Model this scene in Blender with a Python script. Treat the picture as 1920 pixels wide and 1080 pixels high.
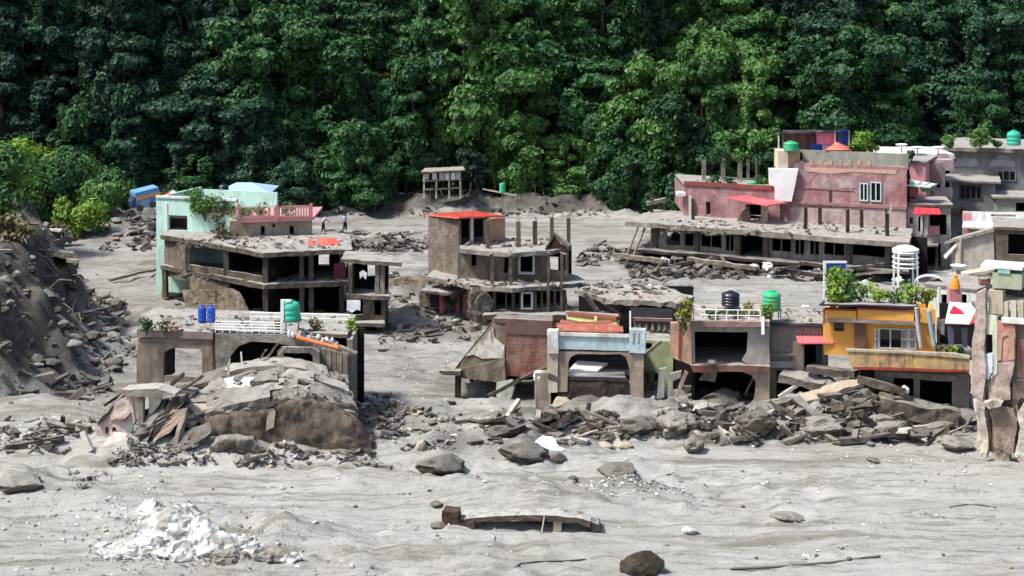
import bpy, bmesh, math, random
import numpy as np
from mathutils import Vector, noise, Matrix

# ------------------------------------------------------------------ scene, camera, light
scn = bpy.context.scene
for o in list(bpy.data.objects): bpy.data.objects.remove(o)
COL = scn.collection
F, CX, HY, H = 3200.0, 960.0, -35.0, 24.6          # focal length in photo pixels, principal column/row, eye height in metres
cam = bpy.data.objects.new('camera', bpy.data.cameras.new('camera')); COL.objects.link(cam)
cam.location = (0, 0, H); cam.rotation_euler = (math.radians(90), 0, 0)
cam.data.sensor_width = 36; cam.data.lens = F/1920*36; cam.data.shift_y = (HY-540)/1920
cam.data.clip_start = 1; cam.data.clip_end = 3000
scn.camera = cam
SUN = Vector((-0.66, -0.27, 1.10)).normalized()      # direction towards the sun
elev = math.asin(SUN.z)
world = bpy.data.worlds.new('World'); scn.world = world; world.use_nodes = True
nt = world.node_tree
sky = nt.nodes.new('ShaderNodeTexSky'); sky.sky_type = 'NISHITA'; sky.sun_disc = False
sky.sun_elevation = elev; sky.sun_rotation = math.atan2(SUN.x, SUN.y); sky.altitude = 500; sky.air_density = 1.0; sky.dust_density = 4.0
nt.links.new(sky.outputs[0], nt.nodes['Background'].inputs[0]); nt.nodes['Background'].inputs[1].default_value = 0.10
sl = bpy.data.objects.new('sun', bpy.data.lights.new('sun', 'SUN')); COL.objects.link(sl)
sl.data.energy = 3.0; sl.data.angle = math.radians(9); sl.data.color = (1.0, 0.97, 0.90)
sl.rotation_euler = SUN.to_track_quat('Z', 'Y').to_euler()
scn.view_settings.view_transform = 'Standard'; scn.view_settings.look = 'None'
scn.view_settings.exposure = 1.0; scn.view_settings.gamma = 1; scn.view_settings.use_curve_mapping = False
scn.cycles.max_bounces = 4; scn.cycles.diffuse_bounces = 2; scn.cycles.transmission_bounces = 2; scn.cycles.transparent_max_bounces = 4

rnd = random.Random(7)
# ------------------------------------------------------------------ measuring the photograph
def R(px, py, Y): return Vector(((px-CX)/F*Y, Y, H-(py-HY)/F*Y))
def W(px, Y): return Vector(((px-CX)/F*Y, Y))
def ZR(py, Y): return H-(py-HY)/F*Y
def onplane(P, Q, px, py):
    d = (Q-P); L = d.length; d = d/L; a = (px-CX)/F
    s = (a*P.y-P.x)/(d.x-a*d.y); Y = P.y+s*d.y
    return s, H-(py-HY)/F*Y

# ------------------------------------------------------------------ noise
def _h(ix, iy, s):
    n = (ix.astype(np.int64)*374761393 + iy.astype(np.int64)*668265263 + s*1442695041) & 0xffffffff
    n = ((n ^ (n >> 13))*1274126177) & 0xffffffff
    return ((n ^ (n >> 16)) & 0xffff)/65535.0*2-1
def vn(x, y, s=0):
    x = np.asarray(x, float); y = np.asarray(y, float)
    ix = np.floor(x); iy = np.floor(y); fx = x-ix; fy = y-iy
    fx = fx*fx*(3-2*fx); fy = fy*fy*(3-2*fy)
    a = _h(ix, iy, s); b = _h(ix+1, iy, s); c = _h(ix, iy+1, s); d = _h(ix+1, iy+1, s)
    return (a*(1-fx)+b*fx)*(1-fy)+(c*(1-fx)+d*fx)*fy
def fbm(x, y, s=0, n=4):
    t = 0; a = 1; x = np.asarray(x, float); y = np.asarray(y, float)
    for i in range(n):
        t = t+a*vn(x, y, s+i*17); a *= .5; x = x*2.03+11.3; y = y*2.03+5.7
    return t
def sst(a, b, x):
    t = np.clip((x-a)/(b-a), 0, 1); return t*t*(3-2*t)
FOOT_Y = [60, 96, 99, 101, 112, 124, 135, 162, 180, 260]
FOOT_X = [-60, -44, -30, -25.2, -25.0, -28.2, -34, -44, -54, -90]
BUMPS = []
def bump(px, py, rx, ry, h, n=.5):
    p = R(px, py, H*F/(py-HY)); BUMPS.append((p.x, p.y, rx, ry, h, n))
bump(60, 778, 5, 2.2, 1.1, .2); bump(20, 830, 6, 2, .8, .5); bump(110, 925, 3.5, 1.6, .7, .6); bump(30, 905, 3, 1.2, .7, .8)
bump(330, 845, 6, 2.5, .7, .6); bump(560, 835, 6, 3, .6, .5)
bump(1620, 800, 6.5, 3.0, .9, .9); bump(1540, 790, 4, 2.5, .8, .9); bump(1360, 815, 5, 2.5, .7, .9); bump(1110, 800, 5, 2.5, .6, .9)
bump(890, 775, 4, 2.5, .7, .8); bump(720, 780, 4, 2, .5, .9); bump(860, 845, 3.5, 1.5, .5, 1); bump(1000, 850, 4, 1.5, .35, 1)
bump(975, 944, 4.4, 1.5, .95, .25); bump(975, 1000, 3.0, .5, -.45, .1); bump(1180, 915, 2.3, 1, .55, .9); bump(1060, 915, .8, .6, .35, .6); bump(1460, 970, .9, .5, .2, .5)
bump(420, 1010, 4.5, 1.7, .75, .7); bump(560, 1015, 2.5, 1.2, .45, .7); bump(330, 1060, 3.5, 1.2, .3, .5)
bump(780, 600, 4, 4, .9, .9); bump(770, 560, 5, 4, .7, .9); bump(730, 470, 9, 5, .8, .9); bump(240, 425, 8, 7, 2.2, .9)
bump(560, 640, 5, 4, .5, .8); bump(300, 600, 6, 6, .5, .7); bump(1640, 1050, 4, .8, .3, .7); bump(1150, 560, 8, 6, .4, .6)
bump(1870, 885, 2.2, 1.2, .35, .5); bump(1790, 800, 3, 1.8, .5, .8); bump(220, 865, 3, 1, .35, .8)
for _x in range(1200, 1720, 45): bump(_x, 516-(_x-1200)*.0+8, 1.6, 1.0, -.55, .2)
for _x, _y in ((1270, 800), (1330, 785), (1420, 800), (1500, 780), (1570, 785), (1650, 775), (1720, 780), (1100, 795), (1180, 800), (960, 800)): bump(_x, _y, 1.6, 1.0, .55, 1.0)
def gz(x, y):
    x = np.asarray(x, float); y = np.asarray(y, float)
    near = 1-sst(118, 150, y)
    z = .16*fbm(x/11, y/7, 1, 3) + .17*fbm(x/6+.15*y, y/1.5, 2, 4)*(.45+.55*near)
    lum = np.clip(fbm(x/14, y/9, 5, 2)+.35-np.clip((x-6)/14, 0, 1)*(y < 92)*.8, 0, 1)
    z = z+.30*lum*fbm(x/1.3, y/1.0, 9, 4) + .05*fbm(x/.5, y/.4, 31, 2)
    for (bx, by, rx, ry, h, n) in BUMPS:
        m = (np.abs(x-bx) < 3.2*rx) & (np.abs(y-by) < 3.2*ry)
        g = np.exp(-((x-bx)/rx)**2*1.4-((y-by)/ry)**2*1.4)
        z = z + h*g*(1+n*.4*fbm(x/1.1, y/1.1, 77, 3))*m
    # left river bank
    d = np.interp(y, FOOT_Y, FOOT_X)-x
    d = d + 1.1*fbm(x/5, y/5, 21, 3)
    bk = sst(0, 8.5, d); sl_ = bk*(1-bk)*4
    z = z + bk*(7.0+.03*(y-100)) + sl_*(1.5*fbm(x/3.2, y/3.2, 23, 4)+.55*np.abs(fbm(x/1.0, y/1.0, 25, 3)))
    # foot of the forest hill
    yf = 182+3*fbm(x/14, x*0+3, 41, 2)-6*sst(-25, -60, x)
    z = z + 1.3*sst(0, 4, y-yf) + .9*sst(-4, 2, y-yf)*fbm(x/2, y/2, 43, 4)*.7
    hh = np.clip(y-yf-4, 0, 190)
    z = z + hh*.92*sst(0, 12, hh) + hh*.12*fbm(x/17, y/17, 47, 3)
    return z
_gx = np.arange(-80, 80.1, .25); _gy = np.arange(58, 250, .25); _gX, _gY = np.meshgrid(_gx, _gy)
GT = gz(_gX.ravel(), _gY.ravel()).reshape(_gX.shape)      # height table for quick look-ups
def gz1(x, y):
    i = min(max((x+80)/.25, 0), len(_gx)-2); j = min(max((y-58)/.25, 0), len(_gy)-2); a, b = int(i), int(j); u, v = i-a, j-b
    return float((GT[b, a]*(1-u)+GT[b, a+1]*u)*(1-v)+(GT[b+1, a]*(1-u)+GT[b+1, a+1]*u)*v)
def ongr(px, py):
    z = 0
    for i in range(14):
        Y = (H-z)*F/(py-HY); x = (px-CX)/F*Y; z = .5*z+.5*gz1(x, Y)
    return Vector((x, Y, gz1(x, Y)))

# ------------------------------------------------------------------ materials
MUD = (.36, .35, .33)
def mk(name):
    m = bpy.data.materials.new(name); m.use_nodes = True; n = m.node_tree; n.nodes.clear()
    out = n.nodes.new('ShaderNodeOutputMaterial'); b = n.nodes.new('ShaderNodeBsdfPrincipled')
    n.links.new(b.outputs[0], out.inputs[0]); return m, n, b
def nz(n, src, scale, detail=5, rough=.6, dist=0.0):
    t = n.nodes.new('ShaderNodeTexNoise'); t.inputs['Scale'].default_value = scale; t.inputs['Detail'].default_value = detail
    t.inputs['Roughness'].default_value = rough; t.inputs['Distortion'].default_value = dist
    n.links.new(src, t.inputs['Vector']); return t.outputs['Fac']
def ramp(n, src, a, b):
    t = n.nodes.new('ShaderNodeMapRange'); t.inputs['From Min'].default_value = a; t.inputs['From Max'].default_value = b
    n.links.new(src, t.inputs['Value']); return t.outputs[0]
def mix(n, fac, a, b, typ='MIX'):
    t = n.nodes.new('ShaderNodeMix'); t.data_type = 'RGBA'; t.blend_type = typ
    for i, v in ((0, fac), (6, a), (7, b)):
        if isinstance(v, (tuple, list)): t.inputs[i].default_value = (*v[:3], 1)
        elif isinstance(v, (int, float)): t.inputs[i].default_value = v
        else: n.links.new(v, t.inputs[i])
    return t.outputs[2]
def mth(n, op, a, b=0.0):
    t = n.nodes.new('ShaderNodeMath'); t.operation = op
    for i, v in ((0, a), (1, b)):
        if isinstance(v, (int, float)): t.inputs[i].default_value = v
        else: n.links.new(v, t.inputs[i])
    return t.outputs[0]
def vmul(n, src, v):
    t = n.nodes.new('ShaderNodeVectorMath'); t.operation = 'MULTIPLY'; n.links.new(src, t.inputs[0]); t.inputs[1].default_value = v
    return t.outputs[0]
MATS = {}
def mat(key, c1, c2=None, scale=1.2, stain=None, sa=.5, rough=.9, bmp=.35, mudz=None, top=0.0, mudc=(.25, .215, .17), spec=.25, courses=0, patch=None, pa=.7):
    if key in MATS: return MATS[key]
    m, n, b = mk(key); MATS[key] = m
    tc = n.nodes.new('ShaderNodeTexCoord'); geo = n.nodes.new('ShaderNodeNewGeometry')
    pos = geo.outputs['Position']; ob = tc.outputs['Object']
    c2 = c2 or tuple(v*.62 for v in c1)
    col = mix(n, ramp(n, nz(n, pos, scale, 6, .65), .35, .68), c1, c2)
    if stain is not None:                              # weather streaks that run down the wall
        st = ramp(n, nz(n, vmul(n, pos, (1.3, 1.3, .35)), 1.1, 6, .75), .47, .60)
        col = mix(n, mth(n, 'MULTIPLY', st, sa), col, stain)
    if patch is not None:                              # blotches where render or paint has come off
        pk = ramp(n, nz(n, pos, .9, 7, .72, .6), .52, .57)
        col = mix(n, mth(n, 'MULTIPLY', pk, pa), col, patch)
    if courses:                                        # mortar courses showing through the render
        br = n.nodes.new('ShaderNodeTexBrick'); br.inputs['Scale'].default_value = 1
        mp = n.nodes.new('ShaderNodeCombineXYZ'); sp = n.nodes.new('ShaderNodeSeparateXYZ'); n.links.new(pos, sp.inputs[0])
        n.links.new(mth(n, 'ADD', sp.outputs[0], sp.outputs[1]), mp.inputs[0]); n.links.new(sp.outputs[2], mp.inputs[1]); n.links.new(mp.outputs[0], br.inputs['Vector'])
        br.inputs['Brick Width'].default_value = .42; br.inputs['Row Height'].default_value = .2; br.inputs['Mortar Size'].default_value = .016
        br.inputs['Color1'].default_value = (1, 1, 1, 1); br.inputs['Color2'].default_value = (.78, .78, .78, 1); br.inputs['Mortar'].default_value = (.62, .62, .62, 1)
        col = mix(n, courses, col, br.outputs[0], 'MULTIPLY')
    if mudz is not None:                               # flood line: mud sticks up to this height
        sp2 = n.nodes.new('ShaderNodeSeparateXYZ'); n.links.new(pos, sp2.inputs[0])
        k = mth(n, 'ADD', sp2.outputs[2], mth(n, 'MULTIPLY', nz(n, pos, .7, 6, .7), 3.0))
        k = ramp(n, k, mudz+2.0, mudz+1.3)
        mc = mix(n, ramp(n, nz(n, pos, 2.2, 6, .7), .35, .7), mudc, tuple(v*.55 for v in mudc))
        col = mix(n, mth(n, 'MULTIPLY', k, .93), col, mc)
    if top:                                            # silt that settled on upward faces
        sp3 = n.nodes.new('ShaderNodeSeparateXYZ'); n.links.new(geo.outputs['Normal'], sp3.inputs[0])
        k = mth(n, 'MULTIPLY', ramp(n, sp3.outputs[2], .45, .8), ramp(n, nz(n, pos, 1.1, 5, .7), .3, .5))
        col = mix(n, mth(n, 'MULTIPLY', k, top), col, MUD)
    n.links.new(col, b.inputs['Base Color'])
    b.inputs['Roughness'].default_value = rough; b.inputs['Specular IOR Level'].default_value = spec
    if bmp:
        bp = n.nodes.new('ShaderNodeBump'); bp.inputs['Strength'].default_value = bmp; bp.inputs['Distance'].default_value = .06
        n.links.new(nz(n, pos, 5, 6, .7), bp.inputs['Height']); n.links.new(bp.outputs[0], b.inputs['Normal'])
    return m
def plain(key, c, rough=.5, spec=.4, var=.25):
    if key in MATS: return MATS[key]
    return mat(key, c, tuple(v*(1-var) for v in c), scale=2.5, rough=rough, bmp=.1, spec=spec)

def mud_material():
    m, n, b = mk('silt'); geo = n.nodes.new('ShaderNodeNewGeometry'); pos = geo.outputs['Position']
    at = n.nodes.new('ShaderNodeAttribute'); at.attribute_name = 'wet'  # wet mud mask; also carries the painted shade at the forest foot
    big = ramp(n, nz(n, vmul(n, pos, (.05, .13, .1)), 1, 4, .6), .38, .66)
    col = mix(n, big, (.445, .435, .415), (.35, .34, .315))
    stv = nz(n, vmul(n, pos, (.11, .75, .5)), 1, 7, .72, .7)
    col = mix(n, mth(n, 'MULTIPLY', ramp(n, stv, .51, .62), .9), col, (.20, .185, .155))
    st2 = nz(n, vmul(n, pos, (.35, 2.4, 1)), 1, 6, .7, .5)
    col = mix(n, mth(n, 'MULTIPLY', ramp(n, st2, .53, .64), .8), col, (.19, .175, .15))
    pale = ramp(n, nz(n, vmul(n, pos, (.10, .6, .3)), 1.3, 6, .7, 1.0), .57, .7)
    col = mix(n, mth(n, 'MULTIPLY', pale, .6), col, (.55, .55, .54))
    gr = nz(n, pos, 3.2, 7, .78)
    col = mix(n, mth(n, 'MULTIPLY', ramp(n, gr, .54, .68), .6), col, (.20, .182, .15))
    grav = n.nodes.new('ShaderNodeTexVoronoi'); grav.inputs['Scale'].default_value = 4.5; n.links.new(pos, grav.inputs['Vector'])
    gm = mth(n, 'MULTIPLY', ramp(n, grav.outputs['Distance'], .26, .14), ramp(n, nz(n, vmul(n, pos, (.12, .25, .2)), 1, 4, .7), .5, .6))
    col = mix(n, mth(n, 'MULTIPLY', gm, .75), col, (.56, .55, .52))
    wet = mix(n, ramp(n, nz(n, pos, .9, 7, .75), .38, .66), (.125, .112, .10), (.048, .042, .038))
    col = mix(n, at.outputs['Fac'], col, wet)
    n.links.new(col, b.inputs['Base Color']); b.inputs['Roughness'].default_value = .8; b.inputs['Specular IOR Level'].default_value = .3
    bp = n.nodes.new('ShaderNodeBump'); bp.inputs['Strength'].default_value = .9; bp.inputs['Distance'].default_value = .16
    hgt = mth(n, 'ADD', mth(n, 'MULTIPLY', gr, 1.0), mth(n, 'MULTIPLY', st2, 1.3)); hgt = mth(n, 'ADD', hgt, mth(n, 'MULTIPLY', nz(n, pos, 9, 5, .75), .6))
    n.links.new(hgt, bp.inputs['Height']); n.links.new(bp.outputs[0], b.inputs['Normal'])
    return m
M_SILT = mud_material()
M_HILL = mat('hill_soil_shade', (.022, .026, .018), (.010, .014, .010), .5, bmp=.8)  # near-black soil, paints the shade in the gaps between trees
def leafmat(key, a, b2, tr=.25):
    m = bpy.data.materials.new(key); m.use_nodes = True; n = m.node_tree; n.nodes.clear(); MATS[key] = m
    out = n.nodes.new('ShaderNodeOutputMaterial')
    geo = n.nodes.new('ShaderNodeNewGeometry'); oi = n.nodes.new('ShaderNodeObjectInfo')
    t = mth(n, 'ADD', mth(n, 'MULTIPLY', nz(n, geo.outputs['Position'], .45, 4, .7), 1.5), mth(n, 'MULTIPLY', oi.outputs['Random'], .7))
    t = mth(n, 'ADD', t, mth(n, 'MULTIPLY', geo.outputs['Random Per Island'], .35))
    col = mix(n, ramp(n, t, .75, 1.65), a, b2)
    d = n.nodes.new('ShaderNodeBsdfPrincipled'); d.inputs['Roughness'].default_value = .55; d.inputs['Specular IOR Level'].default_value = .35
    tl = n.nodes.new('ShaderNodeBsdfTranslucent'); mx = n.nodes.new('ShaderNodeMixShader'); mx.inputs[0].default_value = tr
    n.links.new(col, d.inputs['Base Color']); n.links.new(mix(n, .6, col, (.10, .16, .02)), tl.inputs[0])
    n.links.new(d.outputs[0], mx.inputs[1]); n.links.new(tl.outputs[0], mx.inputs[2]); n.links.new(mx.outputs[0], out.inputs[0])
    return m
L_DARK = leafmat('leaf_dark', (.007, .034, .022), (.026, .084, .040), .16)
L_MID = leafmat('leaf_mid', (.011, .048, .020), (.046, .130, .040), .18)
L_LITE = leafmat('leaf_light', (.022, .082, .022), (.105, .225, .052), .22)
L_YEL = leafmat('leaf_yellow', (.13, .17, .02), (.30, .27, .05), .25)
L_FLOW = leafmat('leaf_blossom', (.35, .20, .03), (.55, .36, .06), .2)
L_DRY = leafmat('leaf_dry', (.10, .085, .045), (.20, .17, .09), .1)
L_BRT = leafmat('leaf_bright', (.10, .22, .02), (.28, .42, .06), .3)
BARK = mat('bark', (.17, .14, .10), (.07, .055, .04), 3, bmp=.6)

CONC = mat('muddy_concrete', (.125, .102, .080), (.055, .044, .035), .9, stain=(.045, .035, .028), sa=.7, top=.75, patch=(.17, .145, .12), pa=.5)
CONCL = mat('pale_concrete', (.26, .235, .205), (.15, .13, .11), .8, stain=(.08, .065, .052), sa=.6, top=.6, patch=(.30, .28, .25), pa=.4)
CONCD = mat('wet_concrete', (.062, .048, .04), (.028, .022, .02), .9, stain=(.012, .01, .009), sa=.7, top=.5)
INT = mat('shade_black_room', (.018, .015, .015), (.007, .006, .007), .9, bmp=.3)  # near-black: the shade inside the rooms is put into this colour
BRICK = mat('mud_brick_wall', (.20, .165, .13), (.12, .095, .075), .8, patch=(.26,.22,.18), pa=.6, stain=(.08, .06, .05), sa=.5, courses=.6, top=.8)
REDW = mat('red_brick_wall', (.22, .078, .06), (.12, .055, .045), 1.4, patch=(.24,.16,.13), pa=.6, stain=(.22, .17, .13), sa=.7, courses=.5, top=.7)
MAROON = mat('faded_maroon_render', (.30, .15, .155), (.185, .075, .08), .75, stain=(.33, .24, .24), sa=.6, top=.5, patch=(.36, .25, .25), pa=.5)
MINT = mat('mint_render', (.46, .70, .62), (.40, .62, .54), .8, stain=(.30, .36, .31), sa=.55, bmp=.1)
PINK = mat('pink_render', (.62, .24, .27), (.48, .18, .2), 1, patch=(.45,.33,.32), pa=.6, stain=(.38, .25, .22), sa=.5, bmp=.15)
HOTPINK = mat('hot_pink_render', (.70, .16, .24), (.5, .1, .18), 1.5, stain=(.2, .12, .1), sa=.6)
SALMON = mat('salmon_render', (.50, .29, .20), (.38, .22, .16), .9, patch=(.34,.26,.20), stain=(.30, .20, .14), sa=.75)
CREAM = mat('cream_render', (.42, .37, .28), (.33, .28, .21), .9, stain=(.20, .155, .12), sa=.6)
WHITE = mat('white_paint', (.68, .68, .66), (.55, .55, .52), 1.2, stain=(.34, .31, .27), sa=.6, bmp=.1)
WHITEC = plain('clean_white', (.82, .82, .80), .5, .4, .1)
GREYB = mat('grey_block_wall', (.19, .195, .20), (.12, .122, .13), 1.0, stain=(.30, .30, .30), sa=.5, courses=.3, top=.5)
YELLOW = mat('yellow_ochre_render', (.72, .36, .075), (.64, .31, .06), .8, stain=(.45, .30, .13), sa=.45, bmp=.12)
YBALC = mat('stained_yellow_parapet', (.52, .34, .13), (.34, .24, .14), 1.1, stain=(.13, .10, .075), sa=.85)
REDTRIM = plain('red_trim', (.30, .045, .03), .6, .3)
REDSHEET = mat('red_roof_sheet', (.72, .13, .085), (.60, .11, .08), .7, stain=(.7, .32, .22), sa=.4, rough=.5, bmp=.05)
ROOFRED = mat('coral_roof_sheet', (.78, .17, .19), (.66, .13, .15), .7, rough=.5, bmp=.05)
TANKG = mat('green_tank_plastic', (.02, .44, .19), (.03, .34, .15), 1.5, stain=(.22, .34, .24), sa=.5, rough=.5, bmp=.05)
TANKT = mat('teal_tank_plastic', (.01, .44, .30), (.02, .34, .23), 1.5, stain=(.2, .34, .28), sa=.5, rough=.5, bmp=.05)
TANKB = mat('blue_tank_plastic', (.015, .08, .46), (.02, .06, .33), 1.5, stain=(.16, .2, .38), sa=.4, rough=.5, bmp=.05)
TANKK = plain('black_tank_plastic', (.012, .014, .03), .4, .5, .2)
LBLUE = mat('pale_blue_render', (.46, .58, .62), (.38, .48, .52), .9, stain=(.27, .28, .27), sa=.55, bmp=.15)
GREENW = mat('lime_render', (.34, .42, .21), (.25, .31, .17), .9, patch=(.22,.19,.14), pa=.6, stain=(.25, .22, .14), sa=.6, bmp=.15)
PALEY = mat('pale_yellow_render', (.66, .62, .25), (.55, .5, .22), .9, stain=(.35, .3, .15), sa=.5, bmp=.15)
BROWNW = mat('mud_plaster', (.165, .13, .095), (.10, .08, .06), .7, stain=(.27, .23, .18), sa=.6, bmp=.5)
WOOD = mat('weathered_timber', (.21, .175, .135), (.11, .09, .068), 2.5, bmp=.5, top=.6)
WOODL = mat('pale_timber', (.50, .46, .38), (.34, .30, .24), 2, bmp=.3, top=.3)
ROCK = mat('boulder_stone', (.17, .15, .125), (.08, .068, .055), 2.2, bmp=1, top=.5)
ROCKD = mat('wet_boulder_stone', (.075, .062, .048), (.028, .023, .018), 2.4, bmp=1, top=.3)
ROCKW = mat('white_stone', (.56, .56, .545), (.36, .35, .33), 3.0, patch=(.26,.245,.22), pa=.85, bmp=.6)
TANR = mat('tan_sandstone', (.40, .34, .26), (.28, .23, .17), 1.0, bmp=.4)
ORANGE = plain('orange_plastic_pipe', (.68, .19, .05), .5, .4)
BLUEP = mat('blue_truck_paint', (.07, .24, .52), (.12, .30, .50), 1.5, stain=(.3, .35, .38), sa=.4, bmp=.1)
ROOFBL = mat('blue_grey_roof_sheet', (.36, .50, .62), (.28, .42, .56), 1, rough=.5, bmp=.05)
METAL = plain('grey_steel', (.24, .24, .24), .45, .5)
MUDLUMP = mat('mud_lump', (.15, .13, .108), (.07, .06, .05), 1.0, bmp=1, top=.5)
RUB1 = mat('rubble_concrete_dark', (.095, .078, .064), (.036, .029, .024), 1.6, bmp=.8, top=.35)
RUB2 = mat('rubble_concrete_pale', (.21, .19, .165), (.095, .082, .07), 1.4, stain=(.05, .042, .034), sa=.7, bmp=.8, top=.5)
CLOTHR = plain('red_cloth', (.65, .07, .06), .9, .1)
CLOTHW = plain('white_cloth', (.78, .78, .78), .9, .1)
SKIN = plain('skin', (.25, .13, .08), .6, .3)
HAIR = plain('hair', (.015, .012, .010), .6, .3)
PINKSH = plain('pink_shirt', (.72, .38, .52), .9, .1)
BLUESH = plain('pale_blue_shirt', (.46, .52, .72), .9, .1)
TROUS = plain('dark_trousers', (.02, .02, .026), .9, .1)

# ------------------------------------------------------------------ objects
def thing(name, loc, label, cat, group=None):
    o = bpy.data.objects.new(name, None); COL.objects.link(o); o.location = loc; o.empty_display_size = .5
    o['label'] = label; o['category'] = cat; o['kind'] = 'thing'
    if group: o['group'] = group
    return o
def tag(o, label, cat, group=None):
    o['label'] = label; o['category'] = cat; o['kind'] = 'thing'
    if group: o['group'] = group
    return o
def rootloc(p):
    v = Vector((0, 0, 0))
    while p is not None: v += Vector(p.location); p = p.parent
    return v
class MB:
    def __init__(s): s.v = []; s.f = []
    def add(s, vs, fs):
        n = len(s.v); s.v += [tuple(v) for v in vs]; s.f += [tuple(i+n for i in f) for f in fs]; return s
    def hexa(s, c):                                    # 8 corners: bottom 4 ccw, top 4 ccw
        return s.add(c, [(3, 2, 1, 0), (4, 5, 6, 7), (0, 1, 5, 4), (1, 2, 6, 5), (2, 3, 7, 6), (3, 0, 4, 7)])
    def box(s, a, b):
        x0, y0, z0 = a; x1, y1, z1 = b
        return s.hexa([(x0, y0, z0), (x1, y0, z0), (x1, y1, z0), (x0, y1, z0), (x0, y0, z1), (x1, y0, z1), (x1, y1, z1), (x0, y1, z1)])
    def prism(s, poly, z0, z1):                        # poly of xy; z may be lists
        n = len(poly); Z0 = z0 if isinstance(z0, (list, tuple)) else [z0]*n; Z1 = z1 if isinstance(z1, (list, tuple)) else [z1]*n
        area = sum(poly[i][0]*poly[(i+1) % n][1]-poly[(i+1) % n][0]*poly[i][1] for i in range(n))
        if area < 0: poly = poly[::-1]; Z0 = Z0[::-1]; Z1 = Z1[::-1]
        vs = [(p[0], p[1], z) for p, z in zip(poly, Z0)]+[(p[0], p[1], z) for p, z in zip(poly, Z1)]
        fs = [tuple(range(n-1, -1, -1)), tuple(range(n, 2*n))]+[(i, (i+1) % n, (i+1) % n+n, i+n) for i in range(n)]
        return s.add(vs, fs)
    def beam(s, p, q, w, h, twist=0.0, taper=1.0):
        p = Vector(p); q = Vector(q); d = (q-p).normalized(); up = Vector((0, 0, 1)) if abs(d.z) < .95 else Vector((0, 1, 0))
        a = d.cross(up).normalized(); b = a.cross(d).normalized()
        if twist: m = Matrix.Rotation(twist, 3, d); a = m@a; b = m@b
        c = []
        for (o, k) in ((p, 1), (q, taper)):
            c += [o-a*w/2*k-b*h/2*k, o+a*w/2*k-b*h/2*k, o+a*w/2*k+b*h/2*k, o-a*w/2*k+b*h/2*k]
        return s.hexa(c)
    def tube(s, pts, r, n=7, cap=True):
        pts = [Vector(p) for p in pts]; rs = r if isinstance(r, (list, tuple)) else [r]*len(pts)
        base = len(s.v); prev = None
        for i, p in enumerate(pts):
            d = (pts[min(i+1, len(pts)-1)]-pts[max(i-1, 0)]).normalized()
            if prev is None: a = d.orthogonal().normalized()
            else: a = (prev-d*prev.dot(d)).normalized()
            prev = a; b = d.cross(a)
            for k in range(n):
                t = 2*math.pi*k/n; s.v.append(tuple(p+(a*math.cos(t)+b*math.sin(t))*rs[i]))
        for i in range(len(pts)-1):
            for k in range(n):
                s.f.append((base+i*n+k, base+i*n+(k+1) % n, base+(i+1)*n+(k+1) % n, base+(i+1)*n+k))
        if cap:
            s.f.append(tuple(base+k for k in range(n-1, -1, -1))); s.f.append(tuple(base+(len(pts)-1)*n+k for k in range(n)))
        return s
    def lathe(s, c, prof, n=20):                       # prof: (r, z)
        base = len(s.v)
        for (r, z) in prof:
            for k in range(n):
                t = 2*math.pi*k/n; s.v.append((c[0]+r*math.cos(t), c[1]+r*math.sin(t), c[2]+z))
        for i in range(len(prof)-1):
            for k in range(n): s.f.append((base+i*n+k, base+i*n+(k+1) % n, base+(i+1)*n+(k+1) % n, base+(i+1)*n+k))
        s.f.append(tuple(base+k for k in range(n-1, -1, -1))); s.f.append(tuple(base+(len(prof)-1)*n+k for k in range(n)))
        return s
    def wall(s, P, Q, z0, z1, t, ops=(), off=0.0):     # outer face on the line P-Q, thickness away from the eye
        L = (Q-P).length; d = (Q-P)/L; nrm = Vector((-d.y, d.x))
        ops = [(max(0, min(a, b)), min(L, max(a, b)), max(z0, min(c, e)), min(z1, max(c, e))) for (a, b, c, e) in ops]
        S = sorted(set([0, L]+[round(v, 4) for o in ops for v in o[:2]])); Z = sorted(set([z0, z1]+[round(v, 4) for o in ops for v in o[2:]]))
        S = [v for i, v in enumerate(S) if i == 0 or v-S[i-1] > 1e-3]; Z = [v for i, v in enumerate(Z) if i == 0 or v-Z[i-1] > 1e-3]
        def solid(i, j):
            if i < 0 or j < 0 or i >= len(S)-1 or j >= len(Z)-1: return False
            cs = (S[i]+S[i+1])/2; cz = (Z[j]+Z[j+1])/2
            return not any(a < cs < b and c < cz < e for (a, b, c, e) in ops)
        def pt(a, z, o): q = P+d*a+nrm*(o+off); return (q.x, q.y, z)
        idx = {}
        def vi(i, j, k):
            if (i, j, k) not in idx: idx[(i, j, k)] = len(s.v); s.v.append(pt(S[i], Z[j], k*t))
            return idx[(i, j, k)]
        for i in range(len(S)-1):
            for j in range(len(Z)-1):
                if not solid(i, j): continue
                s.f.append((vi(i, j, 0), vi(i+1, j, 0), vi(i+1, j+1, 0), vi(i, j+1, 0)))
                s.f.append((vi(i, j, 1), vi(i, j+1, 1), vi(i+1, j+1, 1), vi(i+1, j, 1)))
                if not solid(i-1, j): s.f.append((vi(i, j, 0), vi(i, j+1, 0), vi(i, j+1, 1), vi(i, j, 1)))
                if not solid(i+1, j): s.f.append((vi(i+1, j, 0), vi(i+1, j, 1), vi(i+1, j+1, 1), vi(i+1, j+1, 0)))
                if not solid(i, j-1): s.f.append((vi(i, j, 0), vi(i, j, 1), vi(i+1, j, 1), vi(i+1, j, 0)))
                if not solid(i, j+1): s.f.append((vi(i, j+1, 0), vi(i+1, j+1, 0), vi(i+1, j+1, 1), vi(i, j+1, 1)))
        return s
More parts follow.
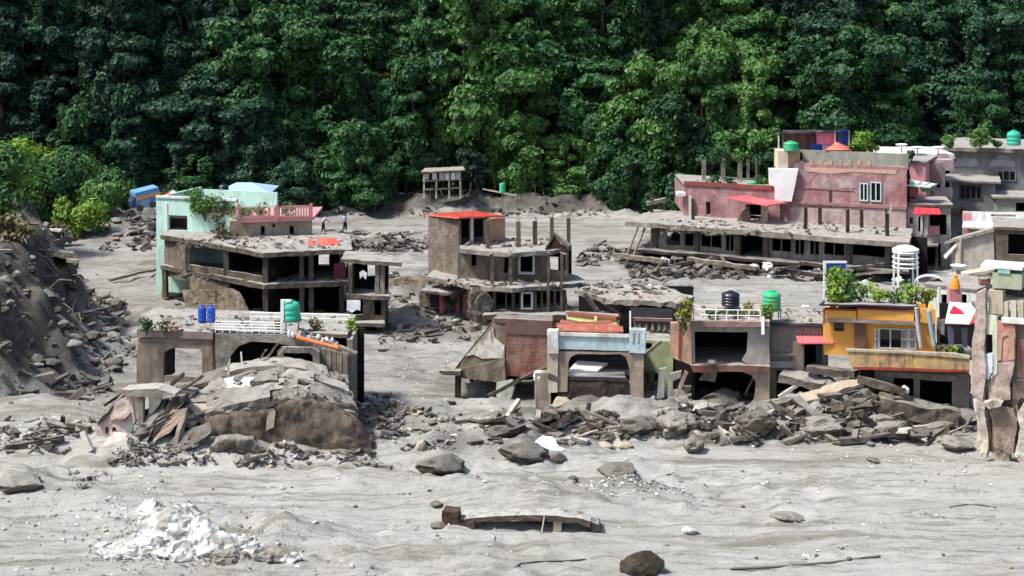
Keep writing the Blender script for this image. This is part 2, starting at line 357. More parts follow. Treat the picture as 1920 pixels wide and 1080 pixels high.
    def fbox(s, P, Q, r, o0, o1):                      # box on a facade: r = (s0,s1,z0,z1), o0..o1 depth (negative = proud)
        d = (Q-P).normalized(); nr = Vector((-d.y, d.x)); a, b, c, e = r
        a, b = min(a, b), max(a, b); c, e = min(c, e), max(c, e)
        k = [P+d*a+nr*o0, P+d*b+nr*o0, P+d*b+nr*o1, P+d*a+nr*o1]
        return s.hexa([(q.x, q.y, c) for q in k]+[(q.x, q.y, e) for q in k])
    def ppoly(s, P, Q, pix, t, off=0.0):               # outline measured on the photo, standing on the facade plane, thickness t
        d = (Q-P).normalized(); nr = Vector((-d.y, d.x)); pts = []
        for (px, py) in pix:
            a, z = onplane(P, Q, px, py); q = P+d*a; pts.append((q, z))
        f = [(q.x+nr.x*off, q.y+nr.y*off, z) for q, z in pts]; b = [(q.x+nr.x*(off+t), q.y+nr.y*(off+t), z) for q, z in pts]; n = len(pts)
        ar = sum(pix[i][0]*pix[(i+1) % n][1]-pix[(i+1) % n][0]*pix[i][1] for i in range(n))
        if ar > 0: f = f[::-1]; b = b[::-1]
        return s.add(f+b, [tuple(range(n)), tuple(range(2*n-1, n-1, -1))]+[(i, i+n, (i+1) % n+n, (i+1) % n) for i in range(n)])
    def plate(s, pts, t):                              # 3d polygon plate, thickness straight down
        n = len(pts); pts = [Vector(p) for p in pts]; nn = Vector((0, 0, 0))
        for i in range(n): nn += pts[i].cross(pts[(i+1) % n])
        if nn.z < 0: pts = pts[::-1]
        lo = [p-Vector((0, 0, t)) for p in pts]
        return s.add(pts+lo, [tuple(range(n)), tuple(range(2*n-1, n-1, -1))]+[((i+1) % n, i, i+n, (i+1) % n+n) for i in range(n)])
    def build(s, name, m, parent=None, rough=0.0, seg=.5, smooth=False, label=None, kind=None):
        me = bpy.data.meshes.new(name); L = rootloc(parent)
        bm = bmesh.new(); bv = [bm.verts.new(v) for v in s.v]
        for f in s.f:
            try: bm.faces.new([bv[i] for i in f])
            except ValueError: pass
        bm.normal_update()
        bmesh.ops.triangulate(bm, faces=[f for f in bm.faces if len(f.verts) > 4])
        if rough:
            bmesh.ops.triangulate(bm, faces=[f for f in bm.faces if len(f.verts) > 4])
            for k in range(4):
                es = [e for e in bm.edges if e.calc_length() > seg*(1 if k else 1.5)]
                if not es: break
                bmesh.ops.subdivide_edges(bm, edges=es, cuts=1, use_grid_fill=True)
                bmesh.ops.triangulate(bm, faces=[f for f in bm.faces if len(f.verts) > 4])
            for v in bm.verts:
                p = v.co.copy(); v.co += noise.noise_vector(p*.55)*rough*1.2+noise.noise_vector(p*2.1+Vector((9, 3, 1)))*rough*.8+noise.noise_vector(p*5.3+Vector((2, 7, 4)))*rough*.45
        for v in bm.verts: v.co -= L
        bmesh.ops.recalc_face_normals(bm, faces=bm.faces)
        bm.to_mesh(me); bm.free()
        if not smooth: me.polygons.foreach_set('use_smooth', [False]*len(me.polygons))
        else:
            me.polygons.foreach_set('use_smooth', [True]*len(me.polygons))
        if m is not None: me.materials.append(m)
        o = bpy.data.objects.new(name, me); COL.objects.link(o); o.parent = parent
        if label: o['label'] = label
        if kind: o['kind'] = kind
        return o
def copytree(o, parent=None):
    c = o.copy(); COL.objects.link(c); c.parent = parent
    for ch in list(o.children): copytree(ch, c)
    return c
def pr(P, Q, x0, y0, x1, y1):
    a, zt = onplane(P, Q, x0, y0); b, zb = onplane(P, Q, x1, y1); zt2 = onplane(P, Q, x1, y0)[1]; zb1 = onplane(P, Q, x0, y1)[1]
    return (a, b, (zb+zb1)/2, (zt+zt2)/2)
def back(P, Q, d):
    n = (Q-P).normalized(); nr = Vector((-n.y, n.x)); return P+nr*d, Q+nr*d
def shell(root, P, Q, dep, z0, z1, t, ops, m, rough=.03, rear=None, inner=INT, roof=CONC, over=.25, slab=.22, rearops=(), sides=True, floor=True, wname='front_wall'):
    """front wall with openings, side walls, rear wall, floor and roof slab: a real room"""
    w = MB().wall(P, Q, z0, z1, t, [pr(P, Q, *o) for o in ops]).build(wname, m, root, rough)
    P1, Q1 = back(P, Q, t); P2, Q2 = back(P, Q, dep)
    if sides:
        d = (Q-P).normalized()
        for (a, b) in ((P1, P2), (Q1-d*t, Q2-d*t)):
            b_ = MB(); b_.hexa([(a.x, a.y, z0), ((a+d*t).x, (a+d*t).y, z0), ((b+d*t).x, (b+d*t).y, z0), (b.x, b.y, z0), (a.x, a.y, z1), ((a+d*t).x, (a+d*t).y, z1), ((b+d*t).x, (b+d*t).y, z1), (b.x, b.y, z1)])
            b_.build('side_wall', m, root, rough)
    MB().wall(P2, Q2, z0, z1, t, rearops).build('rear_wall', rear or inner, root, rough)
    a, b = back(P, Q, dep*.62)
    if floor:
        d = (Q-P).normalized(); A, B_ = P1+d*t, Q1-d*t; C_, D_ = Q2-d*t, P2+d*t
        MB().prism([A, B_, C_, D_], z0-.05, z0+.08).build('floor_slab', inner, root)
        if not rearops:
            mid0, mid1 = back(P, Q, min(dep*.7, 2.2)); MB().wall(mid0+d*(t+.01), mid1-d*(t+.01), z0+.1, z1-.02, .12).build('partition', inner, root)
    if roof:
        d = (Q-P).normalized(); nr = Vector((-d.y, d.x)); o = over
        MB().prism([P-d*o-nr*o, Q+d*o-nr*o, Q2+d*o+nr*(t+o), P2-d*o+nr*(t+o)], z1, z1+slab).build('roof_slab', roof, root, rough)
    return w
# ------------------------------------------------------------------ ground
def grid(name, xs, ys, m, kind='structure'):
    X, Y = np.meshgrid(xs, ys); Z = gz(X.ravel(), Y.ravel()); nx, ny = len(xs), len(ys)
    co = np.stack([X.ravel(), Y.ravel(), Z], 1).astype(np.float32)
    i = np.arange((nx-1)*(ny-1)); r = i//(nx-1); c = i % (nx-1); a = r*nx+c
    q = np.stack([a, a+1, a+nx+1, a+nx], 1).astype(np.int32)
    me = bpy.data.meshes.new(name); me.vertices.add(len(co)); me.vertices.foreach_set('co', co.ravel())
    me.loops.add(q.size); me.loops.foreach_set('vertex_index', q.ravel()); me.polygons.add(len(q))
    me.polygons.foreach_set('loop_start', np.arange(0, q.size, 4, dtype=np.int32)); me.update(calc_edges=True)
    me.polygons.foreach_set('use_smooth', [True]*len(q)); me.materials.append(m)
    x, y = X.ravel(), Y.ravel()
    wet = sst(.5, 3.0, np.interp(y, FOOT_Y, FOOT_X)-x+1.6*fbm(x/5, y/5, 21, 3))*sst(95, 100, y)
    wet = np.maximum(wet, .95*sst(178, 183, y+2.0*fbm(x/6, y/5, 55, 3)))  # forest foot: its shade is put into the mud colour here
    wet = np.maximum(wet, .55*sst(-.1, .5, fbm(x/9, y/6, 56, 3))*sst(-33, -40, x)*sst(120, 135, y))
    for (bx, by, rx, ry, h, n) in BUMPS:
        if n >= .85: wet = np.maximum(wet, .75*np.exp(-((x-bx)/rx)**2*1.2-((y-by)/ry)**2*1.2)*np.clip(.8+fbm(x/1.5, y/1.5, 3, 3), 0, 1))
    wet = np.maximum(wet, (.16+.22*sst(-.4, .5, fbm(x/8, y/4, 71, 3)))*sst(92, 108, y))
    wet = np.maximum(wet, .6*sst(.1, .7, fbm(x/3.5, y/2.2, 66, 5))*sst(88, 104, y)*(1-.5*sst(5, 25, x)))
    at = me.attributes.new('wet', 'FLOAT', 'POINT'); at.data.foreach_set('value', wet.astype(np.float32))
    o = bpy.data.objects.new(name, me); COL.objects.link(o); o['kind'] = kind
    return o
xs = np.concatenate([np.linspace(-700, -75, 40), np.arange(-74, 52, .22), np.linspace(53, 700, 40)])
ys1 = np.concatenate([np.linspace(-60, 60, 16), np.arange(62, 112, .2), np.arange(112, 187, .4)])
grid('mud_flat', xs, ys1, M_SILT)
ysh = np.concatenate([np.arange(ys1[-1], 240, 1.2), np.linspace(244, 700, 40)])
grid('hillside', np.concatenate([np.linspace(-700, -90, 30), np.arange(-88, 90, 1.2), np.linspace(92, 700, 30)]), ysh, M_HILL)

# ------------------------------------------------------------------ foliage
nrng = np.random.default_rng(11)
def leafmesh(name, lobes, per, size, m, up=.25, aspect=1.6, droop=.35, seed=0):
    g = np.random.default_rng(seed); V = []; tot = 0
    for (cx, cy, cz, r, rz) in lobes:
        n = max(12, int(per*r*r)); d = g.normal(size=(n, 3)); d[:, 2] += up; d /= np.linalg.norm(d, axis=1)[:, None]
        k = g.uniform(.62, 1.06, (n, 1)); wob = 1+.16*np.sin(d[:, :1]*7+cx)+.14*np.sin(d[:, 1:2]*6+cy)+.1*np.sin(d[:, 2:]*8)
        c = np.array([cx, cy, cz])+d*k*wob*np.array([r, r, rz])
        nrm = d+g.normal(size=(n, 3))*.42; nrm[:, 2] += .25; nrm /= np.linalg.norm(nrm, axis=1)[:, None]
        a = np.cross(nrm, g.normal(size=(n, 3))); a[:, 2] -= droop*.5; a -= nrm*(a*nrm).sum(1)[:, None]; a /= np.linalg.norm(a, axis=1)[:, None]
        b = np.cross(nrm, a); s = size*g.uniform(.6, 1.4, (n, 1))
        q = np.stack([c-a*s*aspect/2, c+b*s/2-a*s*.1, c+a*s*aspect/2-nrm*s*droop, c-b*s/2-a*s*.1], 1)
        V.append(q.reshape(-1, 3)); tot += n
    V = np.concatenate(V).astype(np.float32); me = bpy.data.meshes.new(name)
    me.vertices.add(len(V)); me.vertices.foreach_set('co', V.ravel()); idx = np.arange(len(V), dtype=np.int32)
    me.loops.add(len(V)); me.loops.foreach_set('vertex_index', idx); me.polygons.add(tot)
    me.polygons.foreach_set('loop_start', idx[::4].copy()); me.update(calc_edges=True); me.materials.append(m); me.polygons.foreach_set('use_smooth', [False]*tot)
    return me
def trunkmesh(h, r, seed, lean=.6, limbs=6):
    g = random.Random(seed); mb = MB(); pts = []
    for i in range(6):
        t = i/5; pts.append((math.sin(t*2+seed)*lean*t, math.cos(t*1.7+seed)*lean*t, h*t-.6))
    mb.tube(pts, [r*(1.25-.9*i/5) for i in range(6)], 7)
    for k in range(limbs):
        i = 2+k % 3; p = Vector(pts[i]); a = g.uniform(0, 6.28); L = h*g.uniform(.22, .4)
        q = p+Vector((math.cos(a)*L*.7, math.sin(a)*L*.7, L*.6)); mb.tube([p, (p+q)/2+Vector((0, 0, -.1)), q], [r*.45, r*.3, r*.12], 5)
    return mb
def crown_lobes(h, w, kind, seed):
    g = random.Random(seed); L = []
    if kind == 'round': n, zlo = 20, .30
    elif kind == 'tall': n, zlo = 24, .16
    elif kind == 'vine': n, zlo = 30, .04
    else: n, zlo = 22, .1
    for i in range(n):
        t = zlo+(1-zlo)*(i+.5)/n; prof = {'round': math.sin(math.pi*min(1, (t-zlo)/(1-zlo)*.86+.14))**.6, 'tall': (1-.55*t)*1.0, 'vine': .55+.45*math.sin(math.pi*t*.9), 'spread': .45+.6*t*(1.25-t*.62)}[kind]
        a = i*2.399+g.uniform(-.5, .5); rr = w/2*prof*g.uniform(.45, .95); r = w*g.choice((.10, .14, .17, .22, .27))*(1.15-.35*t)
        L.append((math.cos(a)*rr, math.sin(a)*rr, h*(t+g.uniform(-.05, .05)), r, r*g.choice((.4, .55, .8, 1.2) if kind == 'vine' else (.32, .45, .6, .8))))
        if g.random() < .5: L.append((math.cos(a)*rr*1.25, math.sin(a)*rr*1.25, h*t-r*.9, r*.5, r*1.1))
    L.append((0, 0, h*.97, w*.17, w*.13))
    return L
def proto(kind, h, w, lm, seed, per=430, size=.33):
    tm = trunkmesh(h*.88, .16+h*.012, seed)
    root = thing('forest_tree', (0, 0, -500), '', 'tree')
    t = tm.build('trunk', BARK, None); t.parent = root; t.location = (0, 0, 0)
    me = leafmesh('crown', crown_lobes(h, w, kind, seed), per, size, lm, seed=seed); c = bpy.data.objects.new('crown', me); COL.objects.link(c); c.parent = root
    return root
PROTO = []; NP = 8
specs = [('vine', 12, 8), ('round', 11, 9), ('tall', 14, 7.5), ('spread', 12, 10), ('vine', 9, 7.5), ('round', 8, 7.5), ('spread', 15, 11), ('tall', 11, 6.5)]
for i, (k, h, w) in enumerate(specs): PROTO.append(proto(k, h, w, L_DARK, 100+i))
def recol(root, m):
    r = copytree(root)
    for ch in r.children:
        if ch.name.startswith('crown'):
            if (ch.data.name, m.name) not in MESHV:
                d = ch.data.copy(); d.materials.clear(); d.materials.append(m); MESHV[(ch.data.name, m.name)] = d
            ch.data = MESHV[(ch.data.name, m.name)]
    return r
MESHV = {}
for m in (L_MID, L_LITE):
    for i in range(NP): PROTO.append(recol(PROTO[i], m))
LM = [(-1e9, 'off the left of the picture'), (0, 'behind the left bank bushes'), (130, 'left of the tipped blue truck'), (240, 'above the blue truck'), (330, 'above the mint house'), (430, 'above the blue roofed hut'), (530, 'above the two people'), (660, 'left of the timber rack'), (780, 'above the timber rack'), (890, 'above the green drum'), (1000, 'above the bare roof columns'), (1100, 'above the far flat mud'), (1200, 'left of the pergola pillars'), (1300, 'above the pergola pillars'), (1430, 'above the rooftop shed'), (1560, 'above the coral parasol'), (1660, 'above the pink house'), (1760, 'above the grey building'), (1860, 'above the teal tank'), (1925, 'off the right of the picture')]
KW = ['creeper hung', 'round crowned', 'tall slim', 'wide layered', 'low bushy', 'small round', 'broad spreading', 'narrow']
def treelabel(px, row, k, tone):
    w = [p for (a, p) in LM if px >= a][-1]; r = ('at the forest foot', 'in the second line', 'a third of the way up', 'halfway up', 'high up', 'near the top edge')[min(row, 5)]
    return '%s %s tree %s %s' % (KW[k], ('dark', 'green', 'bright')[tone], r, w)
LABK = ['dark green forest tree with deep shaded foliage on the hillside', 'mid green forest tree hung with creepers on the hillside', 'brighter leafy green forest tree on the sunlit part of the hillside']
def settree(o, x, y, z, s, sz, label, group):
    o.location = (x, y, z-.4); o.scale = (s, s, sz); o.rotation_euler = (0, 0, rnd.uniform(0, 6.28)); o['label'] = label
    if group: o['group'] = group
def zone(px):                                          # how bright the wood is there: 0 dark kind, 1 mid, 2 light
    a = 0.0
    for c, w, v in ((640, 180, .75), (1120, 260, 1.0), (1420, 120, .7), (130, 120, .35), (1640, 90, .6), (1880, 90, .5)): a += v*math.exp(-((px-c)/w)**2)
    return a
SPECIAL = [   # px, row of the top, Y, kind, width m, height m, material, label
    (1385, 40, 199, 1, 9.0, 17, L_LITE, 'tall rounded bright green tree left of the dark gully, above the red house'),
    (1640, 95, 193, 3, 8.5, 15, L_LITE, 'light green tree with layered round crown right behind the umbrella roof'),
    (1560, 185, 190, 1, 7.0, 9, L_MID, 'mid green round tree left of the layered light tree'),
    (1690, 235, 187, 5, 6.0, 5, L_LITE, 'low spreading light green tree directly behind the flat grey roof'),
    (740, 112, 195, 5, 4.6, 6, L_FLOW, 'tree with orange yellow blossom high in the forest'),
    (1180, 50, 204, 0, 9.5, 17, L_LITE, 'big creeper covered green tree in the middle of the forest'),
    (1880, 20, 205, 3, 9.0, 16, L_LITE, 'light green tree at the upper right edge of the forest'),
    (1330, 245, 187, 4, 7.5, 8, L_LITE, 'bright leafy tree behind the bare roof pillars'),
    (1250, 190, 190, 0, 7.5, 12, L_LITE, 'sunlit creeper hung tree left of the roof pillars'),
    (660, 5, 203, 3, 9, 14, L_LITE, 'bright broad tree at the top edge above the orange blossom tree'),
    (590, 235, 189, 0, 6.5, 10, L_MID, 'narrow creeper hung tree behind the two standing people'),
    (370, 285, 184, 4, 6.5, 6, L_MID, 'low dark bushy tree left of the blue roofed hut'),
]
for (px, py, Y, k, w, h, m, lab) in SPECIAL:
    key = {L_LITE: 2*NP, L_MID: NP, L_FLOW: 0}[m]+k; o = copytree(PROTO[key]) if m is not L_FLOW else recol(PROTO[k], L_FLOW)
    ph, pw = specs[k][1], specs[k][2]; X = (px-CX)/F*Y; zt = ZR(py, Y); zg = gz1(X, Y); hh = max(zt-zg, 4)
    if hh > h: zg = zt-h; hh = h
    settree(o, X, Y, min(zg, gz1(X, Y))+.4, w/pw, hh/ph, lab, None)
    if zg > gz1(X, Y)+.5: o.location.z = gz1(X, Y); o.scale.z = (zt-gz1(X, Y))/ph
n = 0
for row, Y0 in enumerate(np.arange(185, 228, 4.6)):
    half = Y0*.33+ (14 if row < 8 else 6)
    x = -half+rnd.uniform(0, 4)
    while x < half:
        Y = Y0+rnd.uniform(-2.6, 2.6)+3.0*math.sin(x*.11+1.3)
        px = CX+x/Y*F; sp = rnd.uniform(4.0, 7.2)*(1.25 if row > 6 else 1)
        gul = any(abs(px-c) < w for c, w in ((330, 26), (905, 32), (1510, 34), (1760, 30)))
        z = gz1(x, Y)
        if True:
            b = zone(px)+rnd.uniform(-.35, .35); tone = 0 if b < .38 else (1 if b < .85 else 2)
            if gul: tone = 0  # gully shade is put into the leaf colour: always the darkest leaves
            k = rnd.choice([0, 0, 2, 3, 1, 4, 6, 6, 7, 3] if row > 0 else [4, 5, 0, 4, 5])
            sc = rnd.uniform(.7, 1.3)*(.72 if gul else 1)*(.75 if row == 0 else 1)
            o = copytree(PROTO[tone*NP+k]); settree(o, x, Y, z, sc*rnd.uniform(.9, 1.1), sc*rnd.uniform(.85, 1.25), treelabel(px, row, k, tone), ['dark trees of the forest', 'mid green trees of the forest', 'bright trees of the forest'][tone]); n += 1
        x += sp
print('forest trees', n)
def deltree(o):
    for ch in list(o.children): deltree(ch)
    bpy.data.objects.remove(o)
for p in PROTO: deltree(p)
# undergrowth at the foot of the hill: uncountable
lob = []
for i in range(1100):
    x = rnd.uniform(-76, 74); Y = rnd.uniform(183, 200) if i % 2 else rnd.uniform(185.5, 232); px = CX+x/Y*F
    if -12 < x < 20 and Y < 188.5: continue
    r = rnd.uniform(.6, 1.5); lob.append((x, Y, gz1(x, Y)+r*.3, r, r*.8))
me = leafmesh('undergrowth', lob, 60, .42, L_DARK, seed=5); o = bpy.data.objects.new('undergrowth', me); COL.objects.link(o); o['kind'] = 'stuff'; o['label'] = 'dense low scrub covering the foot of the forest slope'
# vines and roots that hang over the bank at the forest foot
mb = MB()
for i in range(110):
    x = rnd.uniform(-62, 62); Y = rnd.uniform(183.5, 188); z = gz1(x, Y)
    p = Vector((x, Y, z+rnd.uniform(.6, 4.5))); q = Vector((x+rnd.uniform(-1.2, 1.2), Y-rnd.uniform(.2, 1.5), z-.2)); mb.tube([p, (p+q)/2+Vector((rnd.uniform(-.4, .4), 0, .2)), q], rnd.uniform(.03, .08), 4)
mb.build('hanging_roots', mat('root_wood', (.06, .05, .04), (.03, .025, .02), 3), None, kind='stuff', label='tangle of bare hanging roots and vines at the forest foot')

def bush(name, px, base, Y, w, h, m, label, cat='shrub', group=None, leaf=.16, kind='clump', stems=5, zb=None):
    X = (px-CX)/F*Y; z0 = ZR(base, Y) if zb is None else zb; s = rnd.randrange(9999); g = random.Random(s)
    t = thing(name, (X, Y, z0), label, cat, group)
    L = []
    for i in range(14):
        a = g.uniform(0, 6.28); rr = w/2*g.uniform(.1, .85); r = max(min(w, h)*g.uniform(.20, .36), leaf*1.1); L.append((math.cos(a)*rr, math.sin(a)*rr*.7, h*g.uniform(.12, .85), r, r*.8))
    me = leafmesh('foliage', L, max(150, 2.6/leaf**2), leaf*1.1, m, seed=s, aspect=2.2 if kind == 'blade' else 1.6); c = bpy.data.objects.new('foliage', me); COL.objects.link(c); c.parent = t
    mb = MB()
    for i in range(stems):
        a = g.uniform(0, 6.28); q = Vector((math.cos(a)*w*.3, math.sin(a)*w*.25, h*g.uniform(.5, .85))); mb.tube([(0, 0, -.25), q*.5+Vector((0, 0, h*.08)), q], [h*.02+.012, h*.014+.01, .008], 5)
    st = mb.build('stem', BARK, None); st.parent = t
    return t
# trees and shrubs on the left river bank
for (px, py, Y, w, h, m, lab) in [
    (-30, 430, 116, 5.5, 5.5, L_LITE, 'light green bushy tree cut by the left picture edge'),
    (12, 400, 120, 4.4, 4.4, L_BRT, 'yellow green sunlit bush at the far left on the mud bank'),
    (58, 425, 119, 4.2, 3.9, L_LITE, 'bright green bush second from the left on the mud bank'),
    (100, 415, 124, 4.2, 3.6, L_YEL, 'olive yellow bush in the middle of the mud bank'),
    (150, 440, 121, 3.6, 3.0, L_BRT, 'bright yellow green bush at the right end of the mud bank'),
    (185, 405, 132, 3.8, 3.0, L_LITE, 'mid green bush behind the bright bush on the bank'),
    (130, 385, 138, 5.0, 3.8, L_LITE, 'leafy green shrub with rounded top at the back of the bank'),
    (60, 365, 134, 5.0, 4.0, L_BRT, 'tall bright shrub behind the second bush on the bank'),
    (30, 335, 146, 7.0, 4.2, L_MID, 'dark green broad shrub behind the left bank'),
    (95, 340, 152, 7.0, 3.8, L_MID, 'dark green shrub behind the middle of the left bank'),
    (160, 345, 158, 6.0, 3.4, L_LITE, 'rounded green shrub behind the right end of the bank'),
    (215, 372, 165, 5.0, 3.0, L_MID, 'small dark tree left of the tipped blue truck'),
    (115, 462, 116, 2.2, 1.8, L_DRY, 'grey leafless looking bush hanging down the mud bank'),
    (30, 450, 113, 2.8, 1.6, L_DRY, 'muddy brown brush on the edge of the bank')]:
    q_ = ongr(px, py); k_ = min(1.25, q_.y/Y); Y = min(q_.y, 172); X = (px-CX)/F*Y; b = bush('bank_shrub', px, py, Y, w*k_, h*k_, m, lab, leaf=.24, stems=9)
    zg = gz1(X, Y)
    top_ = b.location.z+h; b.location.z = zg; b.scale = (1, 1, max(.7, min(1.35, (top_-zg)/h)))
mb = MB()
for i in range(34):
    px = rnd.uniform(-10, 215); Y = rnd.uniform(112, 124); X = (px-CX)/F*Y; z = gz1(X, Y)
    p = Vector((X, Y, z)); q = p+Vector((rnd.uniform(-1.8, 2.0), -rnd.uniform(.2, 1.2), rnd.uniform(-1.2, 1.8))); mb.tube([p, (p+q)/2+Vector((0, 0, .4)), q], [.06, .045, .02], 5)
mb.build('bare_branches', WOOD, None, kind='stuff', label='loose bare branches and roots sticking out of the left mud bank')
# ------------------------------------------------------------------ buildings, far to near
def V3(p, z): return (p.x, p.y, z)
def post(px, py0, py1, Y, w, name, m, root, d=None, rough=.02):
    p = W(px, Y); z1 = ZR(py0, Y); z0 = ZR(py1, Y); ww = w/F*Y; d = d or ww
    o = MB().box((p.x-ww/2, Y, z0), (p.x+ww/2, Y+d, z1)).build(name, m, root, rough)
    if name in ('roof_column', 'stub_column', 'broken_column'):
        g = random.Random(px*7); mb = MB()
        for k in range(3): b_ = Vector((p.x+g.uniform(-.4, .4)*ww, Y+d/2, z1-.1)); mb.tube([b_, b_+Vector((g.uniform(-.08, .08), 0, .25)), b_+Vector((g.uniform(-.25, .25), g.uniform(-.1, .1), g.uniform(.35, .6)))], .018, 4)
        mb.build('rebar', ROCKD, o)
    return o
def rbox(x0, y0, x1, y1, Y, d, name, m, root, rough=.0):
    """box whose front face covers the pixel rectangle at distance Y"""
    return MB().box((R(x0, 0, Y).x, Y, ZR(y1, Y)), (R(x1, 0, Y).x, Y+d, ZR(y0, Y))).build(name, m, root, rough)
def flat(pix, z, t, name, m, root, rough=.03):         # horizontal slab through the picture outline at height z
    pts = []
    for (px, py) in pix:
        Y = (H-z)*F/(py-HY); pts.append(((px-CX)/F*Y, Y))
    return MB().prism(pts, z-t, z).build(name, m, root, rough)
def window(root, P, Q, rect, m_frame=WHITE, fr=.07, panes=2, glass=None, off=.05):
    s0, s1, z0, z1 = pr(P, Q, *rect); mb = MB()
    for r in ((s0, s0+fr, z0, z1), (s1-fr, s1, z0, z1), (s0+fr, s1-fr, z0, z0+fr), (s0+fr, s1-fr, z1-fr, z1)): mb.fbox(P, Q, r, off-.08, off+.04)
    for i in range(1, panes):
        c = s0+(s1-s0)*i/panes; mb.fbox(P, Q, (c-fr/2, c+fr/2, z0+fr, z1-fr), off-.07, off+.03)
    w = mb.build('window_frame', m_frame, root)
    return w
GLASS = MATS['black_glass'] = bpy.data.materials.new('dark_glass'); GLASS.use_nodes = True
_b = GLASS.node_tree.nodes['Principled BSDF']; _b.inputs['Base Color'].default_value = (.012, .015, .018, 1); _b.inputs['Roughness'].default_value = .12
def pane(w, P, Q, rect, off=.06):
    return MB().fbox(P, Q, pr(P, Q, *rect), off, off+.015).build('pane', GLASS, w)
def tank(name, px, base, Y, w, h, m, label, group=None, ribs=4, tilt=0.0, zb=None):
    p = R(px, base, Y); t = thing(name, p if zb is None else (p.x, p.y, zb), label, 'water tank', group); r = w/F*Y/2; hh = h/F*Y; pr_ = [(r*.93, 0)]
    for i in range(ribs):
        a = hh*.82*i/ribs; b = hh*.82*(i+1)/ribs; pr_ += [(r*.93, a+.01), (r, a+(b-a)*.3), (r, a+(b-a)*.7), (r*.93, b)]
    pr_ += [(r*.86, hh*.88), (r*.5, hh*.96)]
    MB().lathe(p if zb is None else (p.x, p.y, zb), pr_, 22).build('tank_body', m, t, smooth=False)
    q = Vector(t.location); MB().lathe(q, [(r*.36, hh*.95), (r*.36, hh*1.02), (r*.3, hh*1.04)], 16).build('lid', m, t)
    if tilt: t.rotation_euler = (0, tilt, 0)
    return t
def sheet(pts, name, m, root, t=.04, ribs=0, label=None, rm=None):
    """thin roofing sheet, corners in order; ribs run from edge 0-1 to edge 3-2"""
    o = MB().plate(pts, t).build(name, m, root, label=label)
    if ribs:
        a, b, c, d = [Vector(p) for p in pts]; mb = MB(); n = (b-a).cross(d-a).normalized(); n = n if n.z > 0 else -n
        for i in range(ribs+1):
            k = i/ribs; mb.beam(a.lerp(b, k)+n*.02, d.lerp(c, k)+n*.02, .07, .05)
        mb.build('sheet_rib', rm or m, o, kind='stuff')
    return o
def railing(root, pts, h, r=.035, rails=3, nb=5, m=WHITEC, nr='rail', npst='rail_post'):
    for i in range(rails):
        z = h*(i+1)/rails; MB().tube([(p[0], p[1], p[2]+z) for p in pts], r, 6).build(nr, m, root)
    for (p, q) in zip(pts[:-1], pts[1:]):
        for k in range(nb+1):
            c = Vector(p).lerp(Vector(q), k/nb); MB().tube([c, c+Vector((0, 0, h))], r*1.1, 6).build(npst, m, root)

# ---------- forest edge: timber scaffold, green sign, blue roofed hut, tipped truck
Y = 181; t = thing('timber_rack', R(828, 368, Y), 'pale timber rack with a row of white sacks at the forest foot', 'shed')
for x in (795, 818, 842, 863): post(x, 322, 372, Y, 3.0, 'post', WOODL, t)
for x in (800, 815, 828, 838, 850, 860): rbox(x-4.2, 325-(x-800)*.03, x+4.2, 337, Y-.1, .5, 'sack', WHITE if x % 4 else WOODL, t, .06)
for (x0, y0, x1, y1) in ((792, 325, 866, 320), (792, 340, 866, 336), (794, 356, 862, 352)): MB().beam(R(x0, y0, Y), R(x1, y1, Y), .14, .16).build('crossbar', WOOD, t, .03)
MB().plate([R(790, 322, Y-.6), R(872, 318, Y-.6), R(868, 312, Y+2.5), R(796, 315, Y+2.5)], .12).build('roof', WOOD, t, .05)
t = thing('green_drum', R(942, 362, 180), 'small bright green upright drum on the dark bank below the forest', 'drum')
MB().lathe(R(942, 361, 180), [(.3, 0), (.33, .1), (.3, .5), (.33, .55), (.3, .95), (.2, 1.0)], 14).build('drum_body', TANKG, t)
MB().tube([R(942, 380, 180), R(942, 360, 180)], .07, 6).build('stake', WOOD, t)
o = MB().beam(R(905, 355, 181), R(965, 366, 181), .12, .12).beam(R(940, 362, 181), R(975, 372, 181), .1, .1).build('fallen_pole', WOODL, None, .05); tag(o, 'pale fallen pole lying on the dark bank beside the green drum', 'pole')
# hut
Y = 152; t = thing('roof_hut', R(455, 385, Y), 'small hut with grey blue hipped sheet roof and red brown walls behind the roof plants', 'hut')
P, Q = W(432, Y), W(498, Y); zt, zb = ZR(361, Y), 0
shell(t, P, Q, 4.5, zb, zt, .15, [(455, 364, 462, 385), (472, 364, 484, 385)], mat('hut_red', (.42, .13, .08), (.28, .09, .06)), rough=0, roof=None)
c = R(458, 342, Y+2.2); e = [(P.x-.9, Y-.6, zt), (Q.x+.5, Y-.6, zt), (Q.x+.5, Y+5, zt+.02), (P.x-.9, Y+5, zt+.02)]
r0 = c-Vector((.7, 0, 0)); r1 = c+Vector((.7, 0, 0))
for nm, pts in (('roof_panel', [e[0], e[1], r1, r0]), ('roof_panel', [e[1], e[2], r1]), ('roof_panel', [e[3], e[0], r0]), ('roof_panel', [e[2], e[3], r0, r1])): MB().plate(pts, .08).build(nm, ROOFBL, t)
tank('water_tank', 419, 362, 150, 20, 17, TANKK, 'dark blue black water tank left of the blue roofed hut', zb=ZR(362, 150))
tag(rbox(405, 362, 434, 372, 150, 2, 'low_plinth', CONC, None, .03), 'low concrete plinth carrying the black tank beside the blue roofed hut', 'plinth')
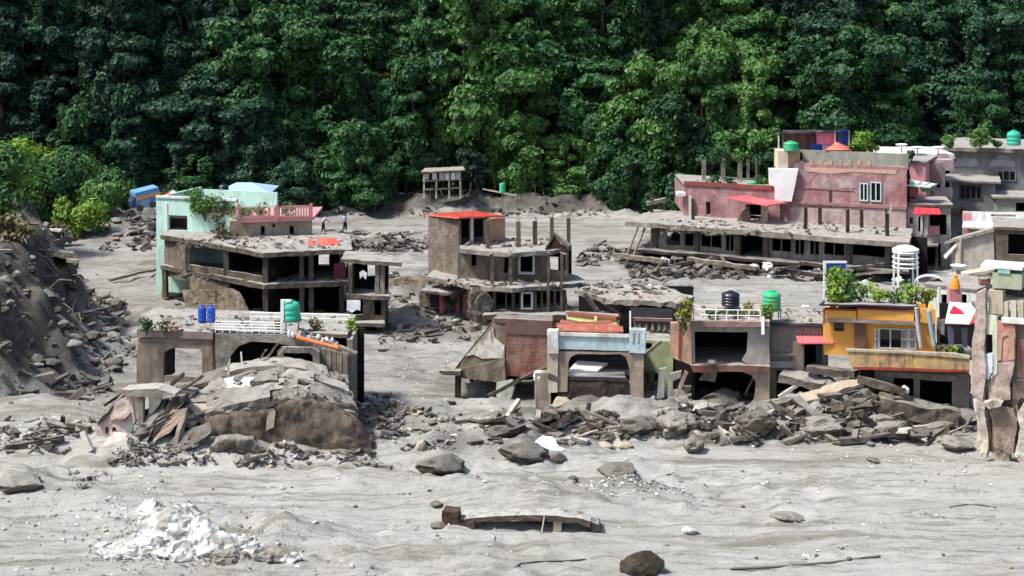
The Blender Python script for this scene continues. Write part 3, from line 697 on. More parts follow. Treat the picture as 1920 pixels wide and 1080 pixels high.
# tipped truck box
Y = 163; t = thing('tipped_truck', R(272, 392, Y), 'blue truck body tipped on its side with an orange stripe on the mud heap', 'truck')
P, Q = W(252, Y), W(300, Y+1)
MB().ppoly(P, Q, [(253, 362), (297, 351), (302, 372), (262, 392), (256, 388)], 2.4).build('cargo_box', BLUEP, t)
MB().ppoly(P, Q, [(255, 371), (300, 359), (301, 364), (257, 377)], .04, -.045).build('stripe', plain('orange_stripe', (.75, .33, .1)), t)
MB().ppoly(P, Q, [(246, 380), (252.5, 369), (256, 389), (249, 391)], 1.8).build('cab', plain('navy_cab', (.03, .05, .12)), t, .03)
for (x, y) in ((262, 391), (286, 384)):
    c = R(x, y, Y-.1); MB().tube([c, c+Vector((0, .4, 0))], .30, 12).build('wheel', plain('tyre_rubber', (.02, .02, .02), .8), t)
MB().ppoly(P, Q, [(262, 377), (282, 372), (282, 388), (264, 391)], .04, -.045).build('door', plain('pale_blue_door', (.25, .42, .55)), t)
# red and white scraps on the mint roof edge
for (x, y, m, l) in ((318, 370, CLOTHR, 'small red bundle beside the mint roof corner'), (325, 367, CLOTHW, 'small white bundle beside the red one at the mint roof corner')):
    o = MB().lathe(R(x, y+3, 138), [(.12, 0), (.3, .12), (.26, .4), (.1, .55)], 9).build('bundle', m, None, .06); tag(o, l, 'bundle')

# ---------- mint house with pink balcony
Y = 133; P, Q = W(293, Y+1.2), W(444, Y-1); t = thing('mint_house', R(370, 560, Y), 'mint green two storey house with pale parapet behind the mud brown terrace ruin', 'house')
zt = ZR(373, Y); zr = ZR(400, Y)
w = MB().wall(P, Q, 0, zt, .2, [pr(P, Q, 316, 404, 351, 432), pr(P, Q, 357, 384, 398, 399), pr(P, Q, 403, 387, 441, 403), pr(P, Q, 311, 462, 352, 500)]).build('front_wall', MINT, t)
P2, Q2 = back(P, Q, 7); d = (Q-P).normalized()
MB().hexa([V3(P+Vector((0, .21)), 0), V3(P+Vector((.2, .21)), 0), V3(P2+Vector((.2, 0)), 0), V3(P2, 0), V3(P+Vector((0, .21)), zt), V3(P+Vector((.2, .21)), zt), V3(P2+Vector((.2, 0)), zt), V3(P2, zt)]).build('side_wall', MINT, t)
MB().wall(P2, Q2, 0, zt-.2, .2).build('rear_wall', MINT, t)
MB().prism([P+Vector((.21, .25)), Q+Vector((0, .25)), Q2, P2+Vector((.21, 0))], zr-.5, zr-.3).build('roof_slab', CONCL, t)
for r in ((357, 384, 398, 399), (403, 387, 441, 403)): MB().fbox(P, Q, pr(P, Q, *r), .1, .14).build('parapet_panel', mat('dusty_red_panel', (.36, .22, .18), (.24, .16, .13), 2), t)
a = pr(P, Q, 316, 404, 351, 432); p1, q1 = back(P, Q, 2.0); MB().wall(p1+d*.3, q1-d*4, a[2]-.3, a[3]+.1, .1).build('balcony_back_wall', mat('balcony_brown', (.22, .13, .11), (.12, .08, .07)), t)
for x in (312, 400, 444): MB().fbox(P, Q, pr(P, Q, x-2.5, 380, x+2.5, 408 if x > 320 else 500), -.06, -.003).build('pilaster', WHITE, t)
MB().fbox(P, Q, pr(P, Q, 293, 370, 444, 374), -.1, .3).build('coping', WHITE, t)
Y = 130.5; P, Q = W(431, Y), W(585, Y+1.5); t2 = thing('cream_house', R(500, 470, Y), 'cream upper room with pink railed balcony roof beside the mint house', 'house')
MB().wall(P, Q, 0, ZR(414, Y), .2, [pr(P, Q, 489, 424, 497, 460), pr(P, Q, 543, 424, 551, 448), pr(P, Q, 444, 437, 448, 446), pr(P, Q, 511, 420, 516, 426)]).build('front_wall', CREAM, t2, .02)
P2, Q2 = back(P, Q, 5); d = (Q-P).normalized()
for a, b in ((P+d*.02, P2+d*.02), (Q-d*.22, Q2-d*.22)): MB().hexa([V3(a+Vector((0, .21)), 0), V3(a+d*.2+Vector((0, .21)), 0), V3(b+d*.2, 0), V3(b, 0), V3(a+Vector((0, .21)), ZR(414, Y)), V3(a+d*.2+Vector((0, .21)), ZR(414, Y)), V3(b+d*.2, ZR(414, Y)), V3(b, ZR(414, Y))]).build('side_wall', CREAM, t2)
MB().wall(P2, Q2, 0, ZR(414, Y), .2).build('rear_wall', CREAM, t2)
a, b = back(P, Q, -.7); MB().prism([a+d*.6, b, b+Vector((0, 6.4)), a+d*.6+Vector((0, 6.4))], ZR(416, Y), ZR(411, Y)).build('balcony_slab', PINK, t2)
pa, pb = a+d*.6, b-d*.05
for (x0, x1) in ((448, 519), (521, 583)):
    MB().fbox(pa, pb, pr(pa, pb, x0, 405, x1, 411), 0, .12).build('balcony_kerb', PINK, t2); MB().fbox(pa, pb, pr(pa, pb, x0, 386, x1, 389), 0, .12).build('hand_rail', WHITE if x0 < 500 else PINK, t2)
    n = 12 if x0 > 500 else 7
    for k in range(n):
        x = x0+3+(x1-x0-6)*k/(n-1); mb = MB(); rr = pr(pa, pb, x-1.2, 389, x+1.2, 405)
        if x0 > 500: mb.fbox(pa, pb, rr, .03, .09)
        else: mb.fbox(pa, pb, pr(pa, pb, x-2.0, 389, x+2.0, 405), .03, .09)
        mb.build('baluster', CREAM, t2)
for x in (447, 520, 584): MB().fbox(pa, pb, pr(pa, pb, x-2.2, 382, x+2.2, 411), -.05, .2).build('corner_post', PINK, t2)
for (x, b_, w, h, m, l, lf) in ((385, 378, 3.2, 2.0, L_LITE, 'tall feathery green plant on the mint roof left of the hut', .16), (420, 388, 2.2, 1.2, L_MID, 'dark green shrub on the mint roof below the black tank', .15), (455, 390, 2.2, .9, L_YEL, 'yellow flowering pot plants on the roof in front of the hut', .12), (490, 389, 1.8, .8, L_YEL, 'yellow green pot plants on the pink balcony roof, left part', .12), (540, 391, 2.0, .8, L_LITE, 'light green pot plants on the pink balcony roof, right part', .12), (412, 452, 1.6, 2.4, L_DRY, 'dusty grey green climber in front of the mint wall', .14)):
    Yb = 132.6 if x < 440 else 132; bush('roof_plant' if b_ < 400 else 'climber', x, b_+6 if b_ < 400 else b_, Yb if b_ < 400 else 129.5, w, h+.3, m, l, 'plant', leaf=lf, zb=(zr-.3) if b_ < 400 and x < 440 else (ZR(411, 130.5) if b_ < 400 else 4.6))
t = thing('overturned_container', R(608, 461, 126), 'overturned coral red plastic crate behind the terrace ruin roof', 'crate')
MB().hexa([R(590, 461, 126), R(637, 463, 126), R(637, 460, 127.2), R(590, 459, 127.2), R(596, 446, 126.2), R(632, 448, 126.2), R(630, 446, 127), R(598, 445, 127)]).build('crate_body', REDSHEET, t, .02)
MB().hexa([R(576, 460, 126), R(588, 461, 126), R(588, 459, 127), R(576, 458, 127), R(579, 448, 126.2), R(587, 449, 126.2), R(587, 447, 127), R(579, 446, 127)]).build('broken_corner', REDSHEET, t, .03)

# ---------- terrace ruin (corner building with open bays)
t = thing('terrace_ruin', R(497, 600, 124), 'gutted two storey concrete terrace building with open bays in front of the mint house', 'building ruin')
K, L1, L0, M = W(497, 123.6), W(352, 129), W(308, 132), W(655, 125.2)
zR, z2 = 4.75, 2.45
foot = [L0+Vector((-.2, -.5)), K+Vector((0, -.8)), M+Vector((.3, -.8)), W(655, 131), W(560, 132.5), W(440, 134.5), W(313, 138)]
MB().prism(foot, zR, zR+.34).build('roof_slab', CONC, t, .07)
MB().prism([p+Vector((0, .1)) for p in foot], z2-.05, z2+.3).build('floor_slab', CONC, t, .06)
MB().prism([(p[0]+.3, p[1]+.6) for p in foot], -.4, .25).build('ground_slab', INT, t, .05)
MB().wall(L0, L1, z2-.6, zR-.01, .25).build('end_wall', BRICK, t, .04)
for i, x in enumerate((352, 425, 497)):
    s = (x-352)/145.0; c = L1.lerp(K, s); 
    for (a, b, nm) in ((z2+.3, zR-.01, 'column'), (-.3, z2-.06, 'column')):
        if x == 425 and a < 1: continue
        MB().box((c.x-.19, c.y, a), (c.x+.19, c.y+.38, b)).build(nm, CONC, t, .03)
for x, b0 in ((565, 0), (583, 0), (640, 0)):
    c = K.lerp(M, (x-497)/158.0)
    for (a, b) in ((z2+.3, zR-.01), (-.3, z2-.06)): MB().box((c.x-.17, c.y, a), (c.x+.17, c.y+.35, b)).build('column', CONC, t, .03)
MB().wall(L1, K, z2+.31, z2+.75, .18, off=.05).build('sill_wall', CONC, t, .05)
MB().wall(L1.lerp(K, .0), L1.lerp(K, .52), z2-1.3, z2-.07, .2, off=.1).build('lower_wall', BROWNW, t, .06)
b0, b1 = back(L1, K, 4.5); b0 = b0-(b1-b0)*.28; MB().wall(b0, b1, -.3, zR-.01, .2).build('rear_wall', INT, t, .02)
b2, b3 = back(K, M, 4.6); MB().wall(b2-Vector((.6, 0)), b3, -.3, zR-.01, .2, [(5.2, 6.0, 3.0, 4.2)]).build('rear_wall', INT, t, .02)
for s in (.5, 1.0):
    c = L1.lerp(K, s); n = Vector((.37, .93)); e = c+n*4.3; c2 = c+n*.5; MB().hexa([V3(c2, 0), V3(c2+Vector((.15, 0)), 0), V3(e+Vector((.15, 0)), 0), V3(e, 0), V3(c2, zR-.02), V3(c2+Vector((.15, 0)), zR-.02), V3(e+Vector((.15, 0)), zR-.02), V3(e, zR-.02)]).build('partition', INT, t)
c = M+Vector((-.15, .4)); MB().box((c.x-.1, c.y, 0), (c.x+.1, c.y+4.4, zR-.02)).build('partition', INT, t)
rbox(626, 494, 648, 532, 125.0, .2, 'maroon_panel', mat('maroon_door', (.20, .045, .07), (.12, .035, .05)), t, .02)
# low broken block wall and rubble at the corner
MB().ppoly(W(340, 128), W(470, 121), [(342, 545), (428, 544), (442, 552), (462, 592), (440, 604), (392, 590), (350, 575)], .5).build('broken_base_wall', BROWNW, t, .12, seg=.4)
MB().ppoly(W(300, 131.5), W(330, 131), [(303, 505), (311, 505), (312, 558), (304, 560)], .3).build('corner_post', CONC, t, .03)
# hanging cloths
o = MB().ppoly(W(495, 124.5), W(520, 124.5), [(503, 503), (513, 501), (514, 516), (506, 520), (502, 512)], .03).build('hanging_cloth', CLOTHR, None, .04); tag(o, 'red and white cloth hanging in the middle bay of the terrace ruin', 'cloth')
# annex on the right
Y = 118.5; t = thing('ruin_annex', R(690, 640, Y), 'three level bare concrete annex at the right end of the terrace ruin', 'building ruin')
flat([(640, 486), (754, 492), (735, 480), (705, 473), (648, 470)], ZR(486, 119.5), .28, 'roof_slab', CONC, t, .05)
za = ZR(486, 119.5)
flat([(650, 552), (731, 555), (726, 543), (655, 540)], ZR(552, 119), .3, 'floor_slab', CONC, t, .05); zb_ = ZR(552, 119)
flat([(655, 606), (722, 607), (718, 592), (660, 592)], ZR(606, 118), .25, 'lower_slab', CONC, t, .04); zc = ZR(606, 118)
P, Q = W(652, 119), W(722, 119)
for x in (656, 707, 717):
    s = (x-652)/70.0*(Q-P).length; MB().fbox(P, Q, (s-.15, s+.15, zb_, za-.29), .02, .32).build('column', CONCL if x > 700 else CONC, t, .03)
for z0, z1, ops in ((zc+.0, zb_-.31, [(660, 560, 680, 590), (702, 558, 714, 592)]), (-.8, zc-.26, [(665, 612, 705, 642)])):
    MB().wall(P, Q, z0, z1, .2, [pr(P, Q, *o) for o in ops]).build('front_wall', CONC, t, .04)
p1, q1 = back(P, Q, 3.2); MB().wall(p1, q1, -.8, za-.3, .2, [(1.1, 1.9, 3.5, 4.9)]).build('rear_wall', INT, t, .03)
MB().fbox(P, Q, (.0, .18, -.8, za-.3), .33, 3.18).build('side_wall', CONC, t, .03)
MB().fbox(P, Q, (2.42, 2.6, -.8, zb_-.31), .23, 3.18).build('side_wall', CONC, t, .03)
for (pts, l, Yc) in (([(673, 510), (680, 506), (688, 512), (686, 524), (679, 518), (674, 523)], 'white torn cloth hanging in the upper opening of the annex', 118.8), ([(650, 562), (676, 563), (675, 583), (668, 580), (660, 585), (650, 581)], 'white sheet with dark marks hung over the lower annex window', 118.7)):
    o = MB().ppoly(W(640, Yc), W(700, Yc), pts, .03).build('torn_cloth', CLOTHW, None, .05); tag(o, l, 'cloth')
# block walls left standing in the mud behind (right of the annex)
o = MB().ppoly(W(726, 137), W(806, 134), [(728, 522), (760, 520), (770, 527), (800, 524), (806, 540), (790, 546), (728, 544)], 1.6).build('broken_wall', BROWNW, None, .15, seg=.6); tag(o, 'low broken mud plastered wall between the annex and the centre ruin', 'wall')

# ---------- centre ruin
t = thing('centre_ruin', R(960, 600, 121), 'collapsed three level concrete building with bare roof columns and a coral roof stair room', 'building ruin')
Y = 121.5; P, Q = W(858, Y+1), W(1063, Y)
z2r = ZR(468, 121.5); zm = ZR(530, 121)
MB().wall(P, Q, zm-.2, z2r-.3, .22, [pr(P, Q, *o) for o in ((884, 476, 893, 500), (918, 474, 924, 505), (945, 478, 953, 512), (974, 478, 1000, 510), (1031, 472, 1050, 508), (1056, 478, 1062, 508))]).build('upper_wall', BRICK, t, .04)
flat([(862, 468), (960, 474), (1036, 470), (1070, 462), (1050, 447), (960, 442), (880, 440), (860, 448)], z2r, .3, 'roof_slab', CONCL, t, .07)
flat([(800, 516), (878, 534), (960, 541), (1096, 530), (1098, 524), (1060, 508), (940, 498), (820, 500)], zm, .3, 'middle_slab', CONCL, t, .08)
zl = ZR(585, 119.5)
P1, Q1 = W(925, 119.6), W(1063, 119.8)
MB().wall(P1, Q1, zl, zm-.31, .2, [pr(P1, Q1, *o) for o in ((928, 548, 948, 580), (950, 548, 960, 580), (966, 548, 975, 580), (979, 550, 997, 578), (1006, 546, 1014, 578), (1018, 546, 1028, 576), (1032, 546, 1038, 576), (1043, 546, 1056, 574))]).build('lower_wall', CONC, t, .04)
flat([(905, 590), (1092, 590), (1085, 578), (1055, 568), (920, 570)], zl, .35, 'lower_slab', CONC, t, .06)
MB().wall(W(925, 119.9), W(1060, 119.9), -.5, zl-.36, .3).build('base_wall', BROWNW, t, .05)
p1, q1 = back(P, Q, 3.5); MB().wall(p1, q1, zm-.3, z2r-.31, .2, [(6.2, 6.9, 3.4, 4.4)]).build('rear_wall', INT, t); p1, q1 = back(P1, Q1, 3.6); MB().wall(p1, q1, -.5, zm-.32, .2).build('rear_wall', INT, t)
MB().fbox(P1, Q1, (0, .2, 0, zm-.32), .22, 3.6).build('side_wall', CONC, t); MB().fbox(P, Q, (7.5, 7.7, zm, z2r-.32), .24, 3.5).build('side_wall', CONC, t)
w = window(t, P, Q, (972, 474, 1003, 514), WHITE, .16, 1, off=-.04)
w = window(t, P1, Q1, (977, 547, 999, 580), WHITE, .13, 1, off=-.04)
for (x, y0, y1, Yc, wd) in ((915, 413, 466, 122, 7), (943, 413, 450, 126, 6.5), (972, 415, 463, 122.4, 8), (1003, 414, 457, 123.4, 8.5), (1035, 407, 444, 127, 7), (1066, 409, 455, 123.4, 7)): post(x, y0, y1+4, Yc, wd, 'roof_column', CONC, t, .3, .03)
MB().ppoly(W(910, 119.7), W(930, 119.7), [(918, 476), (923, 474), (926, 486), (925, 534), (919, 534)], .3).build('broken_column', CONC, t, .05); post(958, 478, 534, 119.7, 7, 'broken_column', CONC, t, .3, .05)
post(1028, 474, 585, 119.5, 5, 'slender_column', CONC, t, .25, .02); post(1053, 474, 585, 119.7, 5, 'slender_column', CONC, t, .25, .02)
# small peaked fragment on the roof
MB().plate([R(1022, 466, 121.4), R(1040, 436, 121.8), R(1046, 440, 124), R(1030, 462, 124)], .25).build('roof_fragment', CONC, t, .04); MB().plate([R(1040, 436, 121.8), R(1066, 462, 121.4), R(1072, 458, 124), R(1046, 440, 124)], .25).build('roof_fragment', CONC, t, .04)
MB().ppoly(W(1020, 122), W(1070, 122), [(1030, 470), (1041, 445), (1060, 466)], .2).build('gable_wall', REDW, t, .03)
# stair room with the coral roof
Pa, Qa = W(803, 127), W(860, 123.6); MB().wall(Pa, Qa, zm-.3, ZR(408, 125), .22).build('stair_wall', BRICK, t, .03)
Pb, Qb = W(861, 123.7), W(947, 125.6); zt = ZR(410, 125)
MB().wall(Pb, Qb, z2r+.01, zt-.05, .2, [pr(Pb, Qb, *o) for o in ((864, 411, 882, 462), (888, 411, 908, 462))]).build('stair_wall', SALMON, t, .02)
MB().fbox(Pb, Qb, pr(Pb, Qb, 882.5, 409, 887, 452), -.06, .03).build('door_post', WHITE, t)
p1, q1 = back(Pb, Qb, 2.6); MB().wall(p1, q1, z2r-.2, zt-.05, .2).build('stair_rear_wall', INT, t)
sheet([R(798, 402, 127.3), R(860, 408, 122.8), R(948, 405, 125), R(890, 396, 129.5)], 'roof_sheet', REDSHEET, t, .09, 12)
# mud column on the left of the ruin
MB().ppoly(W(870, 119.5), W(925, 119.5), [(878, 548), (892, 540), (912, 545), (926, 560), (922, 596), (915, 628), (885, 628), (880, 600)], 2.5).build('mud_caked_corner', MUDLUMP, t, .3, seg=.45)

# ---------- pink shop front ruin
Y = 124; t = thing('pink_shop_ruin', R(830, 602, Y), 'small wrecked shop front with hot pink posts left of the centre ruin', 'building ruin')
rbox(787, 546, 806, 602, Y, .3, 'side_pier', BRICK, t, .05); rbox(806.5, 545, 824, 600, Y+.3, .2, 'dark_panel', mat('plum', (.10, .05, .08), (.06, .03, .05)), t, .03)
rbox(824, 533, 837, 596, Y-.1, .25, 'pink_post', HOTPINK, t, .03); rbox(855, 545, 861, 596, Y-.1, .25, 'pink_post', HOTPINK, t, .02); rbox(868, 540, 876, 600, Y, .3, 'pink_post', PINK, t, .02)
rbox(822, 594, 878, 601, Y-.2, .6, 'threshold', PINK, t, .03)
MB().beam(R(846, 560, Y-.5), R(876, 528, Y-.5), .22, .3).build('leaning_plank', WOOD, t, .03)
MB().wall(*back(W(790, Y), W(878, Y), 2.2), 0, ZR(545, Y), .2).build('rear_wall', BROWNW, t, .03)
flat([(790, 545), (846, 548), (880, 545), (872, 535), (800, 535)], ZR(540, Y), .2, 'roof_slab', CONC, t, .1)
bush('shop_plant', 842, 590, 123.5, .9, 1.4, L_MID, 'leafy plant standing between the hot pink posts', 'plant', leaf=.13)
# ---------- long ruin on the right and the red building on top of it
t = thing('long_ruin', R(1440, 515, 143), 'long muddy concrete ruin with a wide flat slab roof and a row of dark windows', 'building ruin')
P, Q = W(1212, 149.5), W(1705, 138.5); zr = 3.5
def LY(px): return 150-(px-1174)/531.0*12
slab = [W(1172, 150), W(1370, LY(1370)-.3), W(1705, 137.7), W(1712, 146), W(1480, 152.5), W(1225, 158)]
MB().prism(slab, zr-.42, zr).build('roof_slab', CONCL, t, .07)
wins = [(1242, 438, 1268, 462), (1276, 440, 1293, 464), (1307, 442, 1345, 466), (1353, 443, 1369, 473), (1381, 438, 1424, 482), (1440, 451, 1476, 474), (1484, 453, 1501, 480), (1512, 454, 1529, 480), (1539, 457, 1576, 481), (1591, 450, 1656, 483)]
MB().wall(P, Q, 1.15, zr-.43, .25, [pr(P, Q, *o) for o in wins], off=.9).build('front_wall', mat('window_wall_render', (.20, .17, .145), (.13, .11, .095), .8, stain=(.33, .30, .27), sa=.7), t, .04)
MB().prism([p+Vector((0, .0 if i < 3 else .5)) for i, p in enumerate(slab)], .88, 1.14).build('floor_slab', CONCD, t, .10)
p1, q1 = back(P, Q, 5.5); MB().wall(p1, q1, 0, zr-.43, .2).build('rear_wall', INT, t); p1, q1 = back(P, Q, 4.5); MB().wall(p1+Vector((3, 0)), q1, -.8, .86, .2).build('undercroft_wall', INT, t)
for x in (1270, 1378, 1430, 1585):
    s = onplane(P, Q, x, 460)[0]; MB().fbox(P, Q, (s-.1, s+.1, 1.15, zr-.44), 1.16, 5.4).build('partition', INT, t)
for (r) in wins[5:9]+wins[2:4]:
    s0, s1, a, b = pr(P, Q, *r); c = (s0+s1)/2; MB().fbox(P, Q, (c-.05, c+.05, a, b), .95, 1.02).build('mullion', WOOD, t)
for x, y0 in ((1222, 0), (1300, 0), (1378, 0), (1430, 0), (1585, 0), (1660, 0)):
    s = onplane(P, Q, x, 460)[0]; MB().fbox(P, Q, (s-.22, s+.22, 1.16, zr-.44), .58, .89).build('column', CONC, t, .04)
for (x, y) in ((1190, 425), (1203, 427)): MB().beam(R(x+6, y, 149.6), R(x-14, 478, 148.6), .14, .14).build('leaning_prop', WOOD, t, .02)
for (x, y0, y1, Yc) in ((1300, 372, 416, 151), (1328, 374, 410, 153.4), (1511, 388, 431, 145), (1538, 388, 423, 148), (1590, 392, 436, 143.2), (1616, 392, 427, 146), (1664, 400, 446, 141), (1222, 372, 412, 156), (1245, 380, 412, 157)): post(x, y0, y1, Yc, 6, 'stub_column', CONCD, t, .3, .02)
MB().beam(R(1212, 382, 156), R(1248, 374, 156.5), .35, .35).build('stub_beam', CONCL, t, .03)
for k, (x0, y0, x1, y1, w) in enumerate(((1150, 478, 1250, 490, .5), (1178, 505, 1300, 492, .3), (1230, 498, 1360, 512, .35), (1290, 486, 1420, 503, .5), (1380, 512, 1500, 500, .3), (1440, 505, 1560, 518, .45), (1352, 480, 1374, 516, .18), (1500, 492, 1600, 508, .4), (1570, 505, 1660, 496, .35), (1600, 515, 1690, 508, .3))):
    o = MB().beam(R(x0, y0, LY(x0)-1.2), R(x1, y1, LY(x1)-1.6), w, w*.7).build('wet_timber', WOOD if k % 3 == 0 else CONCD, None, .08); tag(o, 'dark wet beam wedged under the long slab ruin above the mud', 'beam', 'beams washed under the long ruin')
for k in range(34):
    x = rnd.uniform(1200, 1700); Yc = LY(x)-rnd.uniform(.1, 1.6); p = R(x, 0, Yc); r = rnd.uniform(.2, .55)
    bm_ = MB().lathe((p.x, p.y, rnd.uniform(0, .9)), [(r*.7, -r*.5), (r, 0), (r*.6, r*.5)], 7); o = bm_.build('mud_clod', CONCD if k % 3 else WHITE, None, .25, seg=.3); o.scale = (1, 1, 1); tag(o, 'muddy clod of debris caught at the foot of the long ruin', 'debris', 'clods caught under the long ruin') if k % 3 else tag(o, 'pale scrap caught at the foot of the long ruin', 'debris', 'pale scraps under the long ruin')

t = thing('red_building', R(1500, 410, 152), 'faded maroon stepped building with red awning above the long slab ruin', 'building')
P, Q = W(1283, 154), W(1462, 150)
MB().wall(P, Q, zr, ZR(345, 153), .3, [pr(P, Q, 1398, 384, 1432, 422), pr(P, Q, 1324, 378, 1332, 402)]).build('left_front_wall', MAROON, t, .03)
MB().fbox(P, Q, pr(P, Q, 1283, 344, 1462, 352), -.12, -.003).build('parapet_band', mat('band_red', (.22, .06, .05), (.15, .05, .045)), t, .02)
a = pr(P, Q, 1310, 366, 1460, 366); MB().prism([V for V in (P+Vector((0, .31)), Q+Vector((0, .31)), Q+Vector((0, 9)), P+Vector((0, 9)))], ZR(350, 153)-.2, ZR(350, 153)).build('terrace_slab', CONCL, t)
MB().prism([P+Vector((0, .31)), P+Vector((.3, .31)), P+Vector((.3, 9)), P+Vector((0, 9))], zr, ZR(352, 153)).build('side_wall', MAROON, t)
MB().wall(*back(P, Q, 3), zr, ZR(352, 153), .2).build('inner_wall', INT, t)
rbox(1270, 362, 1286, 368, 153.5, 1.5, 'corner_slab', WHITE, t); rbox(1292, 368, 1298, 408, 153.2, .3, 'white_post', WHITE, t)
sheet([R(1364, 369, 149.2), R(1438, 385, 147.4), R(1476, 380, 148.6), R(1398, 366, 151)], 'awning', ROOFRED, t, .1, 9)
MB().ppoly(W(1380, 150), W(1450, 149), [(1378, 420), (1392, 396), (1404, 385), (1408, 422)], .3).build('stair_flank', BRICK, t, .03); rbox(1428, 386, 1440, 424, 149.2, .25, 'pale_pier', CREAM, t, .02)
for (x, w) in ((1320, 7), (1356, 8), (1388, 7), (1403, 5)): post(x, 300, 350, 158, w, 'pergola_pillar', CONCL, t, .4, .02)
post(1418, 298, 346, 159, 3, 'pergola_pillar', WOODL, t)
# tall maroon wall
P, Q = W(1462, 150.4), W(1700, 146); zt = ZR(309, 148)
MB().wall(P, Q, zr, zt, .3, [pr(P, Q, 1614, 345, 1626, 375), pr(P, Q, 1634, 343, 1650, 376)]).build('main_wall', MAROON, t, .03)
MB().wall(*back(P, Q, 1.2), zr, zt, .2).build('inner_wall', INT, t)
MB().fbox(P, Q, pr(P, Q, 1478, 381, 1700, 387), -.16, -.003).build('ledge', mat('ledge_pink', (.30, .15, .14), (.22, .12, .11), 1, top=.7), t, .02)
MB().fbox(P, Q, pr(P, Q, 1470, 352, 1600, 354.5), -.07, -.003).build('ledge', MAROON, t, .02)
MB().ppoly(P, Q, [(1482, 388), (1560, 391), (1600, 389), (1652, 392), (1699, 391), (1699, 448), (1650, 446), (1600, 440), (1540, 434), (1480, 430)], .04, -.04).build('lower_render', mat('pale_dusty_pink', (.42, .32, .31), (.29, .2, .2), .9, stain=(.22, .16, .15), sa=.7, patch=(.46, .40, .37), pa=.5), t, .01)
for (pts) in ([(1520, 352), (1522, 338), (1532, 331), (1545, 330), (1556, 336), (1560, 352)], [(1568, 353), (1568, 340), (1576, 331), (1590, 330), (1602, 336), (1606, 353)]): MB().ppoly(P, Q, pts, .03, -.03).build('plaster_patch', mat('greyed_pink', (.33, .24, .245), (.24, .15, .16), 1.6, patch=(.42, .36, .35)), t, .01)
MB().ppoly(P, Q, [(1510, 314), (1680, 319), (1680, 327), (1600, 322), (1560, 326), (1510, 321)], .03, -.035).build('peeling_band', mat('peach_band', (.52, .33, .26), (.4, .25, .2), 2, stain=(.3, .26, .22)), t, .01)
for (x, y0, y1) in ((1555, 356, 380), (1535, 388, 426), (1660, 392, 430)): MB().fbox(P, Q, pr(P, Q, x, y0, x+3, y1), -.09, -.045).build('down_pipe', CONCD, t)
MB().wall(*back(P, Q, .8), zt-.3, ZR(286, 148), .2).build('parapet_wall', mat('grey_parapet', (.24, .25, .22), (.17, .18, .16), .9, stain=(.36, .3, .25)), t, .02)
MB().prism([P+Vector((0, .31)), Q+Vector((0, .31)), Q+Vector((1.5, 12)), P+Vector((1.5, 12))], zt-.3, zt-.05).build('roof_slab', CONCL, t)
for k in range(8): MB().fbox(P, Q, pr(P, Q, 1500+k*18, 302, 1506+k*18, 309), .0, .3).build('parapet_stub', SALMON, t, .02)
for (r) in ((1612, 343, 1628, 377), (1632, 341, 1653, 378)):
    w = window(t, P, Q, r, mat('teal_frame', (.45, .55, .55), (.35, .45, .45)), .1, 2, off=-.03); pane(w, P, Q, (r[0]+2, r[1]+2, r[2]-2, r[3]-2), .1)
# white tapering wall
MB().ppoly(W(1440, 149.4), W(1500, 149.2), [(1442, 317), (1497, 317), (1484, 378), (1455, 377), (1452, 350), (1443, 346)], .9).build('white_wall', mat('bare_white', (.80, .80, .79), (.70, .70, .69), 1, bmp=.05), t, .02)
rbox(1459, 283, 1478, 317, 149.6, 2.2, 'tank_tower', mat('peach', (.62, .52, .42), (.5, .42, .33)), t, .02); rbox(1478, 280, 1500, 317, 150, 2, 'tank_tower_side', SALMON, t, .02)
rbox(1500, 286, 1509, 316, 150.4, .6, 'doorway_shade_block', INT, t)  # solid block, its near-black colour stands in for a doorway's shade
# roof shed
Ys = 152; sh = thing('roof_shed', R(1520, 300, Ys), 'rooftop shed with a dark sheet roof behind the green tank', 'shed')
MB().wall(W(1478, Ys), W(1590, Ys), zt, ZR(248, Ys), .15).build('front_wall', REDW, sh, .02)
sheet([R(1458, 251, Ys-1), R(1592, 246, Ys-1), R(1590, 243, Ys+3), R(1462, 247, Ys+3)], 'roof_sheet', TANKK, sh, .08); post(1460, 250, 290, Ys-.8, 2, 'post', WHITE, sh); post(1592, 246, 285, Ys-.8, 2, 'post', WHITE, sh); post(1566, 246, 285, Ys-.9, 2, 'post', WHITE, sh)
MB().wall(*back(W(1478, Ys), W(1590, Ys), 3), zt, ZR(250, Ys), .15).build('rear_wall', REDW, sh)
for (x0, y0, x1, y1, m, l) in ((1531, 247, 1567, 271, plain('pink_tarp', (.78, .26, .42)), 'pink tarpaulin hung on the rooftop shed'), (1571, 244, 1590, 272, TANKB, 'deep blue tarpaulin hung at the right end of the rooftop shed'), (1519, 270, 1538, 286, TANKB, 'small blue plastic sheet below the pink tarpaulin'), (1541, 272, 1556, 288, plain('lilac', (.42, .45, .66)), 'lilac cloth beside the small blue sheet')):
    o = MB().wall(W(x0, Ys-.3), W(x1, Ys-.3), ZR(y1, Ys-.3), ZR(y0, Ys-.3), .03).build('tarpaulin', m, None, .06, seg=.3); tag(o, l, 'tarpaulin')
u = thing('parasol', R(1571, 288, 150), 'coral red pyramid parasol on the roof in front of the blue tarpaulin', 'parasol')
a = R(1569, 266, 150.5); zz = ZR(281, 150.5); cs = [R(1546, 281, 149.5), R(1590, 281, 149), R(1599, 279, 151.5), R(1556, 278, 152)]
for i in range(4): MB().plate([cs[i], cs[(i+1) % 4], a], .03).build('canopy_panel', REDSHEET, u)
MB().tube([R(1571, 290, 150.5), R(1569, 266, 150.5)], .04, 6).build('pole', METAL, u); rbox(1574, 281, 1596, 289, 149.4, .05, 'valance', REDSHEET, u, .02)
tank('water_tank', 1483, 280, 149.8, 28, 17, TANKG, 'squat bright green water tank on the white and peach tower', zb=ZR(282, 149.8))
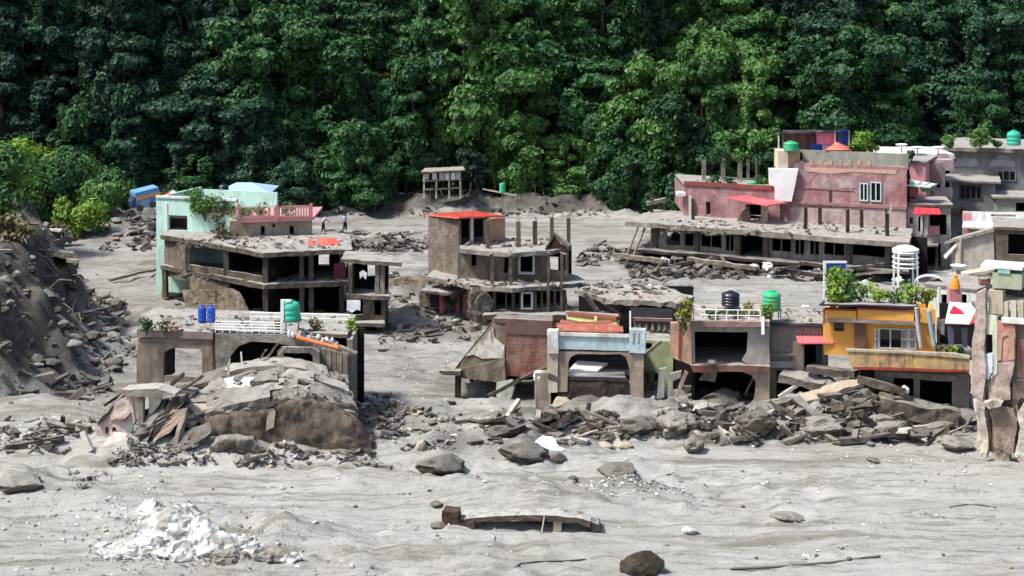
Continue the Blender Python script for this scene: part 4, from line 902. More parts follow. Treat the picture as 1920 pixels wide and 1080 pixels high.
tank('water_tank', 1411, 350, 155, 20, 11, TANKG, 'low green tub on the maroon terrace behind the parapet', zb=ZR(350, 155))
for (x, b, Yb, w, h, m, l) in ((1345, 350, 155, 4.0, 1.0, L_MID, 'low muddy green plants along the maroon parapet'), (1340, 304, 158.5, 3.4, 1.4, L_MID, 'creeper over the left pergola pillars'), (1385, 304, 158.5, 3.4, 1.3, L_LITE, 'creeper over the right pergola pillars'), (1432, 352, 155, 1.6, .9, L_LITE, 'small green plants between the green tub and the white wall'), (1620, 288, 150, 2.4, 1.9, L_BRT, 'bright yellow green shrub on the roof right of the parasol'), (1600, 290, 150.5, 1.2, 1.2, L_LITE, 'little green plant beside the coral parasol')): bush('terrace_plant', x, b, Yb, w, h, m, l, 'plant', leaf=.2)

# ---------- cluster between the maroon wall and the grey building
t = thing('pink_house', R(1710, 380, 150), 'pink upper rooms with a pale flat canopy right of the maroon wall', 'house')
P, Q = W(1680, 152), W(1735, 151); shell(t, P, Q, 5, 1, ZR(304, 151.5), .2, [(1682, 326, 1707, 336)], PINK, .01, roof=CONCL, over=.2, slab=.15)
P, Q = W(1655, 148.8), W(1722, 148.3); shell(t, P, Q, 2.4, 3, ZR(346, 148.5), .15, [(1700, 369, 1716, 373), (1672, 369, 1690, 373)], mat('coral_render', (.70, .26, .22), (.55, .2, .18)), .01, roof=None)
sheet([R(1640, 341, 147.4), R(1745, 350, 146), R(1757, 345, 148.5), R(1640, 325, 149.8)], 'canopy', mat('pale_teal_sheet', (.50, .60, .58), (.40, .48, .46), stain=(.7, .7, .68)), t, .12, 8)
MB().plate([R(1724, 350, 146.2), R(1756, 348, 146.6), R(1750, 356, 147.4), R(1728, 358, 147.2)], .1).build('green_board', mat('green_board', (.12, .32, .18), (.1, .22, .14)), t)
rbox(1735, 306, 1768, 346, 153, 3, 'brown_room', mat('plum_brown', (.20, .13, .12), (.14, .09, .09), stain=(.32, .28, .26)), t, .02)
rbox(1650, 289, 1790, 298, 156, 7, 'rear_roof_slab', WHITE, t, .02); rbox(1745, 300, 1788, 320, 154, 2, 'balcony_box', mat('mauve_render', (.42, .31, .31), (.32, .25, .25)), t, .02)
rbox(1764, 320, 1772, 372, 154, .4, 'balcony_pier', WHITE, t); rbox(1750, 352, 1786, 370, 153.5, .3, 'balcony_front', mat('mauve_render', ()), t, .02)
for (x, y) in ((1690, 274), (1720, 279), (1759, 279)):
    d_ = thing('satellite_dish', R(x, y+12, 156), 'small white rooftop dish, %s of the three above the pink house' % {1690: 'leftmost', 1720: 'middle one', 1759: 'rightmost'}[x], 'dish')
    MB().lathe(R(x, y+1, 156), [(.1, 0), (.4, .1), (.55, .22), (.53, .24), (.38, .14)], 14).build('dish_bowl', WHITEC, d_); MB().tube([R(x, y+13, 156), R(x, y, 156)], .05, 6).build('mast', METAL, d_)
bush('roof_plant', 1709, 302, 151, .7, 1.0, L_MID, 'small dark plant on the flat roof of the pink house', 'plant', leaf=.15)
t = thing('corner_house', R(1740, 490, 146), 'narrow muddy house with red awning and white doors right of the maroon wall', 'house')
P, Q = W(1700, 146.5), W(1782, 146); shell(t, P, Q, 5, -.2, ZR(388, 146), .2, [(1722, 406, 1732, 434), (1743, 402, 1775, 440), (1736, 456, 1764, 500), (1706, 408, 1712, 420)], mat('dusty_white_render', (.42, .40, .38), (.33, .31, .30), stain=(.18, .15, .13), mudz=1.0), .02, roof=CONC)
sheet([R(1712, 401, 144.6), R(1764, 401, 144.6), R(1757, 387, 146.4), R(1717, 387, 146.4)], 'awning', mat('crimson_sheet', (.60, .05, .06), (.5, .05, .06)), t, .08, 6)
flat([(1712, 459), (1760, 459), (1755, 446), (1720, 445)], ZR(458, 145), .15, 'porch_slab', CONCL, t, .04)
for x in (1714, 1757): post(x, 460, 506, 145, 5, 'porch_post', CONC, t)
for x in (1728, 1738): MB().fbox(P, Q, pr(P, Q, x-2, 404, x+2, 440), -.08, -.003).build('door_jamb', WHITE, t)
rbox(1742, 424, 1762, 440, 145.8, .15, 'red_step_wall', PINK, t, .02)
rbox(1668, 398, 1698, 440, 146.5, .3, 'side_panel', mat('mauve_render', ()), t, .03)
MB().beam(R(1662, 445, 143), R(1672, 380, 143), .13, .13).build('leaning_pole', WOODL, t)

# ---------- grey concrete building
t = thing('grey_building', R(1850, 420, 163), 'unpainted grey concrete building with a flat roof at the right edge, below the teal tank', 'building')
P, Q = W(1781, 166), W(1960, 163); shell(t, P, Q, 9, -.5, ZR(284, 164.5), .25, [(1870, 321, 1903, 338), (1788, 332, 1796, 345)], GREYB, .02, roof=CONCL, over=.9, slab=.35)
w = window(t, P, Q, (1869, 319, 1905, 339), METAL, .1, 3, off=-.04); pane(w, P, Q, (1871, 322, 1903, 337), .12)
MB().fbox(P, Q, pr(P, Q, 1781, 296, 1960, 299), -.09, -.003).build('ledge', GREYB, t)
for xc in (1812, 1880):
    a = pr(P, Q, xc-24, 290, xc+24, 320); mb = MB(); pts = [(xc+24*math.cos(th), 312-20*math.sin(th)) for th in np.linspace(0, math.pi, 9)]; mb.ppoly(P, Q, pts, .04, -.05).build('arch_plaster', mat('pale_grey_plaster', (.33, .335, .34), (.25, .255, .26), 1), t)
P, Q = W(1783, 160.5), W(1866, 159.5); shell(t, P, Q, 4.5, -.5, ZR(342, 160), .2, [(1800, 348, 1840, 373)], GREYB, .02, roof=CONCL, over=.5, slab=.18)
w = window(t, P, Q, (1799, 347, 1841, 374), mat('brown_shutter', (.09, .06, .06), (.06, .045, .045)), .12, 4, off=-.04); pane(w, P, Q, (1802, 349, 1838, 372), .12)
MB().fbox(P, Q, pr(P, Q, 1775, 398, 1868, 402), -.3, -.003).build('red_ledge', REDTRIM, t)
P, Q = W(1868, 158), W(1960, 157.4); shell(t, P, Q, 4.5, -.5, ZR(372, 158), .2, [(1905, 380, 1925, 396)], mat('green_grey_render', (.28, .29, .25), (.2, .21, .18)), .02, roof=CONCL, over=.3, slab=.18)
tank('water_tank', 1901, 271, 162.5, 26, 27, TANKT, 'teal water tank on the grey building roof', ribs=3, zb=ZR(272, 162.5))
for (x, w, h, m, l) in ((1780, 1.6, 1.3, L_LITE, 'round green potted shrub at the left roof corner of the grey building'), (1838, 1.9, 2.0, L_LITE, 'taller green shrub in the middle of the grey building roof'), (1870, 1.2, .8, L_MID, 'low dark plant left of the teal tank'), (1805, 1.0, .5, L_YEL, 'low yellowish plants on the ledge below the grey window')):
    if x == 1805: bush('ledge_plant', x, 400, 158.6, w, h, m, l, 'plant', leaf=.14)
    else: bush('roof_plant', x, 275, 163.5, w, h, m, l, 'plant', leaf=.18)

# ---------- white roofed house below the grey building
t = thing('white_roof_house', R(1860, 520, 137), 'house with a long white parapet and broken gable front below the grey building', 'house')
P, Q = W(1806, 142), W(1965, 141); zz = ZR(412, 141.5)
MB().wall(P, Q, zz-.9, ZR(398, 141.5), .2, [pr(P, Q, 1858, 402, 1905, 406)]).build('parapet', WHITE, t, .02)
sheet([R(1804, 424, 139.5), R(1965, 436, 139), R(1965, 413, 142.4), R(1808, 413, 142.4)], 'roof_sheet', mat('bright_white_sheet', (.80, .80, .79), (.68, .68, .66), 1, stain=(.45, .43, .4), sa=.4), t, .14)
MB().wall(W(1806, 141.9), W(1806.5, 141.9)+Vector((7, 0)), -.5, zz-.91, .2).build('front_wall', CREAM, t, .03)
rbox(1806, 400, 1832, 455, 141.9, .2, 'salmon_wall', PINK, t, .02)
P, Q = W(1776, 136.5), W(1868, 134.5)
MB().ppoly(P, Q, [(1784, 520), (1784, 466), (1800, 448), (1862, 432), (1866, 505), (1850, 508)], .25).build('gable_wall', mat('gable_render', (.36, .34, .31), (.28, .26, .24), .9, stain=(.20, .17, .15)), t, .03)
MB().ppoly(P, Q, [(1772, 458), (1775, 452), (1862, 428), (1866, 433), (1800, 450)], 3.0, -.4).build('gable_roof', CONCL, t, .05)
MB().ppoly(P, Q, [(1794, 450), (1802, 448), (1801, 500), (1793, 500)], .3, -.32).build('pale_column', CREAM, t, .02); MB().ppoly(P, Q, [(1772, 478), (1795, 455), (1797, 460), (1776, 484)], .3, -.5).build('brace', WHITE, t)
P, Q = W(1868, 134), W(1965, 133); shell(t, P, Q, 5, -.5, ZR(430, 134), .2, [(1890, 440, 1965, 478)], CONC, .03, roof=CONC, over=.2)
MB().plate([R(1775, 519, 131), R(1866, 505, 131.5), R(1960, 500, 131.5), R(1960, 494, 134), R(1868, 496, 134), R(1780, 512, 134)], .2).build('lower_eave', WOODL, t, .05)

# ---------- roofs and objects behind the yellow house
t = thing('buried_house', R(1735, 575, 104), 'cream and white low house behind the yellow house, under the white arched canopy', 'house')
P, Q = W(1735, 106), W(1830, 104); shell(t, P, Q, 4, 0, ZR(540, 105), .15, [(1765, 552, 1776, 575), (1802, 552, 1812, 572)], mat('mint_white_render', (.60, .64, .60), (.5, .54, .5), stain=(.3, .3, .27)), .02, roof=CONCL, over=.1, slab=.12)
for x in (1760, 1780, 1796): rbox(x, 540, x+4, 578, 103.6, .2, 'white_post', WHITE, t)
a = thing('arched_canopy', R(1742, 540, 107), 'white shallow arched canopy roof behind the garden of the yellow house', 'canopy')
mb = MB(); A0, A1 = [], []
for k in range(9):
    th = math.pi*(k/8); A0.append(R(1742-28*math.cos(th), 531-15*math.sin(th), 106.5)); A1.append(R(1742-28*math.cos(th), 529-15*math.sin(th), 109))
for k in range(8): mb.add([A0[k], A0[k+1], A1[k+1], A1[k], A0[k]-Vector((0, 0, .08)), A0[k+1]-Vector((0, 0, .08)), A1[k+1]-Vector((0, 0, .08)), A1[k]-Vector((0, 0, .08))], [(0, 1, 2, 3), (7, 6, 5, 4), (1, 0, 4, 5), (3, 2, 6, 7)])
mb.build('arched_roof', WHITEC, a); post(1716, 529, 560, 106.6, 3, 'post', WHITE, a); post(1768, 529, 560, 106.6, 3, 'post', WHITE, a)
o = thing('orange_figure', R(1792, 541, 102.5), 'small orange robed statue beside the white arched canopy', 'statue')
MB().lathe(R(1791, 541, 102.5), [(.3, 0), (.27, .3), (.2, .55), (.17, .62)], 10).build('robe', plain('orange_robe', (.80, .30, .03), .8), o, .03); MB().lathe(R(1792, 521, 102.5), [(.05, 0), (.11, .06), (.11, .15), (.04, .22)], 10).build('head', plain('orange_robe', ()), o)
rbox(1781, 541, 1803, 580, 102.3, .7, 'plinth', PINK, o, .02)
o = thing('white_basin', R(1797, 520, 116), 'round white basin on a slim post right of the arched canopy', 'basin')
MB().lathe(R(1797, 506, 116), [(.15, 0), (.4, .1), (.55, .32), (.5, .34), (.2, .2)], 16).build('bowl', WHITEC, o); MB().tube([R(1797, 560, 116), R(1797, 502, 116)], .16, 8).build('post', CREAM, o)
MB().tube([R(1800, 495, 116), R(1802, 445, 116)], .09, 8).build('upright', CREAM, o)
# white slatted tank stand
o = thing('slatted_stand', R(1698, 530, 110), 'round white slatted stand like a cage on tall legs behind the yellow house garden', 'stand')
c = R(1698, 500, 111); r = .82
for y in (472, 482, 492, 500):
    z = ZR(y, 111); MB().tube([(c.x+r*math.cos(k*math.pi/8), c.y+r*math.sin(k*math.pi/8), z) for k in range(17)], .055, 6, False).build('ring', WHITEC, o)
MB().lathe((c.x, c.y, ZR(470, 111)), [(.05, .38), (.5, .3), (.86, .12), (.86, .02), (.0, .02)], 18).build('cover', WHITEC, o)
for k in range(4):
    th = math.pi/4+k*math.pi/2; p = Vector((c.x+r*math.cos(th), c.y+r*math.sin(th), ZR(472, 111))); MB().beam(p, Vector((c.x+1.02*math.cos(th), c.y+1.02*math.sin(th), 2.0)), .1, .1).build('leg', WHITEC, o)
b = thing('blue_tank_in_frame', R(1566, 525, 110), 'blue square tank in a white frame behind the left end of the roof garden', 'tank')
rbox(1550, 494, 1586, 524, 110, 1.1, 'tank_body', TANKB, b, .03); rbox(1544, 490, 1549, 560, 109.9, .15, 'frame_post', WHITEC, b); rbox(1549.2, 490, 1588, 493.5, 109.9, .15, 'frame_rail', WHITEC, b)
for k in range(3): rbox(1556+k*10, 496, 1558+k*10, 522, 109.92, .05, 'tank_rib', TANKB, b)
t = thing('rear_roof_terrace', R(1640, 560, 104), 'muddy flat roof terrace behind the yellow house garden', 'building')
MB().prism([W(1600, 103), W(1735, 103), W(1735, 114), W(1590, 114)], 3.0, 3.3).build('roof_slab', CONCL, t, .08); MB().wall(W(1600, 103.3), W(1735, 103.3), 0, 2.98, .2).build('front_wall', CREAM, t)
# ------------------------------------------------------------------ front row of houses
# ---------- black void house, dentil wall
t = thing('caved_in_house', R(1175, 610, 112), 'caved in house under a mud covered slab, dark and open in front', 'building ruin')
z1 = zcave = ZR(552, 113.5)
flat([(1083, 541), (1130, 560), (1190, 563), (1268, 566), (1300, 556), (1250, 538), (1180, 534), (1110, 530)], z1, .35, 'roof_slab', CONCL, t, .14)
MB().wall(W(1085, 119), W(1300, 118), 0, z1-.3, .2).build('rear_wall', INT, t)
MB().prism([W(1090, 113), W(1300, 113), W(1300, 119), W(1090, 119)], .3, .6).build('floor_slab', INT, t)
for k, (a, b, w, m) in enumerate((((1098, 552), (1130, 600), .25, CONCD), ((1130, 566), (1165, 590), .2, WOOD), ((1160, 590), (1178, 562), .18, CONC), ((1205, 566), (1245, 592), .3, WOODL), ((1215, 596), (1240, 566), .16, CONCL), ((1110, 590), (1190, 583), .3, CONCD), ((1180, 588), (1200, 588), .25, WHITE))):
    MB().beam(R(*a, 113.2), R(*b, 112.6), w, w).build('fallen_beam', m, t, .05)
o = MB().ppoly(W(1185, 111.8), W(1215, 111.8), [(1198, 556), (1205, 556), (1204, 575), (1197, 583), (1190, 580), (1196, 570)], .04).build('red_flag', CLOTHR, None, .03); tag(o, 'red cloth hanging like a flag in front of the caved in house', 'cloth')
t = thing('dentil_wall_house', R(1225, 640, 106), 'low brown house wall with white balusters left of the roof garden', 'house')
P, Q = W(1188, 107), W(1262, 106.5)
MB().wall(P, Q, 0, ZR(598, 106.8), .25, [pr(P, Q, 1208, 632, 1240, 650)]).build('front_wall', BROWNW, t, .03)
for x in (1200, 1212, 1224, 1236, 1247): MB().fbox(P, Q, pr(P, Q, x-2, 606, x+2, 619), -.08, -.003).build('baluster', CREAM, t)
MB().fbox(P, Q, pr(P, Q, 1188, 596, 1262, 602), -.2, -.003).build('coping', mat('plum_coping', (.20, .12, .11), (.14, .09, .085), top=.6), t, .02)
MB().prism([P+Vector((0, .3)), Q+Vector((0, .3)), W(1262, 112), W(1180, 112)], ZR(600, 106.8)-.3, ZR(600, 106.8)-.1).build('roof_slab', INT, t, .03); MB().wall(*back(P, Q, 2), 0, 3, .15).build('rear_wall', INT, t)
# yellow parapet
t = thing('pale_yellow_parapet_house', R(1110, 640, 107), 'pale yellow parapet with red coping above the broken red roof', 'house')
P, Q = W(1064, 109), W(1158, 106); MB().ppoly(P, Q, [(1064, 590), (1157, 601), (1156, 618), (1064, 598)], .25).build('parapet_wall', PALEY, t)
MB().ppoly(P, Q, [(1064, 585), (1158, 594), (1157, 600.5), (1064, 589.5)], .45, -.1).build('coping', mat('brown_red_coping', (.25, .09, .05), (.18, .07, .04)), t); MB().ppoly(P, Q, [(1116, 592), (1122, 592), (1121, 613), (1116, 611)], .1, -.11).build('pilaster', PALEY, t)
MB().ppoly(P, Q, [(1064, 599), (1156, 619), (1156, 690), (1064, 690)], .25).build('lower_wall', BRICK, t)
MB().prism([P+Vector((0, .3)), Q+Vector((0, .3)), W(1160, 112), W(1060, 113)], 2.6, 2.8).build('roof_slab', CONC, t)
# ---------- red wall ruin on stilts
t = thing('red_wall_ruin', R(935, 752, 101), 'broken house with red brick wall and white plaster patch standing on dark stilts', 'building ruin')
P, Q = W(845, 101.5), W(1036, 100); Pf, Qf = back(P, Q, -1.0)
MB().ppoly(P, Q, [(856, 690), (925, 602), (948, 600), (948, 702), (858, 692)], .3).build('gable_wall', BROWNW, t, .05)
MB().ppoly(P, Q, [(872, 668), (905, 634), (925, 612), (926, 632), (946, 648), (946, 672), (905, 672), (888, 664)], .06, -.07).build('plaster_patch', mat('white_plaster', (.62, .60, .55), (.42, .39, .33), 2.2, stain=(.16, .13, .08), sa=.8), t, .03)
MB().ppoly(P, Q, [(949, 626), (1036, 630), (1036, 708), (949, 704)], .28).build('red_wall', REDW, t, .03)
MB().ppoly(P, Q, [(926, 596), (1036, 601), (1036, 629), (949, 625), (949, 606), (926, 602)], .4, -.08).build('upper_band', mat('dark_brown_band', (.15, .085, .07), (.10, .06, .05), top=.5), t, .03)
MB().ppoly(P, Q, [(852, 692), (948, 672), (950, 714), (1000, 712), (935, 716), (858, 706)], 2.6, -.25).build('base_beam', BROWNW, t, .05)
MB().ppoly(P, Q, [(830, 690), (868, 690), (868, 699), (834, 698)], 2.6, -.7).build('broken_slab', CONC, t, .06)
MB().plate([R(925, 600, 101.1), R(1036, 600, 100.3), R(1036, 590, 104.5), R(934, 590, 105)], .2).build('roof_slab', CONCD, t, .05); MB().plate([R(852, 690, 101.4), R(925, 600, 101.1), R(934, 590, 105), R(866, 676, 105.4)], .18).build('sloping_slab', CONCD, t, .05)
MB().prism([W(870, 101.9), W(1030, 100.9), W(1030, 105), W(875, 105.5)], ZR(706, 101)-.1, ZR(706, 101)+.12).build('floor_slab', CONCD, t, .04)
for (x, y0, y1, Yc, w) in ((859, 699, 762, 101, 11), (919, 706, 758, 101, 14), (884, 700, 748, 105, 8)): post(x, y0, y1, Yc, w, 'stilt', CONCD, t, .4, .03)
o = MB().beam(R(917, 742, 99.4), R(975, 712, 99), .28, .2).beam(R(975, 712, 99), R(1024, 690, 99), .22, .16).build('leaning_log', ROCKD, None, .05); tag(o, 'dark log leaning from the rubble up to the blue parapet house', 'log')
o = MB().ppoly(W(925, 100), W(965, 99.5), [(932, 718), (960, 712), (963, 728), (955, 752), (934, 762), (930, 735)], .12).build('leaning_board', mat('pale_teal_board', (.45, .52, .47), (.34, .38, .34), 1.5, stain=(.2, .17, .13)), None, .04); tag(o, 'pale green board leaning under the red wall ruin', 'board')

# ---------- house with the pale blue parapet
Y = 98; t = thing('blue_parapet_house', R(1115, 750, Y), 'house shell with a pale blue parapet over a wide rounded opening', 'building ruin')
P, Q = W(1027, 98.3), W(1208, 97.6); zt, zp = ZR(658, 98), ZR(622, 98)
MB().wall(W(1046, 98.2), W(1208, 97.6), ZR(656, 98), ZR(629, 98), .22).build('parapet_wall', LBLUE, t, .015)
MB().fbox(P, Q, pr(P, Q, 1046, 625, 1200, 631), -.12, -.003).build('parapet_coping', WHITE, t, .01)
MB().fbox(P, Q, pr(P, Q, 1027, 619, 1047, 661), -.25, .4).build('corner_block', WHITE, t, .03); MB().fbox(P, Q, pr(P, Q, 1180, 618, 1210, 661), -.15, .5).build('corner_block', LBLUE, t, .03)
for x in (1186, 1196): MB().fbox(P, Q, pr(P, Q, x-1.5, 622, x+1.5, 640), -.2, -.153).build('corner_rib', WHITE, t)
MB().fbox(P, Q, pr(P, Q, 1180, 584, 1183, 620), 0, .12).build('corner_rod', WHITEC, t)
FRM = mat('tan_frame_render', (.36, .29, .225), (.26, .205, .16), .8, stain=(.15, .115, .085), sa=.6)
s_in = [(1063, 657), (1170, 659), (1178, 664), (1182, 680), (1186, 760), (1206, 760), (1208, 657), (1027, 655), (1027, 720), (1062, 720), (1064, 680), (1068, 668), (1080, 664), (1165, 664), (1174, 672), (1176, 740), (1186, 745)]
MB().ppoly(P, Q, [(1027, 661), (1046, 660), (1046, 735), (1029, 735)], .35, -.1).build('left_pier', mat('sunlit_tan_render', (.50, .45, .37), (.40, .35, .28), .9, stain=(.25, .2, .15)), t, .02)  # paler than the frame: sunlight on the left side put into the colour
MB().ppoly(P, Q, [(1047, 660), (1180, 661), (1180, 668), (1172, 669), (1164, 664), (1082, 664), (1070, 669), (1065, 680), (1064, 735), (1047, 735)], .3).build('arched_frame', FRM, t, .02)
MB().ppoly(P, Q, [(1171, 664), (1207, 662), (1207, 765), (1184, 765), (1180, 690)], .32).build('right_pier', FRM, t, .03)
MB().ppoly(P, Q, [(1064, 706), (1172, 708), (1178, 716), (1064, 713)], .5, .05).build('sill', CONCD, t, .02)
MB().ppoly(P, Q, [(1047, 714), (1184, 717), (1184, 765), (1047, 760)], .4, .06).build('lower_wall', CONCD, t, .08)
MB().wall(*back(P, Q, 6.5), 0, ZR(676, 98), .2).build('rear_wall', REDW, t, .03)
MB().prism([P+Vector((.2, .6)), Q+Vector((-.2, .6)), Q+Vector((-.2, 6.4)), P+Vector((.2, 6.4))], ZR(706, 98)-.2, ZR(706, 98)-.02).build('floor_slab', INT, t, .03)
for x in (0, 1):
    a = (P if x == 0 else Q-Vector((.2, 0))); MB().box((a.x, a.y+.5, 0), (a.x+.2, a.y+6.3, zt-.16)).build('side_wall', FRM, t, .02)
o = MB().hexa([R(1064, 702, 98.7), R(1118, 703, 98.7), R(1140, 690, 101), R(1082, 688, 101), R(1064, 696, 98.7), R(1118, 697, 98.7), R(1140, 680, 101), R(1082, 676, 101)]).build('white_slab', WHITEC, None, .02); tag(o, 'clean white slab tilted inside the blue parapet house', 'slab')
rbox(1064, 700, 1171, 706, 98.35, .35, 'window_ledge', WHITE, t)
for i, (x0, y0, x1, y1, dy) in enumerate(((1034, 606, 1150, 604, 4.4), (1036, 610, 1160, 612, 3.4), (1036, 616, 1168, 618, 2.4), (1040, 620, 1160, 624, 1.5), (1050, 602, 1165, 622, 5.4))):
    MB().beam(R(x0, y0, 98.4+dy), R(x1, y1, 98.2+dy), .9, .1, .15*(i % 3-1)).build('roof_plank', mat('rust_planks', (.36, .095, .06), (.22, .07, .05), 2, stain=(.4, .22, .17)), t, .04)
o = thing('white_column', R(1016, 797, 94.9), 'broken concrete column with sunlight painted on its left face left of the blue parapet house', 'column')
MB().beam(R(1017, 800, 94.9), R(1015, 697, 94.9), .72, .6).build('shaft', FRM, o, .03); MB().box((R(1003, 0, 94.9).x-.01, 94.75, ZR(797, 94.9)), (R(1010, 0, 94.9).x, 95.3, ZR(704, 94.9))).build('painted_sun_edge', WHITE, o, .02)  # white strip paints the sunlight on the column's left face
MB().beam(R(1016, 700, 94.9), R(1043, 712, 95.6), .35, .3).build('broken_bracket', FRM, o, .04); MB().lathe(R(1009, 712, 94.9), [(.3, 0), (.32, .2), (.2, .45)], 9).build('broken_cap', WHITE, o, .05)

# ---------- lime green wall house
t = thing('lime_wall_house', R(1225, 720, 102), 'narrow lime green wall between the blue parapet and the salmon house', 'house')
P, Q = W(1203, 102.5), W(1262, 102); MB().wall(P, Q, 0, ZR(641, 102), .25, [pr(P, Q, 1207, 643, 1222, 655), pr(P, Q, 1205, 700, 1236, 745)]).build('front_wall', GREENW, t, .02)
MB().wall(*back(P, Q, 2.5), 0, ZR(641, 102), .15).build('rear_wall', INT, t); MB().prism([P+Vector((0, .26)), Q+Vector((0, .26)), Q+Vector((0, 3)), P+Vector((0, 3))], ZR(641, 102)-.25, ZR(641, 102)-.05).build('roof_slab', CONC, t)
for x in (1205, 1219): MB().ppoly(P, Q, [(x, 695), (x+8, 694), (x+6, 745), (x-2, 745)], .3, -.32).build('muddy_pier', BROWNW, t, .04)
MB().beam(R(1206, 668, 101), R(1240, 640, 101), .18, .18).build('diagonal_beam', WOOD, t)

# ---------- salmon and grey house with garden roof
t = thing('salmon_pier_house', R(1350, 760, 97), 'two storey house with a salmon side pier, a huge dark hole and a roof garden', 'building ruin')
P, Q = W(1256, 97.5), W(1443, 96.8); zt, zf = ZR(611, 97), ZR(688, 97)
GR = mat('grey_tan_render', (.30, .285, .265), (.20, .185, .165), .8, stain=(.42, .38, .33), sa=.5)
MB().ppoly(P, Q, [(1296, 612), (1443, 614), (1443, 684), (1402, 683), (1392, 676), (1401, 660), (1403, 623), (1302, 622), (1303, 682), (1296, 682)], .28).build('upper_wall', GR, t, .02)
MB().ppoly(P, Q, [(1257, 606), (1296, 604), (1297, 684), (1264, 672), (1256, 660)], .5, -.12).build('salmon_pier', SALMON, t, .03)
MB().ppoly(P, Q, [(1273, 606), (1277, 606), (1276, 672), (1272, 670)], .06, -.19).build('rust_streak', REDTRIM, t)
MB().ppoly(P, Q, [(1294, 682), (1443, 684), (1443, 695), (1300, 695)], 5.0, -.35).build('floor_slab', mat('maroon_slab_edge', (.20, .07, .06), (.12, .07, .055), 1.2, stain=(.20, .16, .12), top=.7), t, .05)
MB().ppoly(P, Q, [(1294, 600), (1443, 601), (1443, 611), (1294, 611)], 5.4, -.4).build('roof_slab', mat('dusty_red_slab', (.30, .18, .15), (.2, .13, .11), 1.2, top=.8), t, .03)
MB().wall(*back(P, Q, 4.6), 0, zt, .2).build('rear_wall', INT, t)
for s in (1296, 1438): a = onplane(P, Q, s, 650)[0]; MB().fbox(P, Q, (a, a+.2, 0, zt-.02), .52, 4.58).build('side_wall', INT, t, .02)
MB().ppoly(P, Q, [(1384, 696), (1443, 696), (1443, 765), (1412, 765), (1416, 735), (1417, 715), (1408, 703), (1395, 699)], .4).build('lower_arch_pier', FRM, t, .03)
MB().ppoly(P, Q, [(1236, 690), (1250, 688), (1252, 700), (1246, 705), (1246, 742), (1232, 745)], .35, -.3).build('tilted_leg', GR, t, .03); MB().ppoly(P, Q, [(1254, 700), (1278, 694), (1276, 706), (1262, 712), (1262, 740), (1252, 742)], .35, -.3).build('tilted_leg', GR, t, .03); MB().ppoly(P, Q, [(1266, 738), (1284, 692), (1290, 696), (1272, 742)], .35, -.5).build('tilted_leg', FRM, t, .03)
MB().fbox(P, Q, pr(P, Q, 1427, 592, 1433, 624), -.5, -.36).build('drain_pipe', WHITEC, t)
MB().ppoly(P, Q, [(1300, 697), (1345, 697), (1340, 720), (1310, 716), (1318, 704)], .3, .3).build('broken_lintel', CONCL, t, .06); MB().beam(R(1398, 740, 98.5), R(1416, 700, 98.3), .25, .12).build('fallen_strut', CONCL, t, .03); MB().beam(R(1364, 764, 97.2), R(1386, 744, 98), .12, .1).build('fallen_strut', WOODL, t)
MB().lathe(R(1336, 682, 96.9), [(.2, 0), (.28, .1), (.2, .22)], 8).build('mud_lump', CREAM, t, .06)
zr2 = ZR(601, 97)+.02
pts = [R(1300, 590, 97.0), R(1425, 592, 96.8)]; pts = [(p.x, p.y-.1, zr2) for p in pts]
g = thing('roof_railing', (R(1360, 0, 97).x, 97, zr2), 'white rail fence along the roof garden of the salmon pier house', 'railing'); railing(g, pts, .62, .03, 2, 6)
for (x, w, h, m, l, lf, dy) in ((1287, 1.1, 1.5, L_YEL, 'big yellow green shrub spilling over the left corner of the salmon house roof', .13, -.4), (1282, .9, 1.0, L_DRY, 'dry brown green shrub hanging at the left roof corner below the yellow green one', .12, -.6), (1335, 1.1, .55, L_MID, 'low dark plants behind the white rail, left part', .1, .5), (1375, 1.6, .6, L_MID, 'low grey green plants behind the white rail, middle part', .1, .5), (1437, 1.0, .9, L_BRT, 'bright green bushy plant under the green water tank', .12, .3), (1405, .9, .8, L_YEL, 'thin pale plants between the black and the green tank', .1, 1.2)):
    bush('roof_plant', x, 0, 97+dy, w, h, m, l, 'plant', leaf=lf, zb=zr2-.5 if x < 1285 else (zr2-.1 if x < 1290 else zr2))
tank('water_tank', 1370, 580, 99.5, 34, 27, TANKK, 'black water tank on the roof behind the white rail', zb=zr2+.35)
tag(rbox(1350, 582, 1392, 600, 99, 1.2, 'low_plinth', CONC, None, .02), 'low muddy block base under the black water tank', 'plinth')

tk = tank('water_tank', 1447, 580, 98.2, 34, 34, TANKG, 'vivid green water tank on a slim metal stand at the right roof corner', zb=ZR(579, 98.2))
sd = thing('tank_stand', R(1447, 606, 98.2), 'slim metal stand under the vivid green water tank', 'stand')
for (dx, dy) in ((-.45, -.4), (.45, -.4), (-.45, .4), (.45, .4)): p = R(1447, 580, 98.2); MB().beam((p.x+dx, p.y+dy, zr2-.2), (p.x+dx, p.y+dy, p.z-.06), .06, .06).build('leg', METAL, sd)
MB().box((p.x-.55, p.y-.5, p.z-.06), (p.x+.55, p.y+.5, p.z)).build('platform', METAL, sd)
o = rbox(1505, 575, 1518, 600, 103, .5, 'white_block', WHITE, None, .02); tag(o, 'white upright block behind the grey block room', 'block')

